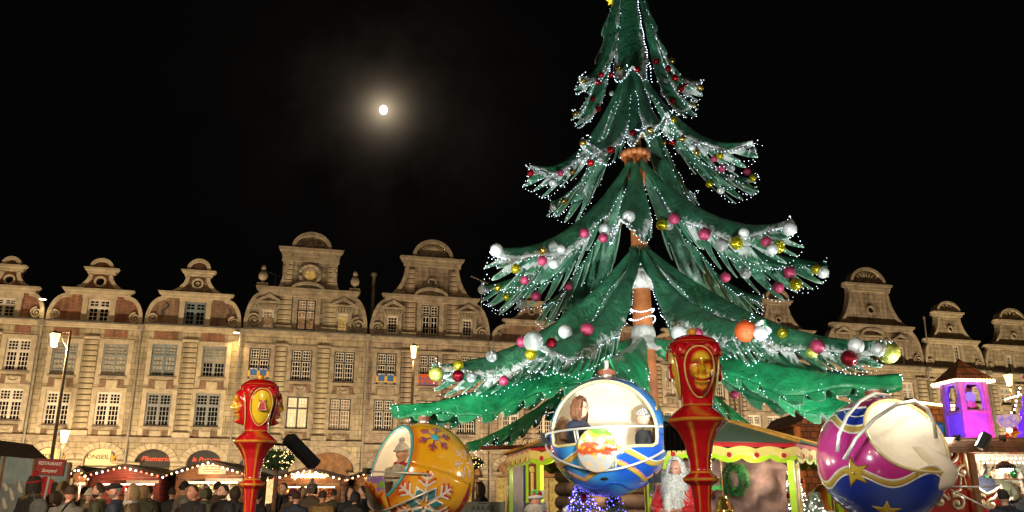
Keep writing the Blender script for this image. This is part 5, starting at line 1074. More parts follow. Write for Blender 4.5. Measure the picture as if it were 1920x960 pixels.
def cap_mesh(key):
    """hair and hat shapes in head coordinates (head centre at origin)"""
    if key in HM: return HM[key]
    m = MB(); H = Vector((0, 0, 0)); rg = random.Random(len(HM)+3)
    if key in ('short', 'crop', 'long', 'curly', 'bob'):
        th_ = dict(short=0.016, crop=0.006, long=0.022, curly=0.034, bob=0.026)[key]
        def fn(a, b):
            th = (a-0.5)*2*PI; fr = math.cos(th); lo = {'short': 0.44, 'crop': 0.47, 'long': 0.1, 'curly': 0.08, 'bob': 0.22}[key]
            lim = lerp(lo, 0.80, sstep(0.05 if key in ('long', 'curly', 'bob') else -0.35, 0.80, fr)); bb = lerp(lim, 1.0, b); p = head_fn(a, bb, 0.0); n_ = Vector((p.x, p.y, p.z)).normalized()
            e = th_*(0.35+0.65*math.sin(min(1, b*3)*PI/2))*(1.5 if key in ('curly', 'long') else 1); q = p+n_*(e+noise.noise(p*45)*th_*0.35)
            if key in ('long', 'curly', 'bob') and b < 0.5: q.z -= (0.5-b)*2*{'long': 0.18, 'curly': 0.17, 'bob': 0.05}[key]*(1-sstep(0.2, 0.8, fr)); q.x *= 1+(0.5-b)*0.35
            if key == 'curly': q += Vector((noise.noise(p*60), noise.noise(p*60+Vector((5, 5, 5))), noise.noise(p*60+Vector((9, 1, 5)))))*0.022
            return q
        m.grid(fn, 44, 18)
    elif key in ('beanie', 'pompom', 'fluffy'):
        def fn(a, b):
            th = (a-0.5)*2*PI; lim = 0.63+0.05*math.cos(th)-0.04; bb = lerp(lim, 1.0, b); p = head_fn(a, bb, 0.0); n_ = p.normalized()
            rib = 0.003*math.cos(a*2*PI*26); return p+n_*(0.022+rib)+Vector((0, 0.012*b, 0.03*b**2))
        m.grid(fn, 78, 14); m.tube([fn(i/40, 0.04)+Vector((0, 0, 0.006)) for i in range(40)], 0.016, 8, closed=True)
        if key != 'beanie':
            c = Vector((0, 0.012, 0.185)); r = 0.042
            m.ball(c, r*0.8, 12, 8)
            for i in range(150):
                d = Vector((rg.gauss(0, 1), rg.gauss(0, 1), rg.gauss(0, 1))).normalized(); s = d.orthogonal().normalized()*0.007; m.add([c+d*r*0.6+s, c+d*r*0.6-s, c+d*r*rg.uniform(1.0, 1.3)], [(0, 1, 2)])
    elif key == 'flatcap':
        m.grid(lambda a, b: Vector((0.098*math.sin((a-0.5)*2*PI)*math.sin(b*PI/2)*1.08, -0.012-0.13*math.cos((a-0.5)*2*PI)*math.sin(b*PI/2)-0.01, 0.062+0.062*math.cos(b*PI/2)-0.035*max(0, math.cos((a-0.5)*2*PI))*b)), 36, 10)
        m.grid(lambda a, b: Vector((0.088*math.sin((a-0.5)*2.2)*(1), -0.095-0.055*b*math.cos((a-0.5)*2.6), 0.040-0.022*b)), 14, 4)
        m.tube([(0.088*math.sin(i/30*2*PI), -0.012-0.105*math.cos(i/30*2*PI), 0.052-0.012*math.cos(i/30*2*PI)) for i in range(30)], 0.015, 6, closed=True)
    elif key == 'hood':
        def fn(a, b):
            an = lerp(-2.45, 2.45, a); return Vector((0.112*math.sin(an)*(1-0.25*b**2), lerp(-0.075, 0.125, b)*(1), (0.135*math.cos(an)*(1-0.35*b**2)+(0.01 if abs(an) < 1.6 else 0))-0.01))
        m.grid(fn, 30, 10)
        v = [fn(i/30, 1.0) for i in range(31)]; m.add(v, [tuple(range(31))])
    elif key in ('furtrim', 'furcollar'):
        for i in range(760):
            a = lerp(-2.5, 2.5, rg.random()) if key == 'furtrim' else rg.uniform(-PI, PI)
            c = Vector((0.118*math.sin(a), -0.085, 0.14*math.cos(a)-0.01)) if key == 'furtrim' else Vector((0.125*math.sin(a), 0.02+0.11*math.cos(a), -0.175+0.02*rg.gauss(0, 1)))
            ra = Vector((c.x, rg.gauss(0, 0.08) if key == 'furtrim' else c.y, c.z if key == 'furtrim' else rg.gauss(0, 0.06))).normalized(); d = (ra+Vector((rg.gauss(0, .5), rg.gauss(0, .5), rg.gauss(0, .5)))).normalized(); s = d.orthogonal().normalized()*0.006
            c = c+Vector((rg.gauss(0, .008), rg.gauss(0, .012), rg.gauss(0, .008))); m.add([c+s, c-s, c+d*rg.uniform(0.02, 0.048)], [(0, 1, 2)])
    elif key == 'ponytail':
        m.tube([(0, 0.10, 0.05), (0, 0.15, 0.03), (0.01, 0.165, -0.04), (0, 0.15, -0.11)], [0.02, 0.03, 0.027, 0.006], 8)
    elif key == 'glasses':
        for sx in (1, -1): m.tube([(sx*0.032+0.022*math.cos(i/14*2*PI), -0.104, 0.010+0.017*math.sin(i/14*2*PI)) for i in range(14)], 0.0022, 5, closed=True); m.tube([(sx*0.055, -0.102, 0.013), (sx*0.08, -0.02, 0.01)], 0.002, 4)
        m.tube([(-0.011, -0.105, 0.012), (0.011, -0.105, 0.012)], 0.002, 4)
    elif key == 'scarf':
        m.tube([(0.085*math.sin(i/24*2*PI), -0.0+0.085*math.cos(i/24*2*PI), -0.150+0.012*math.sin(i)) for i in range(24)], 0.034, 8, closed=True)
        m.tube([(0.03, -0.10, -0.17), (0.04, -0.15, -0.26), (0.035, -0.165, -0.40)], [0.03, 0.032, 0.034], 7)
    elif key == 'eyes':
        for sx in (1, -1): m.ball((sx*0.031, -0.084, 0.010), (0.011, 0.008, 0.006), 8, 6)
    elif key == 'brows':
        for sx in (1, -1): m.tube([(sx*0.014, -0.098, 0.030), (sx*0.032, -0.095, 0.037), (sx*0.05, -0.083, 0.030)], [0.004, 0.005, 0.002], 5)
    elif key == 'stubble':
        m.grid(lambda a, b: (lambda p: p+p.normalized()*0.003)(head_fn(0.5+(a-0.5)*0.62, 0.14+b*0.22)), 24, 8)
    elif key == 'beard':
        m.grid(lambda a, b: (lambda p: p+p.normalized()*0.012*math.sin(b*PI))(head_fn(0.5+(a-0.5)*0.6, 0.10+b*0.27)), 24, 8)
    HM[key] = m.mesh(key, 'wool_black', key not in ('pompom', 'furtrim', 'furcollar', 'fluffy')); return HM[key]
PART_NAMES = dict(short='hair', crop='hair', long='hair', curly='hair', bob='hair', pompom='bobble_hat', fluffy='bobble_hat', beanie='woolly_hat', flatcap='flat_cap', hood='hood', furtrim='fur_trim', furcollar='fur_collar', ponytail='ponytail', glasses='glasses', scarf='scarf', eyes='eyes', brows='eyebrows', stubble='stubble', beard='beard')
def omat(o, m):
    if not o.data.materials: o.data.materials.append(MAT['skin'])
    for i in range(len(o.material_slots)): o.material_slots[i].link = 'OBJECT'; o.material_slots[i].material = MAT[m]
def person(px, py, Y, face, coat, hair, extras=(), pose='stand', label='', h=1.0, sx=1.0, headturn=0.0, skin='skin', top=True, lean=0.0, sit=None, raised=False, group='visitors in the market crowd', trousers='trousers_dark'):
    """px,py = top of the head in the photograph, Y = distance; face: heading in degrees, 0 = towards the viewer"""
    if sit is None and top and not raised:      # stand on the ground: distance follows from the height of the head in the picture
        Y *= 1.5; h = max(0.90, min(1.07, ((950-py)/F*Y+CAMZ)/1.8)); Y = max(7.0, (1.8*h-CAMZ)*F/(950-py))
    p = P(px, py, Y) if top else Vector((px, py, Y)); H = 1.80*h
    zf = p.z-H if sit is None else p.z-1.80*h
    root = thing('person', label, 'person', (p.x, p.y, zf), R(face), group); root.scale = (h*sx, h*sx, h)
    if lean: root.rotation_euler = Euler((R(lean), 0, R(face)))
    b, c, t, s = person_meshes(pose)
    bo = place(b, 'body', root); omat(bo, skin); co = place(c, 'coat', root); omat(co, coat)
    to = place(t, 'trousers', root); omat(to, trousers); place(s, 'shoes', root)
    for key, mm in (('eyes', 'eye_dark'), ('brows', hair[1] if hair else 'hair_brown')): o = place(cap_mesh(key), PART_NAMES[key], root, (0, -0.03, 1.665)); omat(o, mm)
    if hair: o = place(cap_mesh(hair[0]), 'hair', root, (0, -0.03, 1.665)); omat(o, hair[1])
    for e in extras: o = place(cap_mesh(e[0]), PART_NAMES[e[0]], root, (0, -0.03, 1.665+(0.0))); omat(o, e[1])
    return root
for k in ('checked_hat',):
    m, t, b, o = nodes(k); tc = N(t, 'ShaderNodeTexCoord'); ck = N(t, 'ShaderNodeTexChecker', i_Scale=55.0); t.links.new(tc.outputs['Object'], ck.inputs['Vector']); ck.inputs['Color1'].default_value = (0.6, 0.6, 0.58, 1); ck.inputs['Color2'].default_value = (0.06, 0.06, 0.07, 1); t.links.new(ck.outputs['Color'], b.inputs['Base Color']); b.inputs['Roughness'].default_value = 0.85
m, t, b, o = MAT['coat_pattern'], MAT['coat_pattern'].node_tree, None, None
CROWD = [
 # px, py(top), Y, facing, coat, hair, extras, pose, label, kw
 (64, 893, 9.6, 150, 'coat_black', ('long', 'hair_dark'), [('fluffy', 'knit_red'), ('furcollar', 'fur_tan')], 'stand', 'person in black coat with tan fur collar and red bobble hat, by the mountain mural', {}),
 (88, 911, 12.5, 5, 'coat_black', ('long', 'hair_dark'), [], 'stand', 'dark-haired person facing the viewer, just right of the red bobble hat', {}),
 (102, 921, 9.8, 170, 'coat_brown', ('short', 'hair_brown'), [('hood', 'coat_brown'), ('furtrim', 'fur_tan')], 'stand', 'person with big round tan fur hood beneath the red restaurant sign', dict(h=0.94)),
 (119, 906, 12.2, 190, 'coat_black', ('curly', 'hair_blond'), [], 'stand', 'person with blond curly hair seen from behind, below the right end of the red sign', {}),
 (134, 907, 7.6, 176, 'coat_taupe', ('crop', 'hair_brown'), [], 'stand', 'nearest man seen from behind, cropped hair, grey-brown jacket with strap', dict(skin='skin_ruddy', h=1.0)),
 (160, 912, 12.4, 200, 'coat_olive', ('short', 'hair_brown'), [], 'stand', 'person half hidden right of the nearest man, brown hair', {}),
 (168, 918, 10.8, 165, 'coat_tan', None, [('beanie', 'knit_cream')], 'stand', 'person in pale knitted hat between the nearest man and the bearded man', dict(h=0.95)),
 (190, 906, 9.9, -75, 'coat_olive', ('short', 'hair_brown'), [('stubble', 'hair_brown'), ('furcollar', 'fur_tan')], 'stand', 'bearded man in profile looking right, left of the black flat cap', {}),
 (222, 904, 8.8, -70, 'coat_navy', ('crop', 'hair_grey'), [('flatcap', 'wool_black'), ('stubble', 'hair_grey')], 'stand', 'older man in black flat cap and dark navy jacket, looking right', dict(skin='skin_ruddy')),
 (253, 909, 9.4, -55, 'coat_tan', ('long', 'hair_blond'), [('scarf', 'knit_cream')], 'hold', 'blond woman in mustard tan coat with pale scarf, looking right', {}),
 (271, 909, 11.4, -150, 'coat_olive', ('bob', 'hair_blond'), [('furcollar', 'fur_tan')], 'stand', 'fair-haired person in olive parka standing behind the blond woman', {}),
 (280, 911, 13.5, 180, 'coat_black', ('short', 'hair_dark'), [], 'stand', 'small dark figure in front of the red-lit stall, right of the blond woman', {}),
 (14, 912, 13.5, 185, 'coat_brown', ('short', 'hair_dark'), [], 'stand', 'dark-clad person at the far left edge of the mural', {}),
 (345, 904, 12.8, 130, 'coat_pattern', ('short', 'hair_dark'), [('beanie', 'wool_black')], 'stand', 'person in patterned poncho and dark hat at the left of the second stall', {}),
 (366, 908, 9.4, -30, 'coat_black', ('crop', 'hair_brown'), [], 'stand', 'shaven-headed man in black jacket with grey shoulders and white chest logo', dict(skin='skin_ruddy')),
 (386, 914, 11.6, 175, 'coat_olive', None, [('hood', 'coat_olive')], 'stand', 'hooded person in olive coat between the shaven man and the bearded one', dict(h=0.96)),
 (408, 903, 13.2, 160, 'coat_brown', ('short', 'hair_dark'), [], 'hold', 'dark-haired person in front of the bright stall window, behind the bearded man', {}),
 (422, 908, 9.9, -35, 'coat_black', ('short', 'hair_dark'), [('beard', 'hair_brown')], 'stand', 'bearded dark-haired man in black coat looking right', {}),
 (441, 912, 11.8, 170, 'coat_black', ('bob', 'hair_brown'), [], 'stand', 'person in black coat with brown bobbed hair, left of the red lamp pole', {}),
 (387, 909, 14.5, 10, 'coat_burgundy', ('short', 'hair_brown'), [], 'hold', 'stallholder in dark red top inside the bright second stall', {}),
 (534, 905, 13.5, -25, 'coat_black', ('short', 'hair_dark'), [('scarf', 'wool_black')], 'hold', 'dark-haired man in black coat looking down, right of the red lamp pole', {}),
 (548, 917, 12.6, 150, 'coat_brown', ('short', 'hair_dark'), [('beanie', 'coat_burgundy')], 'stand', 'person in purplish hat with head bent, beside the dark-haired man', {}),
 (556, 921, 11.4, 168, 'coat_navy', ('short', 'hair_brown'), [], 'stand', 'person in dark quilted jacket seen from behind below the third stall', {}),
 (568, 913, 14.6, 0, 'coat_tan', ('long', 'hair_blond'), [], 'stand', 'blond person facing the viewer in front of the glowing stall counter', {}),
 (585, 904, 12.4, 182, 'coat_brown', None, [('pompom', 'knit_grey'), ('hood', 'coat_brown')], 'stand', 'person in grey bobble hat and dark brown coat seen from behind', {}),
 (605, 919, 11.8, 175, 'coat_mustard', ('short', 'hair_brown'), [('furcollar', 'fur_tan')], 'stand', 'person in mustard coat with fur collar seen from behind', {}),
 (657, 913, 12.0, 20, 'coat_black', ('long', 'hair_dark'), [], 'stand', 'long-haired woman in black coat glancing at the viewer, left of the yellow cabin', {}),
 (666, 921, 11.4, 185, 'coat_black', None, [('hood', 'coat_black')], 'stand', 'hooded person in black seen from behind, left of the yellow cabin', {}),
 (683, 911, 12.8, -80, 'coat_navy', ('short', 'hair_dark'), [], 'stand', 'short-haired person in profile right beside the yellow cabin', {}),
 (626, 917, 15.0, 170, 'coat_olive', ('short', 'hair_brown'), [], 'stand', 'person half hidden at the right end of the third stall', {}),
 (483, 924, 13.4, 160, 'coat_black', ('short', 'hair_dark'), [('beanie', 'wool_black')], 'stand', 'dark figure just behind the foot of the left red lamp', {}),
 (518, 921, 15.4, 180, 'coat_brown', ('bob', 'hair_dark'), [], 'stand', 'person by the left end of the third stall counter', {}),
 (324, 914, 13.6, 190, 'coat_black', ('short', 'hair_brown'), [], 'stand', 'dark figure between the first and second stall', {}),
 (1880, 917, 8.6, 175, 'coat_navy', ('short', 'hair_dark'), [('furcollar', 'coat_taupe')], 'stand', 'person in dark jacket seen from behind at the lower right corner', {}),
 (1901, 906, 11.5, 190, 'coat_black', ('short', 'hair_brown'), [], 'stand', 'person in black at the right edge before the sweets stall', {}),
 (1833, 866, 17.2, 5, 'coat_navy', None, [('hood', 'coat_navy'), ('furtrim', 'fur_tan')], 'hold', 'stallholder in navy jacket under the right-hand stall lights', dict(h=1.0, raised=True)),
 (1866, 872, 17.3, -15, 'coat_olive', ('short', 'hair_dark'), [], 'hold', 'stallholder beside the dazzling white lamp of the right-hand stall', dict(raised=True)),
 (902, 905, 17.0, -70, 'coat_black', ('long', 'hair_brown'), [], 'hold', 'person in black holding a white bag, left of the kiosk corner panel', {}),
]
for c in CROWD: person(c[0], c[1], c[2], c[3], c[4], c[5], c[6], c[7], c[8], **c[9])
def P3(px, py, Y): return P(px, py, Y)
# small things they carry
m = MB(); m.tube([P(116, 958, 11.1), P(128, 944, 11.0), P(141, 935, 11.1)], 0.014, 6); tag(m.build('shoulder_strap', 'shoe_black'), 'black bag strap across the grey-brown jacket of the nearest man', 'strap')
m = MB(); m.tube([P(62, 922, 13.95), P(65, 936, 13.9), P(70, 958, 13.9)], 0.012, 6); m.ball(P(72, 955, 13.9), (0.15, 0.08, 0.17), 12, 8); tag(m.build('handbag', 'coat_grey', smooth=True), 'grey shoulder bag of the person in the red bobble hat', 'bag')
# ------------------------------------------------------------------ red carnival lamp posts with golden faces
paint('carnival_paint', rough=0.22, coat=0.9, noisev=0.10, bump=0.08, bscale=14)
RED = (0.50, 0.006, 0.012); GOLD = (0.70, 0.42, 0.04); YEL = (0.82, 0.62, 0.03); DRED = (0.16, 0.002, 0.004)
def post_col(z, k=0.0):
    return mixc(RED, GOLD, k)
def face_lamp(px, py, Y, turn, label, floods=(), lit=0.0):
    """px,py = top of the finial"""
    top = P(px, py, Y); root = thing('carnival_lamp', label, 'lamp post', (top.x, top.y, 0), R(turn), 'red carnival lamp posts with golden faces'); zt_ = top.z
    # column: flared vase, ring, pole (painted red with airbrushed gold)
    prof = [(0.085, 0.0), (0.085, zt_-1.78), (0.10, zt_-1.66), (0.11, zt_-1.62), (0.165, zt_-1.58), (0.175, zt_-1.545), (0.12, zt_-1.50), (0.105, zt_-1.47), (0.11, zt_-1.36), (0.14, zt_-1.20), (0.20, zt_-1.08), (0.29, zt_-0.98), (0.295, zt_-0.965), (0.22, zt_-0.89), (0.15, zt_-0.83), (0.145, zt_-0.80)]
    m = MB(); n = 32
    def colp(a, i):
        r, z = prof[i]; fl = 1+ (0.10 if 0.12 < r < 0.28 and z < zt_-0.83 else 0.03)*abs(math.cos(a*3)) ; return (r*fl*math.cos(a), r*fl*math.sin(a), z)
    # subdivide profile for smooth colour
    fine = []
    for i in range(len(prof)-1):
        for k in range(6): fine.append((lerp(prof[i][0], prof[i+1][0], k/6), lerp(prof[i][1], prof[i+1][1], k/6)))
    fine.append(prof[-1])
    def cfn(u, v):
        a = u*2*PI; r, z = fine[min(len(fine)-1, int(round(v*(len(fine)-1))))]; s = z-(zt_-1.7)
        k = max(0, math.cos(a*6))**10*0.75 if s > -0.1 and z < zt_-1.0 else (max(0, math.cos(a*2+z*1.6))**14*0.55 if s < 0 else 0.0)
        if abs(z-(zt_-0.967)) < 0.014 or abs(z-(zt_-1.56)) < 0.010 or abs(z-(zt_-1.49)) < 0.008: k = 0.65
        if z > zt_-0.95: k = max(k, 0.35*max(0, math.sin(a*3+z*14))**3)
        return mixc(RED, GOLD, k)
    m.grid(lambda u, v: colp_f(u*2*PI, fine[min(len(fine)-1, int(round(v*(len(fine)-1))))]), 72, len(fine)-1, cfn)
    return root, zt_, top, m
def colp_f(a, rz):
    r, z = rz; fl = 1+(0.07*abs(math.cos(a*3)) if 0.12 < r < 0.30 else 0.02*abs(math.cos(a*3))); return (r*fl*math.cos(a), r*fl*math.sin(a), z)
def lamp_head(root, zt_):
    zc = zt_-0.47
    # head body: rounded tapering box; faces on two sides (-y, +y), bell panels on the other two
    def body(u, v):
        a = u*2*PI-PI/2; z = lerp(-0.36, 0.28, v); w_ = lerp(0.160, 0.236, sstep(0, 0.9, v))*(1-0.12*sstep(0.9, 1.0, v)); c, s = math.cos(a), math.sin(a); p_ = 3.2
        q = (abs(c)**p_+abs(s)**p_)**(-1/p_); return (w_*q*c, w_*q*s, zc+z)
    m = MB(); m.grid(body, 64, 24, lambda u, v: mixc(RED, GOLD, 0.5 if v < 0.03 else 0.0)); o = m.build('lamp_head', 'carnival_paint', root, smooth=True)
    def relief(side, kind):
        M = Matrix.Rotation(side, 4, 'Z'); m = MB(M); hw, hh = 0.150, 0.262
        def prof_(x, z):      # x,z in -1..1 ; height of the relief
            rr = math.hypot(x, z*0.98+0.0*x)
            return rr
        def g(x, z, x0, z0, sx, sz): return math.exp(-((x-x0)/sx)**2-((z-z0)/sz)**2)
        def H(x, z): return H0(x, z)*(1.3 if kind == 'face' else 1.0)
        def H0(x, z):
            if kind != 'face': return 0.035*(1-min(1, math.hypot(x, z))**2)
            h = 0.075*(1-min(1, abs(x))**2.2)*(1-0.5*min(1, abs(z))**3)
            h += 0.020*g(x, z, 0, 0.55, 0.8, 0.28)                       # forehead
            h += 0.018*(g(x, z, 0.38, 0.42, 0.26, 0.07)+g(x, z, -0.38, 0.42, 0.26, 0.07))   # brow
            h -= 0.030*(g(x, z, 0.42, 0.22, 0.26, 0.12)+g(x, z, -0.42, 0.22, 0.26, 0.12))   # sockets
            h += 0.017*(g(x, z, 0.42, 0.21, 0.17, 0.06)+g(x, z, -0.42, 0.21, 0.17, 0.06))   # closed lids
            h -= 0.010*(g(x, z, 0.42, 0.165-0.06*((x-0.42)/0.2)**2, 0.2, 0.018)+g(x, z, -0.42, 0.165-0.06*((x+0.42)/0.2)**2, 0.2, 0.018))
            h += 0.052*g(x, z, 0, -0.02, 0.15, 0.14)+0.035*g(x, z, 0, 0.18, 0.10, 0.2)+0.022*(g(x, z, 0.16, -0.06, 0.09, 0.07)+g(x, z, -0.16, -0.06, 0.09, 0.07))
            h += 0.040*(g(x, z, 0.56, -0.06, 0.22, 0.17)+g(x, z, -0.56, -0.06, 0.22, 0.17))     # grinning cheeks
            cz = -0.40+0.26*x*x                                            # smile curve
            h += 0.034*g(0, z, 0, cz+0.055, 1, 0.055)*sstep(0.62, 0.35, abs(x)) if False else 0
            w_ = 1-sstep(0.42, 0.62, abs(x)); h += w_*(0.030*math.exp(-((z-cz-0.06)/0.05)**2)+0.036*math.exp(-((z-cz+0.075)/0.06)**2)-0.026*math.exp(-((z-cz)/0.026)**2))
            h += 0.045*g(x, z, 0, -0.78, 0.3, 0.13)-0.014*g(x, z, 0, -0.61, 0.3, 0.05)
            return h
        nx, nz = 44, 64
        def fn(u, v):
            th = v*2*PI; rr = u; x = rr*math.cos(th); z = rr*math.sin(th); zz_ = z*hh; wide = (1+0.20*z)
            yb = -0.222+0.035*(-z*0.5+0.2)*(z < 0.4)*0; return (x*hw*wide, -0.196-0.034*z-(H(x, z))*(1-sstep(0.88, 1.0, rr))-0.012, zc-0.02+zz_)
        def cf(u, v):
            th = v*2*PI; x = u*math.cos(th); z = u*math.sin(th)
            if kind == 'face':
                k = 0.80; k -= 1.0*(g(x, z, 0.40, 0.27, 0.30, 0.11)+g(x, z, -0.40, 0.27, 0.30, 0.11)); k += 0.7*(g(x, z, 0.40, 0.23, 0.17, 0.035)+g(x, z, -0.40, 0.23, 0.17, 0.035)); k -= 0.6*(g(x, z, 0.25, 0.0, 0.05, 0.16)+g(x, z, -0.25, 0.0, 0.05, 0.16)); k -= 0.7*(g(x, z, 0.62, -0.36, 0.10, 0.22)+g(x, z, -0.62, -0.36, 0.10, 0.22)); k -= 0.6*g(x, z, 0, -0.60, 0.30, 0.045)
                cz = -0.40+0.26*x*x; k -= 0.8*math.exp(-((z-cz)/0.05)**2)*(1-sstep(0.5, 0.68, abs(x)))
                k -= 1.0*sstep(0.60, 0.88, u); k -= 0.5*g(x, z, 0.3, -0.2, 0.07, 0.2)+0.5*g(x, z, -0.3, -0.2, 0.07, 0.2); return mixc(RED, YEL, max(0, min(1, k)))
            return mixc(YEL, RED, sstep(0.84, 0.92, u))
        m.grid(fn, 30, 72, cf)
        p = m.build('face' if kind == 'face' else 'bell_medallion', 'carnival_paint', o, smooth=True)
        m = MB(M); m.tube([(hw*1.0*(1+0.20*math.sin(t/40*2*PI))*math.cos(t/40*2*PI), -0.209-0.034*math.sin(t/40*2*PI), zc-0.02+hh*math.sin(t/40*2*PI)) for t in range(40)], 0.010, 6, closed=True, cols=[mixc(GOLD, (0.8, 0.7, 0.4), 0.4)]*240)
        m.build('moulding', 'carnival_paint', p, smooth=True)
        if kind != 'face':
            m = MB(M); m.col = RED; bp = [(-0.062, -0.05), (0.062, -0.05), (0.052, -0.028), (0.044, -0.01), (0.038, 0.03), (0.022, 0.055), (0, 0.062), (-0.022, 0.055), (-0.038, 0.03), (-0.044, -0.01), (-0.052, -0.028)]
            m.prism([(x, zc+z-0.02) for x, z in bp], -0.275, -0.235); m.ball((0, -0.262, zc-0.082), 0.014, 8, 6)
            for sx in (-1, 1): m.prism([(0, zc+0.052), (sx*0.05, zc+0.08), (sx*0.045, zc+0.045)], -0.275, -0.235)
            m.build('bell', 'carnival_paint', p)
            m = MB(M); m.col = (0.85, 0.72, 0.5); m.tube([(x*1.06, -0.277, zc+z*1.06-0.02) for x, z in bp], 0.005, 5, closed=True); m.build('bell_outline', 'carnival_paint', p)
    for k in range(4): relief(k*PI/2, 'face' if k % 2 == 0 else 'bell')
    # corner curls and cap brim
    m = MB()
    for k in range(4):
        a = PI/4+k*PI/2; c, s = math.cos(a), math.sin(a); n0 = len(m.v); m.ball((0.245*c, 0.245*s, zc+0.20), (0.062, 0.062, 0.095), 12, 8); m.c += [mixc(RED, GOLD, 0.55*(math.sin(q*2.1) > 0.8)) for q in range(len(m.v)-n0)]
    for k in range(4):
        n0 = len(m.v); M2 = Matrix.Rotation(k*PI/2, 4, 'Z'); m.M = M2; m.tube([(0.17*math.cos(R(t)), -0.235, zc+0.12+0.155*math.sin(R(t))) for t in range(10, 171, 10)], [0.026]*17, 8); m.M = None; m.c += [mixc(RED, GOLD, 0.35 if (q//8) % 5 == 0 else 0.0) for q in range(len(m.v)-n0)]
    m.build('curls', 'carnival_paint', o, smooth=True)
    pr = [(0.20, 0.22), (0.262, 0.245), (0.285, 0.27), (0.272, 0.295), (0.262, 0.30), (0.225, 0.34), (0.16, 0.375), (0.07, 0.395), (0.045, 0.40), (0.04, 0.41)]
    m = MB(); f = []
    for i in range(len(pr)-1):
        for k in range(4): f.append((lerp(pr[i][0], pr[i+1][0], k/4), lerp(pr[i][1], pr[i+1][1], k/4)))
    f.append(pr[-1])
    m.grid(lambda u, v: (lambda r, z, a: (r*math.cos(a)*(1+0.03*math.cos(4*a)*-1), r*math.sin(a)*(1-0.03*math.cos(4*a)), zc+z))(*f[int(round(v*(len(f)-1)))], u*2*PI), 48, len(f)-1,
           lambda u, v: mixc(mixc(RED, DRED, 0.3), GOLD, 0.7 if 0.40 < v < 0.47 else (0.35*max(0, math.sin(v*9)) if v > 0.5 else 0)))
    m.build('cap', 'carnival_paint', o, smooth=True)
    m = MB(); m.col = mixc(GOLD, RED, 0.25); m.ball((0, 0, zt_-0.045), 0.05, 16, 10); m.build('finial', 'carnival_paint', o, smooth=True)
def face_post(px, py, Y, turn, label):
    root, zt_, top, m = face_lamp(px, py, Y, turn, label); m.build('column', 'carnival_paint', root, smooth=True); lamp_head(root, zt_); return root, top
LR, ltopR = face_post(1297, 616, 8.9, 2+9*0, 'red and gold lamp post with smiling face towards the viewer, in front of the kiosk')
LL, ltopL = face_post(489, 702, 12.4, -62, 'red and gold lamp post by the market stalls, face in profile, bell medallion visible')
LT, ltopT = face_post(1911, 790, 19.0, 45, 'red and gold lamp post cut off by the right edge beneath the purple turret')
# ------------------------------------------------------------------ floodlights of the ride and added pole floodlights
CW = (0.93, 1.0, 0.96)
def fl(px, py, Y, tgt, pw, label, **k):
    k.setdefault('size', (0.36, 0.30))
    p = P(px, py, Y); return flood(p, tgt, pw, CW, label, spot=100, **k)
fl(1276, 812, 9.2, (TX+0.1, TY-1.5, 6.2), 1700, 'black finned floodlight behind the left side of the near face lamp', stand=tuple(P(1297, 840, 8.95)), radius=0.1)
fl(572, 838, 12.9, (0.3, 16.2, 8.2), 2600, 'tilted black floodlight on the right side of the left face lamp', stand=tuple(P(492, 830, 12.45)), radius=0.1, size=(0.20, 0.62))
fl(1834, 823, 15.5, (TX+2.2, TY-1.2, 4.6), 1300, 'black floodlight on the beam under the purple turret', stand=tuple(P(1834, 838, 15.6)), radius=0.1)
# further floodlights of the same ride, on the fairground floor in front of the viewer's frame
flood((-1.7, 11.0, 0.6), (TX-0.9, TY-1.0, 8.8), 1900, CW, 'fairground floodlight on the ground in front of the ride, left of the kiosk', spot=62, stand=(-1.7, 11.0, 0), radius=0.1)
flood((4.0, 10.6, 0.6), (TX+0.9, TY-1.0, 8.8), 1900, CW, 'fairground floodlight on the ground in front of the ride, right of the kiosk', spot=62, stand=(4.0, 10.6, 0), radius=0.1)
flood((-7.0, -2.0, 6.0), (-6.5, 16, 1.5), 9500, (1.0, 0.78, 0.52), 'added warm floodlight on a pole behind the viewer, aimed at the crowd', spot=62, stand=(-7.0, -2.0, 0), radius=0.25)  # unseen pole floodlights from here on, added to brighten crowd, cabins and lamp posts
flood((7.5, -2.0, 6.2), (3.4, 12, 2.2), 900, (1.0, 0.86, 0.68), 'added white floodlight on a pole behind the viewer, aimed at the cabins', spot=80, stand=(7.5, -2.0, 0), radius=0.25)
flood((-3.0, -3.0, 6.0), (1.8, 8.9, 2.6), 4300, (1.0, 0.84, 0.66), 'added warm floodlight on a pole behind the viewer, aimed at the near face lamp', spot=32, stand=(-3.0, -3.0, 0), radius=0.06)
flood((-9.5, 1.0, 5.6), (-3.8, 12.4, 2.6), 2400, (1.0, 0.84, 0.66), 'added warm floodlight on a pole left of the viewer, aimed at the left face lamp', spot=40, stand=(-9.5, 1.0, 0), radius=0.06)
flood((11.5, 2.0, 4.8), tuple(P(1815, 895, 16)), 1100, (1.0, 0.88, 0.72), 'added white floodlight on a pole right of the viewer, aimed at the sleigh', spot=40, stand=(11.5, 2.0, 0), radius=0.1)
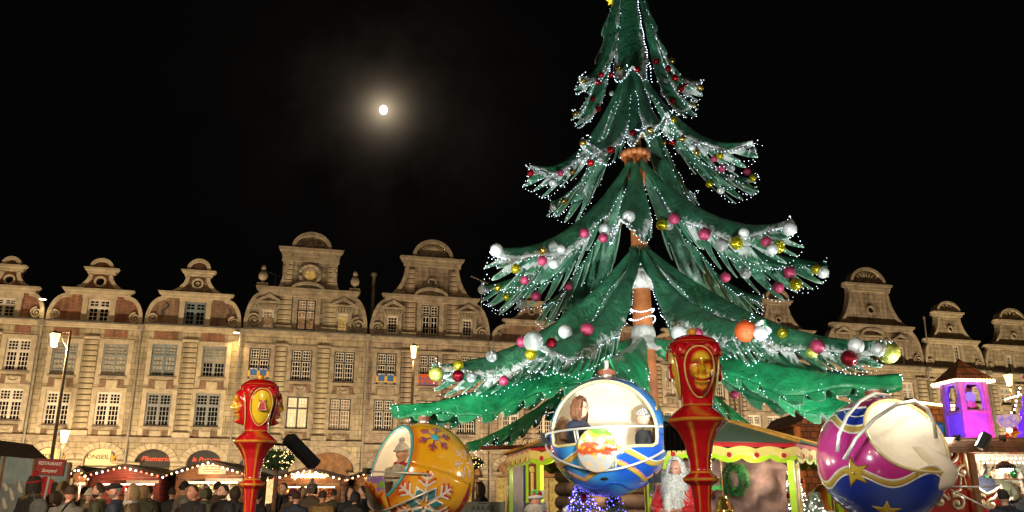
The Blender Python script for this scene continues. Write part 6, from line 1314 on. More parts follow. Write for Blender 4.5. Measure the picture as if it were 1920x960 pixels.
# ------------------------------------------------------------------ round cabins shaped like baubles
paint('cabin_paint', rough=0.2, coat=0.9, noisev=0.04)
mat('cabin_lining', (0.70,0.63,0.50), 0.45, var=0.04); mat('cabin_lining2', (0.66,0.56,0.40), 0.5, var=0.06)
mat('seat_brown', (0.20,0.10,0.04), 0.5, var=0.1); mat('seat_pad', (0.50,0.40,0.26), 0.6, var=0.1); mat('cabin_print', (0.7,0.7,0.65), 0.4)
class Ball:
    """sphere with an opening; local axes: f = towards the opening, r = right when facing out of the picture, up = z"""
    def __init__(s, root, c, rad, face, name): s.root = root; s.c = Vector(c); s.R = rad; s.f = Vector((math.sin(face), -math.cos(face), 0)); s.r = Vector((math.cos(face), math.sin(face), 0)); s.u = Vector((0, 0, 1)); s.of = s.f; s.ou = s.u
    def dirv(s, az, el): return (s.f*math.cos(az)+s.r*math.sin(az))*math.cos(el)+s.u*math.sin(el)      # az from the opening axis, el elevation
    def pt(s, az, el, k=1.0): return s.c+s.dirv(az, el)*(s.R*k)
def shell(B, bound, n=96, nr=34, colf=None, tilt=0.0):
    """radial grid from the opening boundary (angle from axis as a function of phi) to the back pole"""
    def d(phi, rho): return B.of*math.cos(rho)+(B.r*math.cos(phi)+B.ou*math.sin(phi))*math.sin(rho)
    m = MB(); m.grid(lambda a, b: B.c+d(a*2*PI, lerp(bound(a*2*PI), PI, b**0.9))*B.R, n, nr, lambda a, b: colf(d(a*2*PI, lerp(bound(a*2*PI), PI, b**0.9)))); m.f = [tuple(reversed(f)) for f in m.f]
    o = m.build('shell', 'cabin_paint', B.root, smooth=True, world=True)
    sd_ = o.modifiers.new('solid', 'SOLIDIFY'); sd_.thickness = 0.02; sd_.offset = -1
    m = MB(); m.grid(lambda a, b: B.c+d(a*2*PI, lerp(bound(a*2*PI)+0.01, PI, b))*(B.R*0.965), 64, 20); m.f = [tuple(reversed(f)) for f in m.f]; m.build('inner_lining', 'cabin_lining', B.root, smooth=True, world=True)
    return o, d
def rim(B, bound, col, r=0.022, k=1.004, name='rim', n=96):
    def d(phi, rho): return B.of*math.cos(rho)+(B.r*math.cos(phi)+B.ou*math.sin(phi))*math.sin(rho)
    m = MB(); m.col = col; m.tube([B.c+d(i/n*2*PI, bound(i/n*2*PI))*B.R*k for i in range(n)], r, 8, closed=True); return m.build(name, 'cabin_paint', B.root, smooth=True, world=True)
def band(B, fn, w, col, a0, a1, k=1.006, name='wavy_band', n=90, parent=None):
    """raised stripe following elevation fn(az) on the sphere"""
    m = MB(); m.col = col; m.grid(lambda a, b: (lambda az: B.pt(az, fn(az)+(b-0.5)*w, k+0.004*math.sin(b*PI)))(lerp(a0, a1, a)), n, 4); o = m.build(name, 'cabin_paint', parent or B.root, smooth=True, world=True)
    sd_ = o.modifiers.new('solid', 'SOLIDIFY'); sd_.thickness = 0.008; sd_.offset = -1; return o
def decal(B, az, el, polys, col, k=1.008, rot=0.0, name='star', scale=1.0, parent=None):
    d0 = B.dirv(az, el); ex = B.dirv(az+PI/2, 0) if abs(el) < 1.4 else B.r; ex = (B.r*math.cos(az)-B.f*math.sin(az)).normalized(); ey = d0.cross(ex)*-1; ey = ex.cross(d0)*-1
    if ey.z < 0: ey = -ey
    m = MB(); m.col = col
    for poly in polys:
        pts = []
        n = len(poly)
        for i in range(n):
            a, b = Vector(poly[i]), Vector(poly[(i+1) % n]); st = max(1, int((b-a).length*scale/0.05))
            for q in range(st): pts.append(a.lerp(b, q/st))
        cen = sum(pts, Vector((0, 0)))/len(pts)
        def mp(p, kk=k):
            x, y = p.x*scale, p.y*scale; c, s = math.cos(rot), math.sin(rot); x, y = x*c-y*s, x*s+y*c
            return B.c+(d0+ex*x/B.R+ey*y/B.R).normalized()*B.R*kk
        rings = [[mp(cen.lerp(p, t)) for p in pts] for t in (0.02, 0.35, 0.7, 1.0)]; L_ = len(pts); vs = [p for r in rings for p in r]
        fs = [(i*L_+j, i*L_+(j+1) % L_, (i+1)*L_+(j+1) % L_, (i+1)*L_+j) for i in range(3) for j in range(L_)]+[tuple(range(L_))]; m.add(vs, fs)
    o = m.build(name, 'cabin_paint', parent or B.root, smooth=True, world=True); sd_ = o.modifiers.new('solid', 'SOLIDIFY'); sd_.thickness = 0.006; sd_.offset = -1; return o
def snowflake(fancy):
    P_ = []; bar = lambda a, r0, r1, w: [tuple(Matrix.Rotation(a, 2) @ Vector(p)) for p in ((r0, -w), (r1, -w*0.8), (r1, w*0.8), (r0, w))]
    for k in range(6):
        a = k*PI/3; P_.append(bar(a, 0.18 if fancy else 0.1, 1.0, 0.045))
        for q, l in ((0.55, 0.34), (0.78, 0.22)):
            for sg in (-1, 1):
                c = Matrix.Rotation(a, 2) @ Vector((q, 0)); P_.append([tuple(c+Matrix.Rotation(a+sg*R(52), 2) @ Vector(p)) for p in ((0, -0.035), (l, -0.03), (l, 0.03), (0, 0.035))])
    return P_
def starp(n=5, r=1.0, ri=0.42): return [[(r*(1 if i % 2 == 0 else ri)*math.sin(PI*i/n), r*(1 if i % 2 == 0 else ri)*math.cos(PI*i/n)) for i in range(2*n)]]
def hanger(B, tip, side=True):
    m = MB(); t = B.c+Vector((0, 0, B.R)); m.tube([t+Vector((0, 0, -0.03)), t+Vector((0, 0, 0.12))], 0.09, 12); m.tube([t+Vector((0, 0, 0.10)), Vector(tip)], 0.035, 8); m.build('hanger', 'steel', B.root, world=True)
    m = MB(); m.tube([t+Vector((0, 0, 0.03)), t+Vector((0, 0, 0.10))], 0.14, 14); m.build('hanger_collar', 'brown_arm', B.root, world=True)
def bars(B, pts_list, r=0.014, name='safety_bar'):
    for pts in pts_list: m = MB(); m.tube(pts, r, 8); m.build(name, 'steel', B.root, smooth=True, world=True)
def cabin_seat(B):
    m = MB(); c = B.c; n = 28
    m.grid(lambda a, b: c+B.f*(B.R*math.cos(lerp(-2.5, 2.5, a)+PI)*lerp(0.84, 0.40, b))+B.r*(B.R*math.sin(lerp(-2.5, 2.5, a)+PI)*lerp(0.84, 0.40, b))+Vector((0, 0, -B.R*0.36)), n, 3)
    m.grid(lambda a, b: c+B.f*(B.R*math.cos(lerp(-2.5, 2.5, a)+PI)*0.40)+B.r*(B.R*math.sin(lerp(-2.5, 2.5, a)+PI)*0.40)+Vector((0, 0, -B.R*lerp(0.36, 0.75, b))), n, 2)
    m.build('bench', 'seat_pad', B.root, smooth=True, world=True)
    m = MB(); m.lathe([(0.02, -B.R*0.76), (B.R*0.62, -B.R*0.76)], 24, c, cap=False); m.build('floor_plate', 'seat_pad', B.root, world=True)
# --- blue cabin, in front of the tree
c = P(1141, 818, 13.0); Rb = 110*13.0/F*0.985
root = thing('bauble_cabin', 'blue round bauble cabin with gold bands, white-lit inside, woman with glasses aboard', 'ride cabin', c, 0, 'round ride cabins hanging from the tree'); B = Ball(root, c, Rb, R(-14), 'blue')
BL = (0.012, 0.075, 0.42); LB = (0.05, 0.30, 0.66); CG = (0.50, 0.33, 0.06); CW_ = (0.78, 0.76, 0.66)
def bound_blue(phi):
    s = math.sin(phi); c = math.cos(phi); up = 1.02
    if s >= 0: return up+0.02*s
    lim = math.tan(0.16+0.0)      # the opening is cut off below by a level sill that waves
    sill = 0.26+0.10*math.sin(c*3.2+0.6)-0.20*(0.25 < c+0.55 < 0.9)*0
    q = min(up, math.asin(min(0.99, sill/max(0.05, -s)))) if -s > 0.02 else up
    return q
def col_blue(d):
    az = math.atan2(d.dot(B.r), d.dot(B.f)); el = math.asin(max(-1, min(1, d.z))); w_ = 0.5+0.5*math.sin(el*9+az*2); return mixc(BL, LB, sstep(0.3, 0.8, 0.5+0.5*math.cos(az*3.0+0.9)*math.cos((el+0.42)*3.2))*(1 if el < 0.35 else 0.5))
shell(B, bound_blue, colf=col_blue); rim(B, bound_blue, (0.55, 0.48, 0.22), 0.024); rim(B, lambda p: bound_blue(p)+0.035, (0.60, 0.62, 0.64), 0.010, name='rim_line')
zig = lambda base, amp, fr, ph: (lambda az: base+amp*math.sin(az*fr+ph))
tri = lambda base, amp, fr, ph: (lambda az: base+amp*(2/PI)*math.asin(math.sin(az*fr+ph)))
band(B, zig(-0.36, 0.14, 3, 1.4), 0.09, CG, -PI, PI); band(B, zig(-0.31, 0.14, 3, 1.4), 0.022, CW_, -PI, PI, k=1.010, name='white_line')
band(B, tri(-0.66, 0.17, 4, 0.4), 0.08, CG, -PI, PI); band(B, tri(-0.61, 0.17, 4, 0.4), 0.02, (0.6, 0.2, 0.25), -PI, PI, k=1.010, name='pink_line')
band(B, zig(0.55, 0.16, 4, 0.6), 0.06, CG, 1.15, 2*PI-1.15); band(B, zig(-0.98, 0.08, 5, 0.3), 0.05, BL, -PI, PI)
cabin_seat(B)
# printed panel (plain festive print) between two posts on the front
m = MB(); Cp = B.pt(-0.06, -0.285, 1.0); nn = 26
def pcol(a, b):
    x = math.cos(a*2*PI)*b; z = math.sin(a*2*PI)*b; n1 = noise.noise(Vector((x*2.4, z*5.5, 3.3))); n2 = noise.noise(Vector((x*4+7, z*8, 1.3)))
    if z > 0.42-0.3*x*x: base = (0.13, 0.30, 0.02)
    elif z > -0.25: base = (0.36, 0.05, 0.012)
    else: base = (0.33, 0.33, 0.32)
    return mixc(base, (0.36, 0.35, 0.32), sstep(0.02, 0.2, n1)) if n2 < 0.25 else mixc(base, (0.7, 0.35, 0.03), 0.6)
ex = B.r; m.grid(lambda a, b: Cp+ex*(0.30*Rb/0.9*b*math.cos(a*2*PI)*0.95)+Vector((0, 0, 0.315*b*math.sin(a*2*PI)*Rb/0.9))+B.f*(0.05-0.03*b*b), 60, 24, pcol)
o = m.build('printed_panel', 'cabin_paint', root, smooth=True, world=True); s_ = o.modifiers.new('solid', 'SOLIDIFY'); s_.thickness = 0.012; s_.offset = -1
for az in (-0.36, 0.24): m = MB(); m.tube([B.pt(az, 0.02, 1.06), B.pt(az, -0.56, 1.04)], 0.016, 8); m.tube([B.pt(az-0.05, 0.02, 1.06), B.pt(az-0.05, -0.56, 1.04)], 0.012, 8); m.build('panel_post', 'steel', root, world=True)
bars(B, [[B.pt(az, 0.05+0.035*az, 1.10 if abs(az) < 1.2 else 1.06) for az in [x*0.1-1.5 for x in range(31)]], [B.pt(az, -0.60+0.27*abs(az)**1.6, 1.07) for az in [x*0.1-1.5 for x in range(31)]]], 0.017)
m = MB(); q = B.pt(-1.5, 0.0, 1.06); m.box(q.x-0.09, q.x+0.05, q.y-0.06, q.y+0.06, q.z-0.09, q.z+0.06); m.build('hinge_box', 'black_metal', root, world=True)
hanger(B, P(1137, 676, 12.95)); lamp('cabin_light', 'POINT', c+Vector((0, 0, Rb*0.78))+B.f*0.1, 7, (1.0, 0.90, 0.76), root, radius=0.12)
# riders
for az_ in (-1.35, 1.75): m = MB(); cc = B.pt(az_, -0.06, 0.76); m.ball(cc, (0.15, 0.15, 0.34), 16, 10); m.build('seat_back', 'seat_brown', root, smooth=True, world=True)
def rider(px, py, Y, face, coat, hair, ex, pose, label, h=1.0, head=None):
    p = P(px, py, Y); return person(p.x, p.y, p.z, face, coat, hair, ex, pose, label, h=h, top=False, sit=1) if False else person(px, py, Y, face, coat, hair, ex, pose, label, h=h, group='passengers of the round cabins')
def seated(px, py, Y, face, coat, hair, extras, pose, label, h=0.98):
    """seated figure: px,py is the top of the head; thighs forward, shins down"""
    p = P(px, py, Y); root = thing('person', label, 'person', (p.x, p.y, p.z-1.80*h+0.0), R(face), 'passengers of the round cabins'); root.scale = (h, h, h)
    key = 'sit_'+pose
    if key not in PM:
        b, c_, t, s = person_meshes(pose)
        ch = [(0,0.02,0.93,0.165,0.14),(0.10,0.0,0.88,0.10,0.10),(0.12,-0.36,0.92,0.075,0.075),(0.12,-0.36,0.76,0.055,0.055),(-0.10,0.0,0.88,0.10,0.10),(-0.12,-0.36,0.92,0.075,0.075),(-0.12,-0.36,0.76,0.055,0.055)]
        tr = skin_mesh('trousers', ch, [(0,1),(1,2),(2,3),(0,4),(4,5),(5,6)], 0, 1); tr.materials.append(MAT['trousers_dark'])
        bb = b.copy()
        for v in bb.vertices:      # fold the legs: everything below the hip goes forward then down
            if v.co.z < 0.88 and abs(v.co.x) < 0.2:
                d = 0.88-v.co.z
                v.co.y, v.co.z = v.co.y*0.6-min(d, 0.34), 0.90+v.co.y*0.4-max(0, d-0.38)*0.25
        cc = c_.copy()
        for v in cc.vertices:
            if v.co.z < 0.92: d = 0.92-v.co.z; v.co.z = 0.92-d*0.25; v.co.y -= d*0.7
        sh = s.copy()
        for v in sh.vertices: v.co.y = v.co.y*0.7-0.34; v.co.z += 0.70
        PM[key] = (bb, cc, tr, sh)
    b, c_, t, s = PM[key]
    omat(place(b, 'body', root), 'skin'); omat(place(c_, 'coat', root), coat); place(t, 'trousers', root); place(s, 'shoes', root)
    for k, mm in (('eyes', 'eye_dark'), ('brows', hair[1] if hair else 'hair_brown')): omat(place(cap_mesh(k), PART_NAMES[k], root, (0, -0.03, 1.665)), mm)
    if hair: omat(place(cap_mesh(hair[0]), 'hair', root, (0, -0.03, 1.665)), hair[1])
    for e in extras: omat(place(cap_mesh(e[0]), PART_NAMES[e[0]], root, (0, -0.03, 1.665)), e[1])
    return root
seated(1085, 748, 12.75, 62, 'coat_navy', ('curly', 'hair_auburn'), [('glasses', 'wool_black')], 'cross', 'curly auburn-haired woman with glasses and navy jacket riding in the blue cabin', h=1.08)
seated(1209, 768, 12.85, -115, 'coat_black', None, [('beanie', 'checked_hat'), ('furcollar', 'hair_blond')], 'stand', 'passenger in checked woolly hat and dark jacket at the right inside the blue cabin', h=1.0)
# --- yellow cabin, left
c = P(790, 893, 16.0); Ry = 96*16.0/F
root = thing('bauble_cabin', 'orange yellow round bauble cabin painted with snowflakes, cream interior, passenger seen from behind', 'ride cabin', c, 0, 'round ride cabins hanging from the tree'); B = Ball(root, c, Ry, R(-56), 'yellow'); B.of = B.f*math.cos(R(17))+B.u*math.sin(R(17)); B.ou = B.u*math.cos(R(17))-B.f*math.sin(R(17))
OY = (0.74, 0.37, 0.012); OR = (0.50, 0.045, 0.012); CRM = (0.70, 0.58, 0.38); TUR = (0.07, 0.40, 0.45)
def bound_yel(phi):
    s = math.sin(phi); c = math.cos(phi)
    return 0.80-0.05*sstep(0.05, 0.9, -s)
def col_yel(d):
    az = math.atan2(d.dot(B.r), d.dot(B.f)); el = math.asin(max(-1, min(1, d.z))); rho = math.acos(max(-1, min(1, d.dot(B.f))))
    k = sstep(-0.55, -0.75, el)*0.9; k = max(k, 0.8*math.exp(-((math.acos(max(-1, min(1, d.dot(B.of))))-0.86)/0.07)**2)); return mixc(OY, OR, k)
shell(B, bound_yel, colf=col_yel); rim(B, lambda p: bound_yel(p)+0.02, TUR, 0.028)
cabin_seat(B)
def on_ball(px, py, Y):
    """azimuth/elevation of the sphere point seen at a pixel"""
    d = ray(px, py).normalized(); o = Vector((0, 0, CAMZ))-B.c; b = o.dot(d); q = b*b-(o.length_squared-B.R**2); t = -b-math.sqrt(max(0, q)); n_ = (o+d*t)/B.R
    return math.atan2(n_.dot(B.r), n_.dot(B.f)), math.asin(max(-1, min(1, n_.z)))
az, el = on_ball(815, 821, 16); decal(B, az, el, snowflake(0), OR, 1.006, 0.2, 'snowflake_halo', 0.33); decal(B, az, el, snowflake(0), (0.22, 0.10, 0.16), 1.012, 0.2, 'snowflake', 0.28); decal(B, az, el, [[(math.cos(i*PI/5), math.sin(i*PI/5)) for i in range(10)]], TUR, 1.018, 0, 'snowflake_centre', 0.075)  # red airbrushed halos painted behind the two snowflakes
az, el = on_ball(795, 945, 16); decal(B, az, el, snowflake(1), OR, 1.006, 0.45, 'snowflake_halo', 0.66); decal(B, az, el, snowflake(1), (0.74, 0.66, 0.58), 1.012, 0.45, 'snowflake', 0.58)
for k in range(6):
    a = k*PI/3+0.45+PI/6; q = Vector((math.cos(a)*0.18, math.sin(a)*0.18)); rh = [tuple(q+Matrix.Rotation(a, 2) @ Vector(p)) for p in ((-0.15, 0), (0, -0.09), (0.15, 0), (0, 0.09))]
    decal(B, az, el, [[tuple(Vector(p)*1.0) for p in rh]], (0.74, 0.66, 0.58), 1.014, 0, 'snowflake_lozenge_edge', 1.15); decal(B, az, el, [[tuple(q+(Vector(p)-q)*0.72) for p in rh]], (0.05, 0.22, 0.24), 1.019, 0, 'snowflake_lozenge', 1.15)
az, el = on_ball(862, 868, 16); decal(B, az+0.15, el, snowflake(1), (0.72, 0.5, 0.4), 1.010, 0.1, 'snowflake', 0.3)
az, el = on_ball(872, 935, 16); decal(B, az, el, [[(-0.16, -0.4), (0.05, -0.35), (0.14, 0.0), (0.05, 0.4), (-0.06, 0.1)]], (0.32, 0.01, 0.02), 1.01, 0.1, 'red_leaf', 0.8)
bars(B, [[B.pt(az_, 0.06-0.05*az_, 1.09) for az_ in [x*0.1-1.4 for x in range(27)]], [B.pt(az_, -0.62+0.30*abs(az_-0.1)**1.5, 1.09) for az_ in [x*0.1-1.2 for x in range(26)]]], 0.016)
m = MB(); q = B.pt(0.0, 0.06, 1.12); m.M = Matrix.Translation(q) @ Matrix.Rotation(math.atan2(B.r.y, B.r.x), 4, 'Z'); m.box(-0.08, 0.08, -0.05, 0.05, -0.05, 0.05); m.build('hinge_box', 'black_metal', root, world=True)
m = MB(); m.grid(lambda a, b: B.pt(lerp(-0.35, 0.42, a), lerp(-0.85, -0.02, b), 1.07), 24, 24, lambda a, b: mixc(((0.18, 0.42, 0.04), (0.55, 0.06, 0.02), (0.66, 0.36, 0.03), (0.3, 0.15, 0.5))[int((a*3.3+b*5.7+noise.noise(Vector((a*5, b*6, 0)))*2) % 4)], (0.75, 0.75, 0.72), sstep(0.35, 0.10, b)))
o = m.build('printed_panel', 'cabin_paint', root, smooth=True, world=True); s_ = o.modifiers.new('solid', 'SOLIDIFY'); s_.thickness = 0.012
hanger(B, P(787, 775, 16.0)); lamp('cabin_light', 'POINT', c+Vector((0, 0, Ry*0.60))+B.f*0.35, 24, (1.0, 0.86, 0.66), root, radius=0.12)
seated(752, 832, 15.6, 140, 'coat_cream', None, [('pompom', 'knit_cream'), ('scarf', 'scarf_red')], 'stand', 'passenger in cream bobble hat, red scarf and white coat riding in the yellow cabin', h=1.3)
# --- magenta cabin, right
c = P(1653, 862, 14.0); Rm = 113*14.0/F
root = thing('bauble_cabin', 'magenta and blue round bauble cabin with golden stars and an empty cream seat opening', 'ride cabin', c, 0, 'round ride cabins hanging from the tree'); B = Ball(root, c, Rm, R(6), 'magenta'); B.of = B.f*math.cos(R(26))+B.u*math.sin(R(26)); B.ou = B.u*math.cos(R(26))-B.f*math.sin(R(26))
MG = (0.46, 0.012, 0.20); DB = (0.012, 0.035, 0.32); PLM = (0.28, 0.03, 0.12)
def bound_mag(phi):
    s = math.sin(phi); c_ = math.cos(phi)
    return 0.66+0.20*math.exp(-((math.atan2(s, c_)+0.62)/0.5)**2)+0.03*c_
def w1(az): return 0.53+0.15*math.sin(az*4+1.9)
def w2(az): return -0.30+0.11*math.sin(az*5+0.3)
def col_mag(d):
    az = math.atan2(d.dot(B.r), d.dot(B.f)); el = math.asin(max(-1, min(1, d.z)))
    if el > 0.90: return PLM
    if el > w1(az)+0.12: return DB
    if el > w1(az): return CG
    if el > w2(az): return mixc(MG, (0.62, 0.05, 0.32), 0.5+0.5*math.cos((el-0.1)*5))
    return mixc(DB, (0.05, 0.09, 0.36), 0.5+0.5*math.cos(az*5+2))
shell(B, bound_mag, n=160, nr=90, colf=col_mag); rim(B, bound_mag, (0.62, 0.50, 0.24), 0.026)
for f_, w_, cc, nm in ((w1, 0.035, CW_, 'white_line'), (lambda a: w1(a)+0.12, 0.03, CW_, 'white_line'), (lambda a: w2(a)+0.055, 0.035, CW_, 'white_line'), (w2, 0.075, CG, 'wavy_band'), (lambda a: w2(a)-0.055, 0.03, CW_, 'white_line'), (lambda a: 0.90, 0.05, CW_, 'white_line'), (lambda a: w1(a)-0.33*0+0.30, 0.02, CW_, 'white_line')):
    band(B, f_, w_, cc, 0.72 if f_(2.0) > -0.25 else 0.0, 2*PI-(0.72 if f_(2.0) > -0.25 else 0.0), name=nm, n=120)
az, el = on_ball(1602, 886, 14); decal(B, az, el, starp(), (0.18, 0.09, 0.01), 1.006, 0.12, 'star_outline', 0.27); decal(B, az, el, starp(), (0.58, 0.40, 0.05), 1.012, 0.12, 'star', 0.225)  # larger dark star painted behind the gold one as its outline
az, el = on_ball(1662, 958, 14); decal(B, az, el, starp(), (0.58, 0.40, 0.05), 1.010, -0.15, 'star', 0.22)
cabin_seat(B)
# moulded cream seat shell that bulges out of the opening and ends in a foot
m = MB()
def lip(a, b):
    phi = a*2*PI; rho = bound_mag(phi)*(1-b); d = B.of*math.cos(rho)+(B.r*math.cos(phi)+B.ou*math.sin(phi))*math.sin(rho)
    return B.c+d*(B.R*0.985)-B.of*(B.R*0.42*math.sin(b*PI/2))
m.grid(lip, 64, 12); m.build('cream_seat_shell', 'cabin_lining', root, smooth=True, world=True)
def cat(p, a):
    t = a*(len(p)-1); i = min(len(p)-2, int(t)); f = t-i; q = [p[max(0, i-1)], p[i], p[i+1], p[min(len(p)-1, i+2)]]
    return q[1]*(1)+(q[2]-q[0])*(0.5*f)+(q[0]*2-q[1]*5+q[2]*4-q[3])*(0.5*f*f)+((q[1]-q[2])*3+q[3]-q[0])*(0.5*f*f*f)
m = MB(); pts = [B.pt(0.42, 0.20, 0.84), B.pt(0.50, 0.0, 0.99), B.pt(0.56, -0.20, 1.08), B.pt(0.56, -0.40, 1.07), B.pt(0.52, -0.56, 0.96)]
def snout(a, b):
    c0 = cat(pts, a); ww = cat([0.12, 0.21, 0.24, 0.21, 0.15], a); th = (b-0.5)*PI; return c0+B.r*(ww*math.sin(th))-B.f*(0.22*(1-math.cos(th)))
m.grid(snout, 28, 20); o = m.build('footwell', 'cabin_lining', root, smooth=True, world=True)
bars(B, [[P(*q) for q in ((1570, 846, 13.1), (1573, 815, 12.95), (1588, 780, 13.0), (1612, 752, 13.2), (1640, 737, 13.5), (1668, 742, 13.9))], [P(*q) for q in ((1583, 862, 12.95), (1605, 822, 12.8), (1640, 785, 12.75), (1680, 759, 12.85), (1714, 752, 13.0), (1738, 766, 13.1), (1751, 792, 13.15), (1755, 822, 13.2))]], 0.028, 'hoop_bar')
bars(B, [[P(1783, 912, 13.3), P(1830, 913, 13.2), P(1876, 911, 13.2)], [P(1783, 918, 13.3), P(1830, 942, 13.2), P(1868, 962, 13.2)]], 0.014)
hanger(B, P(1645, 738, 14.0)); lamp('cabin_light', 'POINT', c+B.of*(Rm*1.2)+Vector((0.1, 0, Rm*0.45)), 42, (1.0, 0.9, 0.75), root, radius=0.1)
# ------------------------------------------------------------------ kiosk at the foot of the tree
mat('lime_paint', (0.44,0.72,0.02), 0.35, var=0.06, coat=0.4); mat('yellow_paint', (0.76,0.64,0.16), 0.35, var=0.06, coat=0.4); mat('maroon_paint', (0.20,0.03,0.03), 0.35, var=0.1, coat=0.4); mat('red_paint', (0.50,0.02,0.02), 0.35, var=0.1, coat=0.4)
mat('green_paint', (0.05,0.42,0.07), 0.4, var=0.1); mat('blue_panel', (0.02,0.11,0.30), 0.4, var=0.35, scale=2.5); mat('roof_canvas', (0.12,0.17,0.11), 0.6, var=0.08, scale=1.5); mat('orange_line', (0.6,0.28,0.05), 0.4)
mat('log_wood', (0.17,0.085,0.05), 0.7, var=0.3, scale=3, bump=0.5, bscale=12); mat('drape_rock', (0.30,0.17,0.13), 0.8, var=0.35, scale=1.6, bump=1.0, bscale=2.2); mat('panel_yellow', (0.55,0.50,0.04), 0.5, var=0.12)
KX, KY = P(1247, 880, 17.5).x, 17.5; KR = 3.22
KI = thing('kiosk', 'eight-sided kiosk under the tree with lime, yellow and red striped posts and scalloped valance', 'kiosk', (KX, KY, 0))
ka = [R(-102+45*k) for k in range(-1, 8)]
kv = lambda a, r=KR: Vector((KX+r*math.sin(a), KY-r*math.cos(a), 0))
kz = P(1445, 862, 14.9).z; top_dz = 0.27
for k in range(8):
    a0, a1 = ka[k], ka[k+1]; A, B_ = kv(a0), kv(a1); d = (B_-A).normalized(); Mx = Matrix(((d.x, d.y, 0, A.x), (d.y, -d.x, 0, A.y), (0, 0, 1, 0), (0, 0, 0, 1)))  # x along the side, y inwards? set below
    nrm = Vector((math.sin((a0+a1)/2), -math.cos((a0+a1)/2), 0)); Mx = Matrix(((d.x, -nrm.x, 0, A.x), (d.y, -nrm.y, 0, A.y), (0, 0, 1, 0), (0, 0, 0, 1))); W_ = (B_-A).length
    # post of three coloured boards with finial
    m = MB(Mx @ Matrix.Translation((0, 0.05, 0))); m.box(-0.17, -0.085, -0.05, 0.05, 0, kz-0.02); m.box(0.085, 0.17, -0.05, 0.05, 0, kz-0.02); po = m.build('post', 'lime_paint', KI, world=True)
    m = MB(Mx); m.box(-0.082, -0.03, 0.005, 0.09, 0, kz-0.03); m.box(0.03, 0.082, 0.005, 0.09, 0, kz-0.03); m.build('red_board', 'maroon_paint', po, world=True)
    m = MB(Mx); m.box(-0.028, 0.028, -0.01, 0.08, 0, kz-0.18); m.lathe([(0.05, 0), (0.05, 0.03)], 10, (0, -0.0, kz-0.17)); m.tube([(0, -0.0, kz-0.12), (0, -0.03, kz-0.115)], 0.05, 10); m.build('yellow_board', 'yellow_paint', po, world=True)
    # valance: three scalloped layers and roundels
    ns = 5; N_ = ns*12
    def scal(base, amp, ph=0.0): return [(lerp(-0.02, W_+0.02, i/N_), base-amp*abs(math.sin(PI*ns*(i/N_)+ph))**0.8) for i in range(N_+1)]
    va = thing_part = None
    for nm, mt, y0, lo, hi in (('red_edge', 'red_paint', -0.02, (kz+top_dz-0.07, 0.015, PI/2), kz+top_dz), ('scalloped_board', 'yellow_paint', -0.045, (kz+0.075, 0.035, 0.0), None), ('lime_scallop', 'lime_paint', -0.03, (kz+0.02, 0.08, 0.0), None)):
        m = MB(Mx); lo_ = scal(*lo)
        hi_ = [(x, hi) for x, z in lo_] if hi else ([(x, kz+0.12+0.05*abs(math.cos(PI*ns*(i/N_)))) if nm == 'scalloped_board' else (x, z+0.10) for i, (x, z) in enumerate(lo_)])
        if nm == 'scalloped_board': hi_ = [(x, kz+0.165+0.045*abs(math.cos(PI*ns*i/N_))) for i, (x, z) in enumerate(lo_)]
        m.strip(lo_, hi_, y0, y0+0.02+(0.01 if nm == 'scalloped_board' else 0)); m.build(nm, mt, KI, world=True)
    for i in range(ns):
        x = W_*(i+0.5)/ns; m = MB(Mx); m.tube([(x, -0.046, kz+0.06), (x, -0.07, kz+0.06)], 0.062, 16); r_ = m.build('roundel', 'yellow_paint', KI, world=True)
        m = MB(Mx); m.tube([(x, -0.06, kz+0.06), (x, -0.082, kz+0.06)], 0.043, 14); m.build('roundel_centre', 'red_paint', r_, world=True)
m = MB(); zr = kz+top_dz
m.add([tuple(kv(ka[k], KR+0.12)+Vector((0, 0, zr))) for k in range(8)]+[tuple(kv(ka[k], 1.3)+Vector((0, 0, zr+0.62))) for k in range(8)], [(k, (k+1) % 8, (k+1) % 8+8, k+8) for k in range(8)]+[tuple(range(7, -1, -1))])
m.build('roof', 'roof_canvas', KI, world=True)
m = MB()
for k in range(8): m.tube([kv(ka[k], KR+0.10)+Vector((0, 0, zr+0.02)), kv(ka[k], 1.4)+Vector((0, 0, zr+0.60))], 0.035, 6)
m.build('roof_rib', 'orange_line', KI, world=True, kind='stuff')
# log walls inside (each log a part), and the draped bay
for k in (1, 2, 4, 5, 6):
    A, B_ = kv(ka[k], KR-1.1), kv(ka[k+1], KR-1.1)
    for i in range(10):
        m = MB(); z = 0.14+i*0.26; m.tube([A+Vector((0, 0, z)), B_+Vector((0, 0, z))], 0.135, 10); m.build('log', 'log_wood', KI, world=True, smooth=True, auto=50)
A, B_ = kv(ka[3], KR-1.0), kv(ka[4], KR-0.22)
m = MB(); m.grid(lambda a, b: A.lerp(B_, a)+Vector((0, 0, b*(kz+0.12)))+Vector((noise.noise(Vector((a*4, b*4, 1)))*0.14, noise.noise(Vector((a*9, b*5+a*4, 4)))*0.30+abs(noise.noise(Vector((a*3+b*2, b*7, 9))))*0.25, 0)), 40, 40); m.build('draped_backcloth', 'drape_rock', KI, world=True, smooth=True)
m = MB(); kw = kv(ka[2]).lerp(kv(ka[1]), 0.5)+Vector((-0.12, 0, 0)); v = [kw+Vector((0, 0, 0.1)), kv(ka[2], KR)+Vector((-0.16, 0.02, 0.1)), kv(ka[2], KR)+Vector((-0.16, 0.02, kz-0.05)), kw+Vector((0, 0, kz-0.05))]
m.add(v+[q+Vector((0.03, 0.03, 0)) for q in v], [(0, 1, 2, 3), (7, 6, 5, 4), (0, 4, 5, 1), (1, 5, 6, 2), (2, 6, 7, 3), (3, 7, 4, 0)]); m.build('blue_side_panel', 'blue_panel', KI, world=True)
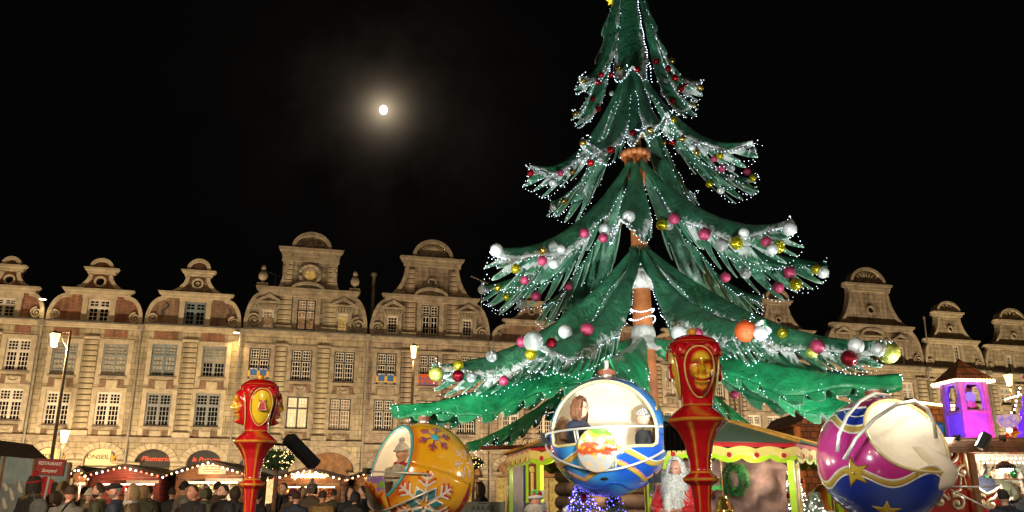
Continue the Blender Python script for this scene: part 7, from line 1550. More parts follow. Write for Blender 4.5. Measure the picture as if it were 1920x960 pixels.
p0 = P(1207, 885, 14.95); p1 = P(1238, 960, 14.95); m = MB(); m.box(p0.x, p1.x+0.1, 14.93, 14.98, 0, p0.z); m.build('yellow_panel', 'panel_yellow', KI, world=True)
lamp('kiosk_light', 'POINT', (KX-2.0, KY-2.0, kz-0.12), 70, (1.0, 0.88, 0.68), KI, radius=0.06); lamp('kiosk_light', 'POINT', (KX+0.9, KY-2.9, kz-0.12), 26, (1.0, 0.88, 0.68), KI, radius=0.06)
# ------------------------------------------------------------------ Santa figures
def santa(px, py, Y, face, label, h=1.0, holly=False, lean=0.0, hat=True):
    p = P(px, py, Y); root = thing('santa_figure', label, 'santa figure', (p.x, p.y, p.z-1.86*h), R(face), 'santa figures at the kiosk'); root.scale = (h, h, h); root.rotation_euler = Euler((R(lean), R(lean*0.8), R(face)))
    b, c, t, s = person_meshes('hold'); omat(place(b, 'body', root), 'skin_ruddy')
    m = MB(); m.grid(lambda a, q: (lambda r, z, th: Vector((r*(1+0.05*math.sin(th*9+z*2))*math.sin(th), -r*0.85*(1+0.05*math.sin(th*9+z*2))*math.cos(th), z)))(lerp(0.40, 0.20, q**0.8), lerp(0.02, 1.50, q), a*2*PI), 60, 18); m.build('robe', 'felt_red', root, smooth=True)
    o = place(c, 'coat', root); omat(o, 'felt_red'); o.scale = (1.12, 1.15, 1.0)
    rg = random.Random(int(px))
    m = MB()
    for i in range(1500):      # beard and hair: many curved locks
        a = rg.uniform(-1.9, 1.9); z = rg.uniform(-0.03, -0.42); w_ = 0.105*(1-0.55*(-z/0.45)); c0 = Vector((w_*math.sin(a), -0.03-(0.115+0.05*math.sin(-z*7))*math.cos(a*0.85)*(0.9), 1.68+z)) if i < 1000 else Vector((0.105*math.sin(rg.uniform(-PI, PI)), 0, 0))
        if i >= 1000: a = rg.uniform(1.2, 2*PI-1.2); c0 = Vector((0.10*math.sin(a), -0.03-0.115*math.cos(a), 1.70-rg.uniform(0, 0.28)))
        d = Vector((math.sin(a)*0.5+rg.gauss(0, .25), -math.cos(a)*0.55+rg.gauss(0, .2), -1)).normalized(); L_ = rg.uniform(0.05, 0.10); s_ = Vector((math.cos(a), math.sin(a), 0))*0.010; q1 = c0+d*L_*0.5+Vector((0, -0.006, 0)); q2 = c0+d*L_
        m.add([c0-s_, c0+s_, q1-s_*0.8, q1+s_*0.8, q2], [(0, 1, 3, 2), (2, 3, 4)])
    bd_ = m.build('beard', 'hair_white', root); bd_.scale = (1.6, 1.4, 1.45); bd_.location = (0, 0.01, -0.78)
    if not hat:
        o = place(cap_mesh('long'), 'hair', root, (0, -0.03, 1.665)); omat(o, 'hair_white'); o.scale = (1.15, 1.12, 1.12)
    if hat:
        m = MB(); m.grid(lambda a, q: (lambda th: Vector((0.108*math.cos(q*1.25)*math.sin(th)+0.05*q**2, -0.03-0.122*math.cos(q*1.25)*math.cos(th)+0.10*q**2, 1.735+0.17*q-0.05*q**3)))(a*2*PI), 36, 10); ht = m.build('hat', 'felt_red', root, smooth=True)
        m = MB(); m.tube([(0.112*math.sin(i/24*2*PI), -0.03-0.128*math.cos(i/24*2*PI), 1.735) for i in range(24)], 0.03, 8, closed=True); m.ball((0.07, 0.10, 1.83), 0.05, 12, 8); m.build('hat_trim', 'fur_white', ht, smooth=True)
    m = MB(); m.tube([(-0.02, -0.30, 1.35), (-0.02, -0.33, 0.8), (0.0, -0.36, 0.05)], 0.055, 8); m.tube([(0.42*math.sin(i/30*2*PI), -0.36*math.cos(i/30*2*PI), 0.08) for i in range(30)], 0.06, 8, closed=True)
    m.build('fur_edging', 'fur_white', root, smooth=True)
    if holly:
        m = MB()
        for k in range(5): a = k*1.25; m.ball((0.02+0.05*math.cos(a), -0.12, 1.81+0.04*math.sin(a)), (0.035, 0.012, 0.022), 8, 5)
        m.build('holly', 'green_paint', ht)
    for k, mm in (('eyes', 'eye_dark'), ('brows', 'hair_white')): omat(place(cap_mesh(k), PART_NAMES[k], root, (0, -0.035, 1.665)), mm)
    return root
mat('fur_white', (0.70,0.68,0.62), 0.9, var=0.15, scale=40, bump=1.0, bscale=60)
santa(1268, 852, 13.7, -32, 'large santa figure with long white beard and red robe, beside the near face lamp pole', h=1.2, lean=0, hat=False)
santa(1012, 918, 13.2, -25, 'santa figure with holly on the red hat, left of the blue-lit small tree', h=0.86, holly=True, lean=-6)
# ------------------------------------------------------------------ small decorated firs and hanging ornaments
mat('needle_green', (0.04,0.09,0.035), 0.7, var=0.3, scale=20); mat('needle_frost', (0.25,0.30,0.22), 0.7, var=0.3, scale=20); glow('led_blue', (0.12, 0.10, 1.0), 9); glow('led_red', (1.0, 0.06, 0.03), 5); glow('led_warm', (1.0, 0.62, 0.22), 7); glow('led_white', (1.0, 0.93, 0.8), 10)
def small_fir(px, py, Y, hgt, rad, label, needle, led, n_led, seed, baubs=8):
    p = P(px, py, Y); z0 = max(0.0, p.z-hgt); root = thing('decorated_fir', label, 'christmas tree', (p.x, p.y, z0), 0); rg = random.Random(seed)
    m = MB(); m.tube([(0, 0, 0), (0, 0, hgt)], [0.06, 0.01], 8); m.build('trunk', 'log_wood', root)
    m = MB()
    for i in range(340):
        q = rg.random()**0.8; z = hgt*(0.06+0.92*q); r = rad*(1-q)+0.05; a = rg.uniform(0, 2*PI); d = Vector((math.cos(a), math.sin(a), rg.uniform(-0.1, 0.45))).normalized(); b0 = Vector((0, 0, z)); b1 = b0+d*r*rg.uniform(0.75, 1.1)
        for k in range(12):
            c0 = b0.lerp(b1, 0.25+0.75*k/12); s = d.cross(Vector((rg.gauss(0, 1), rg.gauss(0, 1), rg.gauss(0, 1)))).normalized(); e = (d*0.6+s).normalized()*rg.uniform(0.04, 0.075); w_ = d.cross(s)*0.006; m.add([c0-w_, c0+w_, c0+e], [(0, 1, 2)])
    m.build('needles', needle, root, kind='stuff')
    m = MB()
    for i in range(n_led):
        q = rg.random()**0.9; a = rg.uniform(0, 2*PI); r = (rad*(1-q)+0.03)*rg.uniform(0.7, 1.08); m.octa((r*math.cos(a), r*math.sin(a), hgt*(0.05+0.93*q)), 0.011)
    m.build('led_lights', led, root, kind='stuff')
    for i in range(baubs):
        q = 0.15+0.7*rg.random(); a = rg.uniform(-PI*0.9, -PI*0.1); r = rad*(1-q)*1.02+0.03; m = MB(); m.ball((0, 0, 0), 0.05, 14, 10); o = m.build('bauble', ['bauble_red', 'bauble_silver', 'bauble_gold'][i % 3], root, smooth=True); o.location = (r*math.cos(a), r*math.sin(a), hgt*q)
    return root
small_fir(1090, 893, 13.6, 1.45, 0.72, 'small dark fir covered in blue lights and red baubles below the blue cabin', 'needle_green', 'led_blue', 420, 4, 9)
small_fir(1150, 915, 14.0, 1.3, 0.6, 'smaller dark fir behind and right of the blue-lit one', 'needle_green', 'led_blue', 200, 5, 5)
small_fir(1482, 852, 15.4, 2.0, 0.42, 'slim frosted fir with white lights in the right-hand bay of the kiosk', 'needle_frost', 'led_white', 300, 6, 7)
small_fir(1527, 925, 14.6, 1.1, 0.42, 'low frosted fir with silver and red baubles at the right corner of the kiosk', 'needle_frost', 'led_white', 110, 7, 7)
def tinsel(root, c, R0, r, n, m_, seed=1, ang=(0.35, 0)):
    rg = random.Random(seed); m = MB(Matrix.Translation(c) @ Matrix.Rotation(ang[0], 4, 'Z'))
    for i in range(n):
        a = rg.uniform(0, 2*PI); b = rg.uniform(0, 2*PI); q = Vector(((R0+r*0.3*math.cos(b))*math.cos(a), r*0.3*math.sin(b), (R0+r*0.3*math.cos(b))*math.sin(a)*1.15)); d = Vector((math.cos(a)*math.cos(b), math.sin(b), math.sin(a)*math.cos(b)*1.0)); d = (d+Vector((rg.gauss(0, .4), rg.gauss(0, .4), rg.gauss(0, .4)))).normalized(); s = d.orthogonal().normalized()*0.005; m.add([q-s, q+s, q+d*r*rg.uniform(0.7, 1.1)], [(0, 1, 2)])
    return m
p = P(1377, 899, 14.75); w_ = thing('wreath', 'round green tinsel wreath hanging in the front bay of the kiosk', 'wreath', p, 0)
mat('tinsel_green', (0.02,0.16,0.04), 0.25, metal=0.6, var=0.4, scale=60)
tinsel(w_, p, 0.19, 0.10, 2600, 0, 3).build('tinsel', 'tinsel_green', w_, world=True); m = MB(); m.tube([p+Vector((0, 0, 0.25)), (p.x, p.y, kz+0.05)], 0.006, 4); m.build('cord', 'orange_line', w_, world=True)
m = MB(); m.octa((0, 0, 0), 0.006); lm = m.mesh('bulb', 'fairy_bulb'); 
p = P(1357, 948, 14.5); b_ = thing('bell_ornament', 'golden bell ornament hanging on a cord below the wreath', 'ornament', p, 0); m = MB(); m.lathe([(0.02, 0.16), (0.07, 0.14), (0.10, 0.06), (0.12, -0.04), (0.17, -0.10), (0.16, -0.11), (0.02, -0.06)], 20); m.build('bell', 'bauble_gold', b_, smooth=True); m = MB(); m.ball((0, 0, -0.12), 0.035, 10, 8); m.build('clapper', 'bauble_gold', b_); m = MB(); m.tube([(0, 0, 0.15), (0, 0, kz-p.z)], 0.006, 4); m.build('cord', 'orange_line', b_)
p = P(1349, 925, 14.6)
m = MB(); p = P(1328, 913, 14.7); m.ball(p, 0.06, 14, 10); m.ball(p+Vector((0.03, 0, -0.09)), 0.055, 14, 10); tag(m.build('red_berries', 'bauble_red', smooth=True), 'two red berry balls on the draped cloth left of the wreath', 'ornament')
m = MB(); p = P(1347, 915, 14.75); m.prism([(p.x-0.14, p.z), (p.x-0.08, p.z+0.05), (p.x-0.02, p.z+0.02), (p.x+0.04, p.z+0.055), (p.x+0.12, p.z), (p.x+0.04, p.z-0.04), (p.x-0.02, p.z-0.02), (p.x-0.08, p.z-0.045)], p.y, p.y+0.015); tag(m.build('holly_leaf', 'green_paint'), 'big green holly leaf beside the wreath', 'ornament')
m = MB(); m.col = None; p = P(1227, 893, 14.2); m.tube([p, P(1227, 922, 14.2)], 0.028, 8); m.ball(P(1226, 927, 14.2), (0.07, 0.1, 0.05), 10, 8); tag(m.build('dangling_leg', 'fur_white', smooth=True), 'white stocking leg ornament dangling in front of the yellow panel', 'ornament')
p = P(1482, 890, 14.9); m = MB(); m.ball(p, 0.05, 10, 8); m.ball(p+Vector((0, 0, 0.07)), 0.035, 10, 8); m.tube([p+Vector((-0.02, 0, -0.04)), p+Vector((-0.05, 0, -0.14))], 0.016, 6); m.tube([p+Vector((0.02, 0, -0.04)), p+Vector((0.05, 0, -0.13))], 0.016, 6); m.tube([p+Vector((0, 0, 0.1)), (p.x, p.y, kz)], 0.004, 4); tag(m.build('doll_ornament', 'felt_red', smooth=True), 'small red and white doll hanging in the right bay of the kiosk', 'ornament')
# ------------------------------------------------------------------ market chalets
brickmat('chalet_wood', (0.20,0.075,0.025), (0.15,0.055,0.02), (0.05,0.02,0.01), 3.0, 0.14, 0.02, 0.5, rough=0.6); brickmat('chalet_red', (0.17,0.02,0.014), (0.13,0.015,0.012), (0.04,0.008,0.006), 3.0, 0.14, 0.02, 0.5, rough=0.6)
brickmat('shingles', (0.16,0.055,0.022), (0.10,0.035,0.016), (0.02,0.01,0.006), 0.18, 0.16, 0.015, 0.9, rough=0.6)
mat('dark_roof', (0.04,0.028,0.022), 0.8, var=0.3, bump=0.4); mat('plank_wood', (0.24,0.10,0.035), 0.6, var=0.25, scale=4, bump=0.3); mat('plank_red', (0.22,0.03,0.02), 0.6, var=0.25, scale=4, bump=0.3)
mat('stall_white', (0.6,0.56,0.48), 0.6, var=0.15, scale=8); glow('stall_strip', (1.0, 0.86, 0.6), 5)
bulbm = {}
for k, mn in (('w', 'led_white'), ('r', 'led_red'), ('y', 'led_warm')): m = MB(); m.ball((0, 0, 0), 0.026, 8, 6); bulbm[k] = m.mesh('bulb', mn, True)
def goods(root, x0, x1, y, z0, z1, cols, n, seed, s=0.06):
    rg = random.Random(seed); mats = list(cols); m = MB(); nr = max(1, int((z1-z0)/0.3))
    for r_ in range(nr):
        z = lerp(z0, z1, r_/nr); bb = MB(); bb.box(x0, x1, y-0.12, y+0.1, z-0.02, z-0.002); bb.build('shelf', 'plank_wood', root); x = x0+0.05
        while x < x1-0.05:
            w_ = s*rg.uniform(0.6, 1.4); h_ = s*rg.uniform(1.0, 3.0); m.m = rg.randrange(len(mats)); k = rg.random()
            if k < 0.4: m.box(x, x+w_, y-0.08, y+0.02, z, z+h_)
            elif k < 0.7: m.ball((x+w_/2, y-0.04, z+h_*0.45), (w_*0.55, w_*0.5, h_*0.45), 8, 6)
            else: m.lathe([(w_*0.5, 0), (w_*0.45, h_*0.6), (w_*0.2, h_*0.8), (w_*0.2, h_)], 8, (x+w_/2, y-0.03, z))
            x += w_+0.02
    m.build('goods', mats, root, kind='stuff')
def stall(pl, pk, pr, Y, D, label, wall, plank, inner, gcols, power=60, seed=1, sign=None, bulbs='wryw', nb=13, lcol=(1.0, 0.78, 0.5), rz=0.0, open_=(0.12, 0.88)):
    a, k, b = P(*pl, Y), P(*pk, Y), P(*pr, Y); root = thing('market_stall', label, 'stall', ((a.x+b.x)/2, Y, 0), R(rz), 'wooden christmas market stalls'); hw = (b.x-a.x)/2; ez = (a.z+b.z)/2; kz_ = k.z; ov = 0.18; wi = hw-ov
    for sx in (-1, 1):
        m = MB(); m.add([(sx*hw, -0.25, ez), (0, -0.25, kz_), (0, D+0.2, kz_), (sx*hw, D+0.2, ez), (sx*hw, -0.25, ez-0.06), (0, -0.25, kz_-0.07), (0, D+0.2, kz_-0.07), (sx*hw, D+0.2, ez-0.06)], [(0, 1, 2, 3), (7, 6, 5, 4), (0, 4, 5, 1), (3, 2, 6, 7), (0, 3, 7, 4)]); m.build('roof', 'dark_roof', root)
        m = MB(); m.box(sx*wi-0.03, sx*wi+0.03, 0, D, 0, ez+0.02); m.build('side_wall', wall, root)
    nP = 6; zz_ = ez-0.02
    for i in range(nP):      # gable boards, each a plank
        z0, z1 = lerp(ez-0.10, kz_-0.09, i/nP)+0.004, lerp(ez-0.10, kz_-0.09, (i+1)/nP)-0.004; h0 = hw*(kz_-0.09-z0)/(kz_-ez); h1 = hw*max(0.0, (kz_-0.09-z1)/(kz_-ez)); h0 = min(h0, wi+0.02)
        m = MB(); m.prism([(-h0, z0), (h0, z0), (min(h1, h0), z1), (-min(h1, h0), z1)] if h1 > 0.02 else [(-h0, z0), (h0, z0), (0, z1)], -0.03-0.004*(i % 2), 0.03); m.build('gable_board', plank, root)
    m = MB(); m.box(-wi, wi, 0.0, 0.08, ez-0.17, ez-0.105); m.build('fascia', plank, root); m = MB(); m.box(-wi, -wi+0.14, -0.01, 0.09, 0, ez-0.25); m.build('corner_post', plank, root); m = MB(); m.box(wi-0.14, wi, -0.01, 0.09, 0, ez-0.25); m.build('corner_post', plank, root)
    m = MB(); m.box(-wi+0.03, wi-0.03, D-0.06, D, 0, ez); m.build('back_wall', inner, root); m = MB(); m.box(-wi+0.1, wi-0.1, -0.25, 0.5, 0.9, 0.96); m.box(-wi+0.14, wi-0.14, 0.02, 0.08, 0.0, 0.9); m.build('counter', plank, root)
    goods(root, -wi+0.15, wi-0.15, D-0.2, 1.05, ez-0.15, gcols, 0, seed); goods(root, -wi+0.2, wi-0.2, 0.2, 0.98, 1.2, gcols, 0, seed+5)
    rg = random.Random(seed+9); m = MB(); mm = list(gcols)
    for i in range(34): m.m = i % len(mm); x = lerp(-wi+0.2, wi-0.2, (i+0.5)/34); m.tube([(x, 0.35+0.1*(i % 3), ez-0.24), (x+0.01, 0.35+0.1*(i % 3), ez-0.36-0.10*rg.random())], [0.02, 0.045], 6)
    m.build('hanging_goods', mm, root, kind='stuff')
    m = MB(); m.box(-wi+0.2, wi-0.2, 0.12, 0.16, ez-0.29, ez-0.26); m.build('strip_light', 'stall_strip', root); lamp('string_glow', 'POINT', Vector(((a.x+b.x)/2, Y-0.55, ez+0.02)), power*0.55, (1.0, 0.60, 0.30), root, radius=0.3)
    lamp('stall_light', 'POINT', Vector(((a.x+b.x)/2, Y+0.7, ez-0.35)), power*1.6, lcol, root, radius=0.12)
    nb = int(nb*1.15)
    for i in range(nb):
        q = i/(nb-1)*2-1; x = q*hw; z = kz_-(kz_-ez)*abs(q)-0.10; o = place(bulbm[bulbs[i % len(bulbs)]], 'bulb', root, (x, -0.30, z))
    m = MB(); m.tube([(-hw, -0.28, ez-0.08), (0, -0.28, kz_-0.08), (hw, -0.28, ez-0.08)], 0.008, 4); m.build('light_cable', 'black_metal', root)
    return root, hw, ez, kz_
stall((160, 888), (237, 870), (314, 889), 24.0, 2.2, 'dark red market stall with glowing red goods behind the man in the flat cap', 'chalet_red', 'plank_red', 'stall_white', ['knit_red', 'felt_red', 'stall_white'], 70, 1, bulbs='ryrwwr', nb=14, lcol=(1.0, 0.62, 0.36))
r_, hw_, ez_, kz2 = stall((321, 884), (407, 862), (470, 886), 24.0, 2.2, 'orange-brown market stall with cream name board and brightly lit shelves', 'chalet_wood', 'plank_wood', 'stall_white', ['stall_white', 'coat_cream', 'bauble_gold', 'knit_cream'], 90, 2, bulbs='rywwy', nb=15)
m = MB(); m.box(-0.32, 0.44, -0.08, -0.045, ez_-0.06, ez_+0.19); sb_ = m.build('name_board', 'coat_cream', r_)
for i in range(3): m = MB(); m.box(-0.16, 0.26, -0.088, -0.082, ez_+0.125-i*0.065, ez_+0.14-i*0.065); m.build('painted_line', 'knit_red', sb_)
r_, hw_, ez_, kz2 = stall((508, 892), (579, 876), (651, 897), 25.0, 2.2, 'golden market stall with glowing cursive lettering above its counter', 'chalet_wood', 'plank_wood', 'coat_tan', ['bauble_gold', 'stall_white', 'knit_red', 'coat_mustard'], 90, 3, bulbs='yrwyyw', nb=13, lcol=(1.0, 0.66, 0.34))
text('Spécialités', 0.24, 'led_warm', r_, (0, -0.09, ez_+0.05), shear=0.35, bold=0.004, depth=0.006)
stall((655, 893), (735, 866), (815, 895), 26.0, 2.2, 'market stall half hidden behind the yellow cabin', 'chalet_wood', 'plank_wood', 'coat_tan', ['bauble_gold', 'coat_cream'], 60, 4, bulbs='y', nb=15)
stall((128, 892), (140, 874), (175, 893), 26.0, 2.0, 'orange-lit stall corner just right of the mountain mural', 'chalet_wood', 'plank_wood', 'coat_tan', ['coat_cream', 'bauble_gold'], 60, 5, bulbs='wy', nb=7)
r_, hw_, ez_, kz2 = stall((-75, 858), (-32, 822), (9, 856), 22.0, 2.0, 'dark timber stall roof poking in at the far left edge above the mural', 'chalet_wood', 'plank_wood', 'coat_tan', ['coat_cream'], 20, 6, bulbs='y', nb=3)
# ------------------------------------------------------------------ mural, restaurant sign, skis
paint('mural_paint', rough=0.7, coat=0.0, noisev=0.15)
a, b = P(2, 855, 20.0), P(134, 867, 19.2); root = thing('painted_mural_board', 'large board painted with snowy blue mountains at the lower left corner', 'mural', (a.x, a.y, 0), 0); dx = b-a; dx.z = 0
def mur(u, v):
    x = u*3.0; z = v*2.2; r1 = 1.55+0.45*abs(noise.noise(Vector((x*1.3, 0.3, 1))))*2-0.25*abs(x-0.9); r2 = 0.95+0.5*noise.noise(Vector((x*2.2, 5, 2)))
    sky = (0.24, 0.34, 0.38)
    if z > r1: return mixc(sky, (0.45, 0.50, 0.50), 0.3*noise.noise(Vector((x*2, z*4, 0)))+0.2)
    sn = noise.noise(Vector((x*5+z*4, z*3-x*2, 3)))
    base = mixc((0.16, 0.20, 0.22), (0.30, 0.32, 0.32), 0.5+0.5*noise.noise(Vector((x*4, z*6, 7))))
    if sn > 0.18: base = (0.62, 0.60, 0.52)
    if z < r2: base = mixc(base, (0.05, 0.16, 0.20), 0.6)
    if z < 0.25: base = (0.3, 0.28, 0.24)
    return base
m = MB(); m.grid(lambda u, v: a+dx*u+Vector((0, 0, -a.z+v*lerp(a.z, b.z, u))), 150, 90, mur); m.build('painted_panel', 'mural_paint', root, world=True)
m = MB(); m.add([a+dx*u+Vector((0, 0.05, z-a.z)) for u, z in ((0, 0), (1, 0), (1, b.z), (0, a.z))], [(3, 2, 1, 0)]); m.build('backing', 'plank_wood', root, world=True)
m = MB()
for u in (0.06, 0.5, 0.985): q = a+dx*u; m.box(q.x-0.025, q.x+0.025, q.y-0.03, q.y-0.005, 0, lerp(a.z, b.z, u))
m.build('batten', 'plank_wood', root, world=True, kind='stuff')
p = P(94.5, 876, 16.8); root = thing('restaurant_sign', 'tilted red sign reading RESTAURANT Savoyard on a pole above the crowd', 'sign', (p.x, p.y, p.z), 0); root.rotation_euler = Euler((0, R(3.5), R(-4))); root.scale = (1.45, 1.45, 1.45)
m = MB(); m.box(-0.195, 0.195, -0.012, 0.012, -0.10, 0.10); bd = m.build('board', 'sign_red', root) if 'sign_red' in MAT else m.build('board', mat('sign_red', (0.30, 0.03, 0.025), 0.5, var=0.1), root)
m = MB(); m.box(-0.200, 0.200, -0.014, 0.010, 0.10, 0.108); m.box(-0.200, 0.200, -0.014, 0.010, -0.108, -0.10); m.box(-0.203, -0.195, -0.014, 0.010, -0.1, 0.1); m.box(0.195, 0.203, -0.014, 0.010, -0.1, 0.1); m.build('frame', 'dark_frame', bd)
text('RESTAURANT', 0.062, 'white_print', bd, (0, -0.017, 0.045), bold=0.001, depth=0.001, xs=0.85); text('Savoyard', 0.062, 'white_print', bd, (0, -0.017, -0.045), bold=0.001, depth=0.001, shear=0.3, xs=0.9)
m = MB(); m.tube([(0, 0.02, -0.1), (-0.02, 0.04, -p.z/1.45)], 0.02, 8); m.build('pole', 'zinc', root)
for i, (x, y0, mt, lb) in enumerate([(85, 893, 'knit_red', 'dark red snowboard tip sticking up under the left of the red sign'), (97, 898, 'felt_red', 'red and white ski standing under the middle of the red sign'), (104, 903, 'coat_black', 'black ski tip standing under the right of the red sign'), (77, 905, 'lime_paint', 'lime green board tip beside the red bobble hat'), (60, 891, 'coat_black', 'black ski tip left of the red bobble hat')]):
    p = P(x, y0, 18.6); t = thing('ski', lb, 'ski', (p.x, p.y, 0), 0.2*i, 'skis and boards propped by the mural'); w_ = 0.065 if i != 0 else 0.10; m = MB(); pts = [(-w_, 0), (w_, 0), (w_, p.z-0.08)]+[(w_*math.cos(R(q)), p.z-0.08+0.08*math.sin(R(q))) for q in range(20, 180, 20)]+[(-w_, p.z-0.08)]; m.prism(pts, -0.01, 0.01); m.build('board', mt, t, bevel=0.004); m = MB(); m.box(-w_*0.6, w_*0.6, -0.045, -0.0105, p.z*0.45, p.z*0.45+0.25); m.build('binding', 'black_metal', t)
# lit leafy ball outside the estate agent
def leafball(px, py, Y, r, label, led):
    p = P(px, py, Y); root = thing('leafy_ball_tree', label, 'plant', (p.x, p.y, 0)); rg = random.Random(int(px)); m = MB(); m.tube([(0, 0, 0), (0, 0, p.z-r*0.3)], 0.05, 8); m.build('trunk', 'log_wood', root); m = MB()
    for i in range(2600):
        d = Vector((rg.gauss(0, 1), rg.gauss(0, 1), rg.gauss(0, 1))).normalized(); c = Vector((0, 0, p.z))+Vector((d.x*1.5, d.y, d.z*0.85))*r*rg.uniform(0.75, 1.05); a_ = Vector((rg.gauss(0, 1), rg.gauss(0, 1), rg.gauss(0, 1))).normalized(); b_ = a_.orthogonal().normalized(); m.add([c+a_*0.06, c+b_*0.025, c-a_*0.06, c-b_*0.025], [(0, 1, 2, 3)])
    m.build('crown', 'needle_green', root); m = MB()
    for i in range(110): d = Vector((rg.gauss(0, 1), rg.gauss(0, 1), rg.gauss(0, 1))).normalized(); m.octa(Vector((0, 0, p.z))+Vector((d.x*1.5, d.y, d.z*0.85))*r*1.05, 0.014)
    m.build('led_lights', led, root, kind='stuff'); return root
leafball(520, 862, 20, 0.24, 'leafy ball strung with tiny yellow lights right of the left face lamp', 'led_warm'); leafball(888, 868, 30, 0.22, 'dark garland bush over the door left of the kiosk', 'led_warm')
# town banner on a barrier
p = P(905, 950, 19.0); root = thing('barrier_banner', 'grey barrier banner with crown emblem and the word ARRAS', 'banner', (p.x, p.y, 0)); m = MB(); m.box(-0.45, 0.45, -0.01, 0.01, 0.35, p.z+0.10); bn = m.build('cloth', 'pale_sign', root); text('ARRAS', 0.15, 'dark_letters', bn, (0, -0.014, p.z-0.04), depth=0.001, xs=1.1)
m = MB(); m.box(-0.09, 0.09, -0.014, -0.011, p.z+0.055, p.z+0.065)
for q in (-0.06, 0, 0.06): m.prism([(q-0.018, p.z+0.066), (q+0.018, p.z+0.066), (q, p.z+0.092)], -0.014, -0.011)
m.build('crown_emblem', 'dark_letters', bn); m = MB()
for x in (-0.47, 0.47): m.tube([(x, 0, 0), (x, 0, p.z+0.12)], 0.018, 8)
m.build('frame', 'zinc', root)
# ------------------------------------------------------------------ right-hand side: sleigh, purple turret, sweets stall
mat('sleigh_red', (0.46,0.02,0.012), 0.3, var=0.12, scale=5, coat=0.6); mat('scroll_cream', (0.60,0.50,0.28), 0.35, var=0.2, scale=9, coat=0.4)
Ys = 16.2
def PS(x, y, Y=Ys): q = P(x, y, Y); return (q.x, q.z)
root = thing('sleigh_car', 'red sleigh car with cream and gold scrollwork at the right, just behind the magenta cabin', 'ride car', (P(1810, 900, Ys).x, Ys, 0)); rx = root.location.x
outl = [(1700, 832), (1762, 833), (1785, 834), (1803, 840), (1808, 862), (1814, 885), (1824, 905), (1838, 921), (1850, 927), (1862, 922), (1874, 912), (1877, 935), (1872, 985), (1700, 985)]
for dy, nm in ((0, 'side_panel'), (0.95, 'side_panel')):
    m = MB(); m.prism([(PS(*q)[0]-rx, PS(*q)[1]) for q in outl], dy, dy+0.06); m.build(nm, 'sleigh_red', root)
m = MB(); m.tube([(PS(*q)[0]-rx, -0.02, PS(*q)[1]) for q in outl[1:12]], 0.030, 8); m.build('edge_moulding', 'scroll_cream', root, smooth=True)
m = MB(); m.tube([(PS(x-8, y+6)[0]-rx, -0.015, PS(x-8, y+6)[1]) for x, y in outl[3:10]], 0.012, 6); m.build('edge_line', 'bauble_gold', root, smooth=True)
def scroll(cx, cy, r, turns, hand, a0, tail=None, w_=3.2):
    pts = []; rr = []
    for i in range(30):
        t = i/29; a = a0+hand*2*PI*turns*t; q = r*(1-0.82*t); x, z = PS(cx+q*math.cos(a), cy-q*math.sin(a)); pts.append((x-rx, -0.02, z)); rr.append(0.032*(1-0.25*t))
    if tail: pts = [(PS(*q)[0]-rx, -0.02, PS(*q)[1]) for q in tail]+pts; rr = [0.012+0.020*i/len(tail) for i in range(len(tail))]+rr
    m = MB(); m.tube(pts, rr, 8); x, z = PS(cx, cy); m.ball((x-rx, -0.03, z), (0.05, 0.03, 0.05), 10, 6); m.build('scroll', 'scroll_cream', root, smooth=True)
scroll(1780, 851, 18, 1.3, 1, -2.6, [(1772, 868), (1785, 868)]); scroll(1794, 944, 15, 1.3, -1, 2.2, [(1790, 870), (1800, 895), (1800, 918), (1785, 925)]); scroll(1837, 942, 14, 1.3, 1, 0.9, [(1806, 890), (1812, 915), (1830, 922), (1845, 928)])
scroll(1763, 940, 13, 1.2, 1, 0.2, [(1776, 925), (1780, 935)]); scroll(1858, 946, 10, 1.2, 1, 1.2, [(1868, 925), (1866, 930)]); scroll(1804, 885, 12, 1.0, 1, 1.4, [(1806, 860), (1808, 870)])
m = MB(); m.box(-0.9, 0.5, 0.06, 0.95, 0.45, 0.52); m.build('seat', 'seat_pad', root); m = MB(); m.tube([(-0.9, 0.1, 0.25), (0.3, 0.1, 0.22), (0.75, 0.1, 0.32), (0.9, 0.1, 0.6)], 0.03, 8); m.build('runner', 'steel', root, smooth=True); m = MB(); m.tube([(-0.9, 0.85, 0.25), (0.3, 0.85, 0.22), (0.75, 0.85, 0.32), (0.9, 0.85, 0.6)], 0.03, 8); m.build('runner', 'steel', root, smooth=True)
# an orange cabin passing low behind the magenta one
c = P(1592, 992, 17.6); Ro = 88*17.6/F; rt = thing('bauble_cabin', 'orange cabin only glimpsed between the kiosk corner and the magenta cabin', 'ride cabin', c, 0, 'round ride cabins hanging from the tree'); Bo = Ball(rt, c, Ro, R(160), 'orange'); shell(Bo, lambda p: 0.9, n=48, nr=20, colf=lambda d: (0.60, 0.16, 0.02)); rim(Bo, lambda p: 0.9, CG, 0.024); band(Bo, lambda a: 0.25+0.1*math.sin(a*5), 0.05, CW_, 0.9, 2*PI-0.9, name='white_line'); band(Bo, lambda a: 0.15+0.1*math.sin(a*5), 0.05, CG, 0.9, 2*PI-0.9); hanger(Bo, P(1570, 850, 19))
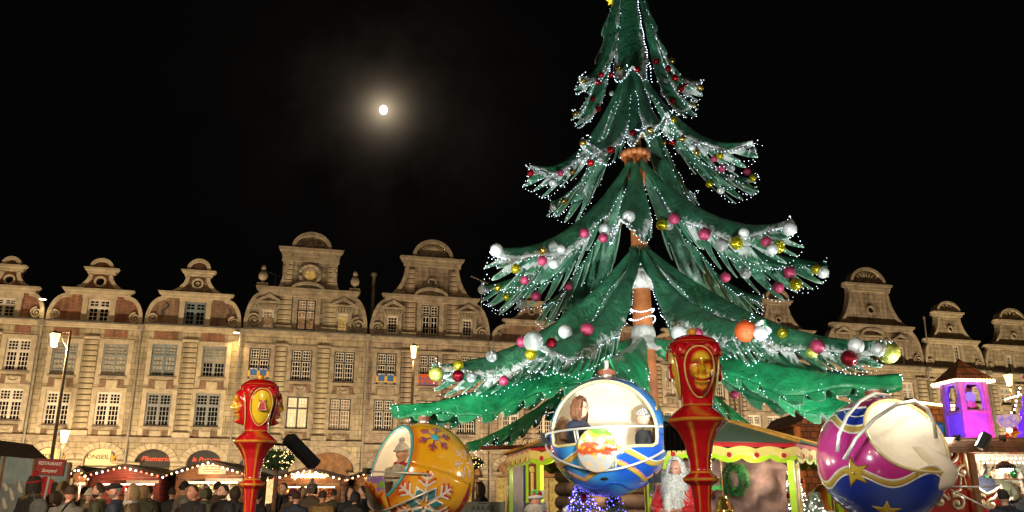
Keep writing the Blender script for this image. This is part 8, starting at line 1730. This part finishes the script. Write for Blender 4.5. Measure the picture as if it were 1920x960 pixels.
# --- chalets behind with shingled walls
def shed(pl, pr, Y, D, label, ridge=None):
    a, b = P(*pl, Y), P(*pr, Y); root = thing('timber_chalet', label, 'chalet', ((a.x+b.x)/2, Y, 0)); hw = (b.x-a.x)/2; z = max(a.z, b.z); m = MB(); m.box(-hw, hw, 0, D, 0, z); m.build('wall', 'shingles', root)
    rr = ridge or 0.7; m = MB(); m.prism([(-hw-0.2, z), (hw+0.2, z), (hw*0.75, z+rr*0.25), (0, z+rr), (-hw*0.75, z+rr*0.25)] if ridge else [(-hw-0.2, z), (hw+0.2, z), (hw+0.1, z+0.12), (-hw-0.1, z+0.12)], -0.25, D+0.2); m.build('roof', 'shingles', root); m = MB(); m.box(-hw-0.05, -hw+0.1, -0.05, 0.1, 0, z); m.build('corner_post', 'plank_wood', root); m = MB(); m.box(hw-0.1, hw+0.05, -0.05, 0.1, 0, z); m.build('corner_post', 'plank_wood', root); return root
shed((1491, 800), (1545, 800), 22, 3, 'small shingled chalet with pointed roof glowing orange, left of the magenta cabin', 0.45)
sh = shed((1722, 768), (1812, 768), 21, 3, 'shingled timber chalet wall lit orange behind the magenta cabin, string of bulbs on top')
lamp('chalet_light', 'POINT', P(1520, 850, 20.3), 140, (1.0, 0.45, 0.12), sh, radius=0.1); lamp('chalet_light', 'POINT', P(1772, 800, 19.9), 120, (1.0, 0.48, 0.13), sh, radius=0.1)
def bulb_line(pts, Ys_, n, label, s=1.0, col='y'):
    root = thing('bulb_string', label, 'light string', P(pts[0][0], pts[0][1], Ys_[0])); W = [P(q[0], q[1], Ys_[min(i, len(Ys_)-1)]) for i, q in enumerate(pts)]; Mi = Matrix.Translation(-root.location)
    m = MB(); m.tube([Mi @ w_ for w_ in W], 0.010, 5); m.build('cable', 'black_metal', root); tot = [0]
    for i in range(len(W)-1): tot.append(tot[-1]+(W[i+1]-W[i]).length)
    for k in range(n):
        L_ = tot[-1]*(k+0.5)/n; i = max(j for j in range(len(W)-1) if tot[j] <= L_); q = W[i].lerp(W[i+1], (L_-tot[i])/(tot[i+1]-tot[i])); place(bulbm[col], 'bulb', root, tuple(Mi @ q+Vector((0, -0.02, -0.02))), (0, 0, 0), (s, s, s))
bulb_line([(1722, 753), (1753, 757), (1775, 759), (1805, 760)], [20.7], 20, 'string of amber bulbs along the top of the shingled chalet', 1.3)
bulb_line([(1881, 748), (1900, 742), (1915, 738)], [17.5], 7, 'short string of amber bulbs right of the purple turret', 0.8)
bulb_line([(1912, 722), (1905, 745), (1902, 765), (1892, 775)], [16.6], 7, 'string of amber bulbs hanging down beside the purple cone', 0.8)
bulb_line([(1775, 768), (1795, 764), (1803, 760), (1800, 790), (1795, 805)], [20.6], 14, 'amber bulbs dangling in front of the shingled wall', 1.1)
# --- the turret on the stall roof
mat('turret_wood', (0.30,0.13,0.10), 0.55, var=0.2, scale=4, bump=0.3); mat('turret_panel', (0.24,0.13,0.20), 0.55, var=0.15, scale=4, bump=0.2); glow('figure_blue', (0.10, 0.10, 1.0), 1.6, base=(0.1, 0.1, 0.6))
Yt = 16.8; cpt = P(1842, 823, Yt); s_ = 0.385; zt0 = cpt.z; zt1 = P(1842, 710, Yt).z; zap = P(1828, 667, Yt).z
root = thing('wooden_turret', 'wooden turret lit purple and magenta with shingled pyramid roof edged in amber bulbs', 'turret', (cpt.x, Yt+0.42, zt0), R(7)); H_ = zt1-zt0; lamp('eave_glow', 'POINT', Vector((cpt.x, Yt-0.75, zt1+0.45)), 45, (1.0, 0.55, 0.18), root, radius=0.1)
for k in range(4):
    M2 = Matrix.Rotation(k*PI/2, 4, 'Z'); m = MB(M2); w2 = s_*0.72; m.box(-w2, w2, -w2, -w2+0.03, 0.02, H_*0.44) if False else None
    hole = [(-w2*0.62, H_*0.50), (w2*0.62, H_*0.50), (w2*0.62, H_*0.80), (w2*0.38, H_*0.92), (-w2*0.38, H_*0.92), (-w2*0.62, H_*0.80)]
    q = MB(); slab(q, rect(-w2, w2, 0.0, H_), [hole], -w2, 0.04); q.v = [tuple(M2 @ Vector(v_)) for v_ in q.v]; q.build('wall_panel', 'turret_panel', root)
    for x0, x1, z0, z1 in ((-w2-0.03, -w2+0.06, 0, H_), (w2-0.06, w2-0.002, 0, H_), (-w2+0.062, w2-0.062, H_*0.43, H_*0.48), (-w2+0.062, w2-0.062, 0.0, 0.06)):
        m = MB(M2); m.box(x0, x1, -w2-0.03, -w2-0.002, z0, z1); m.build('frame_board', 'turret_wood', root)
m = MB(); e = s_*1.06; m.add([(-e, -e, H_), (e, -e, H_), (e, e, H_), (-e, e, H_), (0, 0, H_+(zap-zt1)*1.02)], [(0, 1, 4), (1, 2, 4), (2, 3, 4), (3, 0, 4), (3, 2, 1, 0)]); rf = m.build('roof', 'shingles', root)
for k in range(4):
    for i in range(12): q = Matrix.Rotation(k*PI/2, 4, 'Z') @ Vector((lerp(-e, e, (i+0.5)/12), -e-0.01, H_-0.03)); place(bulbm['y'], 'bulb', root, tuple(q), (0, 0, 0), (1.25, 1.25, 1.25))
m = MB(); m.lathe([(0.02, H_*0.50), (0.22, H_*0.5), (0.17, H_*0.72), (0.10, H_*0.78), (0.11, H_*0.88), (0.02, H_*0.92)], 14, (0.0, 0.0, 0)); o = m.build('carved_figure', 'turret_wood', root, smooth=True)
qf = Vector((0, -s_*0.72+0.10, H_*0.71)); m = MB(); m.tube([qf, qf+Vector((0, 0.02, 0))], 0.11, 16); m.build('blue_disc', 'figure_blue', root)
# roof platform and stall below
a, b = P(1752, 838, 15.9), P(1935, 818, 16.2); plat = thing('sweets_stall', 'brightly lit sweets stall under a planked roof at the right edge, white lamp dazzling', 'stall', (a.x, 15.9, 0), 0, 'wooden christmas market stalls'); ex_ = b.x-a.x+1.2; zp0 = P(1830, 838, 15.9).z
for i in range(5): m = MB(); m.box(0, ex_, -0.10+0.02*i, 0.05, zp0-0.10+i*0.045, zp0-0.062+i*0.045); m.build('roof_board', 'plank_wood', plat)
m = MB(); m.box(0.0, ex_, 0.0, 2.4, zp0+0.13, zp0+0.17); m.build('roof_deck', 'plank_wood', plat); m = MB(); m.box(0.55, ex_, 2.1, 2.2, 0, zp0); m.build('back_wall', 'stall_white', plat); m = MB(); m.box(0.62, 0.72, 0.0, 0.1, 0, zp0-0.12); m.build('corner_post', 'plank_wood', plat); m = MB(); m.box(0.7, ex_, 0.1, 0.7, 0.85, 0.9); m.build('counter', 'plank_wood', plat)
goods(plat, 0.75, ex_, 0.5, 0.92, 1.5, ['felt_red', 'bauble_gold', 'coat_cream', 'bauble_silver', 'knit_red'], 0, 21, 0.08); goods(plat, 0.75, ex_, 1.9, 1.0, zp0-0.2, ['coat_cream', 'stall_white', 'bauble_silver', 'tinsel_green', 'coat_mustard'], 0, 22, 0.10)
for r_ in range(2):
    for i in range(24): place(bulbm['y'], 'bulb', plat, (0.75+i*0.085, 0.1+0.5*r_, zp0-0.20-0.05*r_), (0, 0, 0), (0.8, 0.8, 0.8))
m = MB(); rgx = random.Random(8)
for i in range(1400): c_ = Vector((rgx.uniform(0.7, ex_), 0.3, zp0-0.32-0.10*rgx.random()-0.04*math.sin(i))); d = Vector((rgx.gauss(0, 1), rgx.gauss(0, 1), rgx.gauss(0, 1))).normalized()*0.05; m.add([c_, c_+d, c_+d.orthogonal().normalized()*0.012], [(0, 1, 2)])
m.build('fir_garland', 'needle_green', plat, kind='stuff')
lq = P(1888, 877, 16.1); m = MB(); m.lathe([(0.05, 0.12), (0.16, 0.05), (0.19, -0.02)], 16, (lq.x-a.x, 0.25, lq.z), cap=False); sh_ = m.build('lamp_shade', 'black_metal', plat); m = MB(); m.ball((lq.x-a.x, 0.22, lq.z-0.01), (0.12, 0.1, 0.055), 14, 8); m.build('lamp_globe', glow('white_lamp', (0.9, 1.0, 0.95), 25), sh_)
lamp('stall_light', 'POINT', Vector((lq.x, 16.15, lq.z-0.14)), 200, (1.0, 0.95, 0.85), plat, radius=0.08); lamp('stall_light', 'POINT', Vector((a.x+1.0, 17.2, zp0-0.35)), 170, (1.0, 0.82, 0.6), plat, radius=0.1)
# coloured led projectors that light the turret
for px, py, Y, tg, col, pw, lb in ((1796, 822, 16.0, (1815, 760, 17.0), (0.10, 0.03, 1.0), 700, 'blue led projector at the foot of the purple turret, left side'), (1880, 826, 16.0, (1868, 765, 16.9), (0.9, 0.02, 0.5), 150, 'magenta led projector at the foot of the purple turret, right side')):
    p = P(px, py, Y); p.z = zp0+0.20; fr = flood(p, P(*tg), pw, col, lb, size=(0.12, 0.08), spot=120, radius=0.04, group='coloured led projectors', glass=glow('proj_'+('b' if col[2] > .5 else 'm'), col, 4))
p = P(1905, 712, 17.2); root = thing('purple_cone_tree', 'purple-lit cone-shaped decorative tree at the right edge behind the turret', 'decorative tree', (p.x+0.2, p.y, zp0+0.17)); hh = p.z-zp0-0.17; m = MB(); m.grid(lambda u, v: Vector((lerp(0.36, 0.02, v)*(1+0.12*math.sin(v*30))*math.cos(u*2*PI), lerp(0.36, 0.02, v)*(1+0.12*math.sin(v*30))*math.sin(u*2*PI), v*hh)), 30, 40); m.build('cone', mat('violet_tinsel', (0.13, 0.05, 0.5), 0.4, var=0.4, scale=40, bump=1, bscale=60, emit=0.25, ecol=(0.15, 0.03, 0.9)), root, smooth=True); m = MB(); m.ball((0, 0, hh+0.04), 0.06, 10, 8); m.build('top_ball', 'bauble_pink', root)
p = P(1890, 790, 15.6); root = thing('glass_bowl_lamp', 'round coloured glass bowl lamp glowing above the right face lamp', 'lamp', p); m = MB(); m.lathe([(0.03, -0.13), (0.13, -0.09), (0.18, 0.0), (0.17, 0.1), (0.15, 0.11)], 20, cap=False); m.build('glass_bowl', litpane('bowl_glass', (0.25, 0.12, 0.8), (1.0, 0.62, 0.4), 0.8, 9.0) or 'bowl_glass', root, smooth=True); m = MB(); m.tube([(0, 0, -0.13), (0, 0, zp0+0.17-p.z)], 0.02, 6); m.build('stem', 'steel', root); m = MB(); m.ball((0, 0, -0.16), 0.05, 10, 8); m.build('bulb', 'led_warm', root)
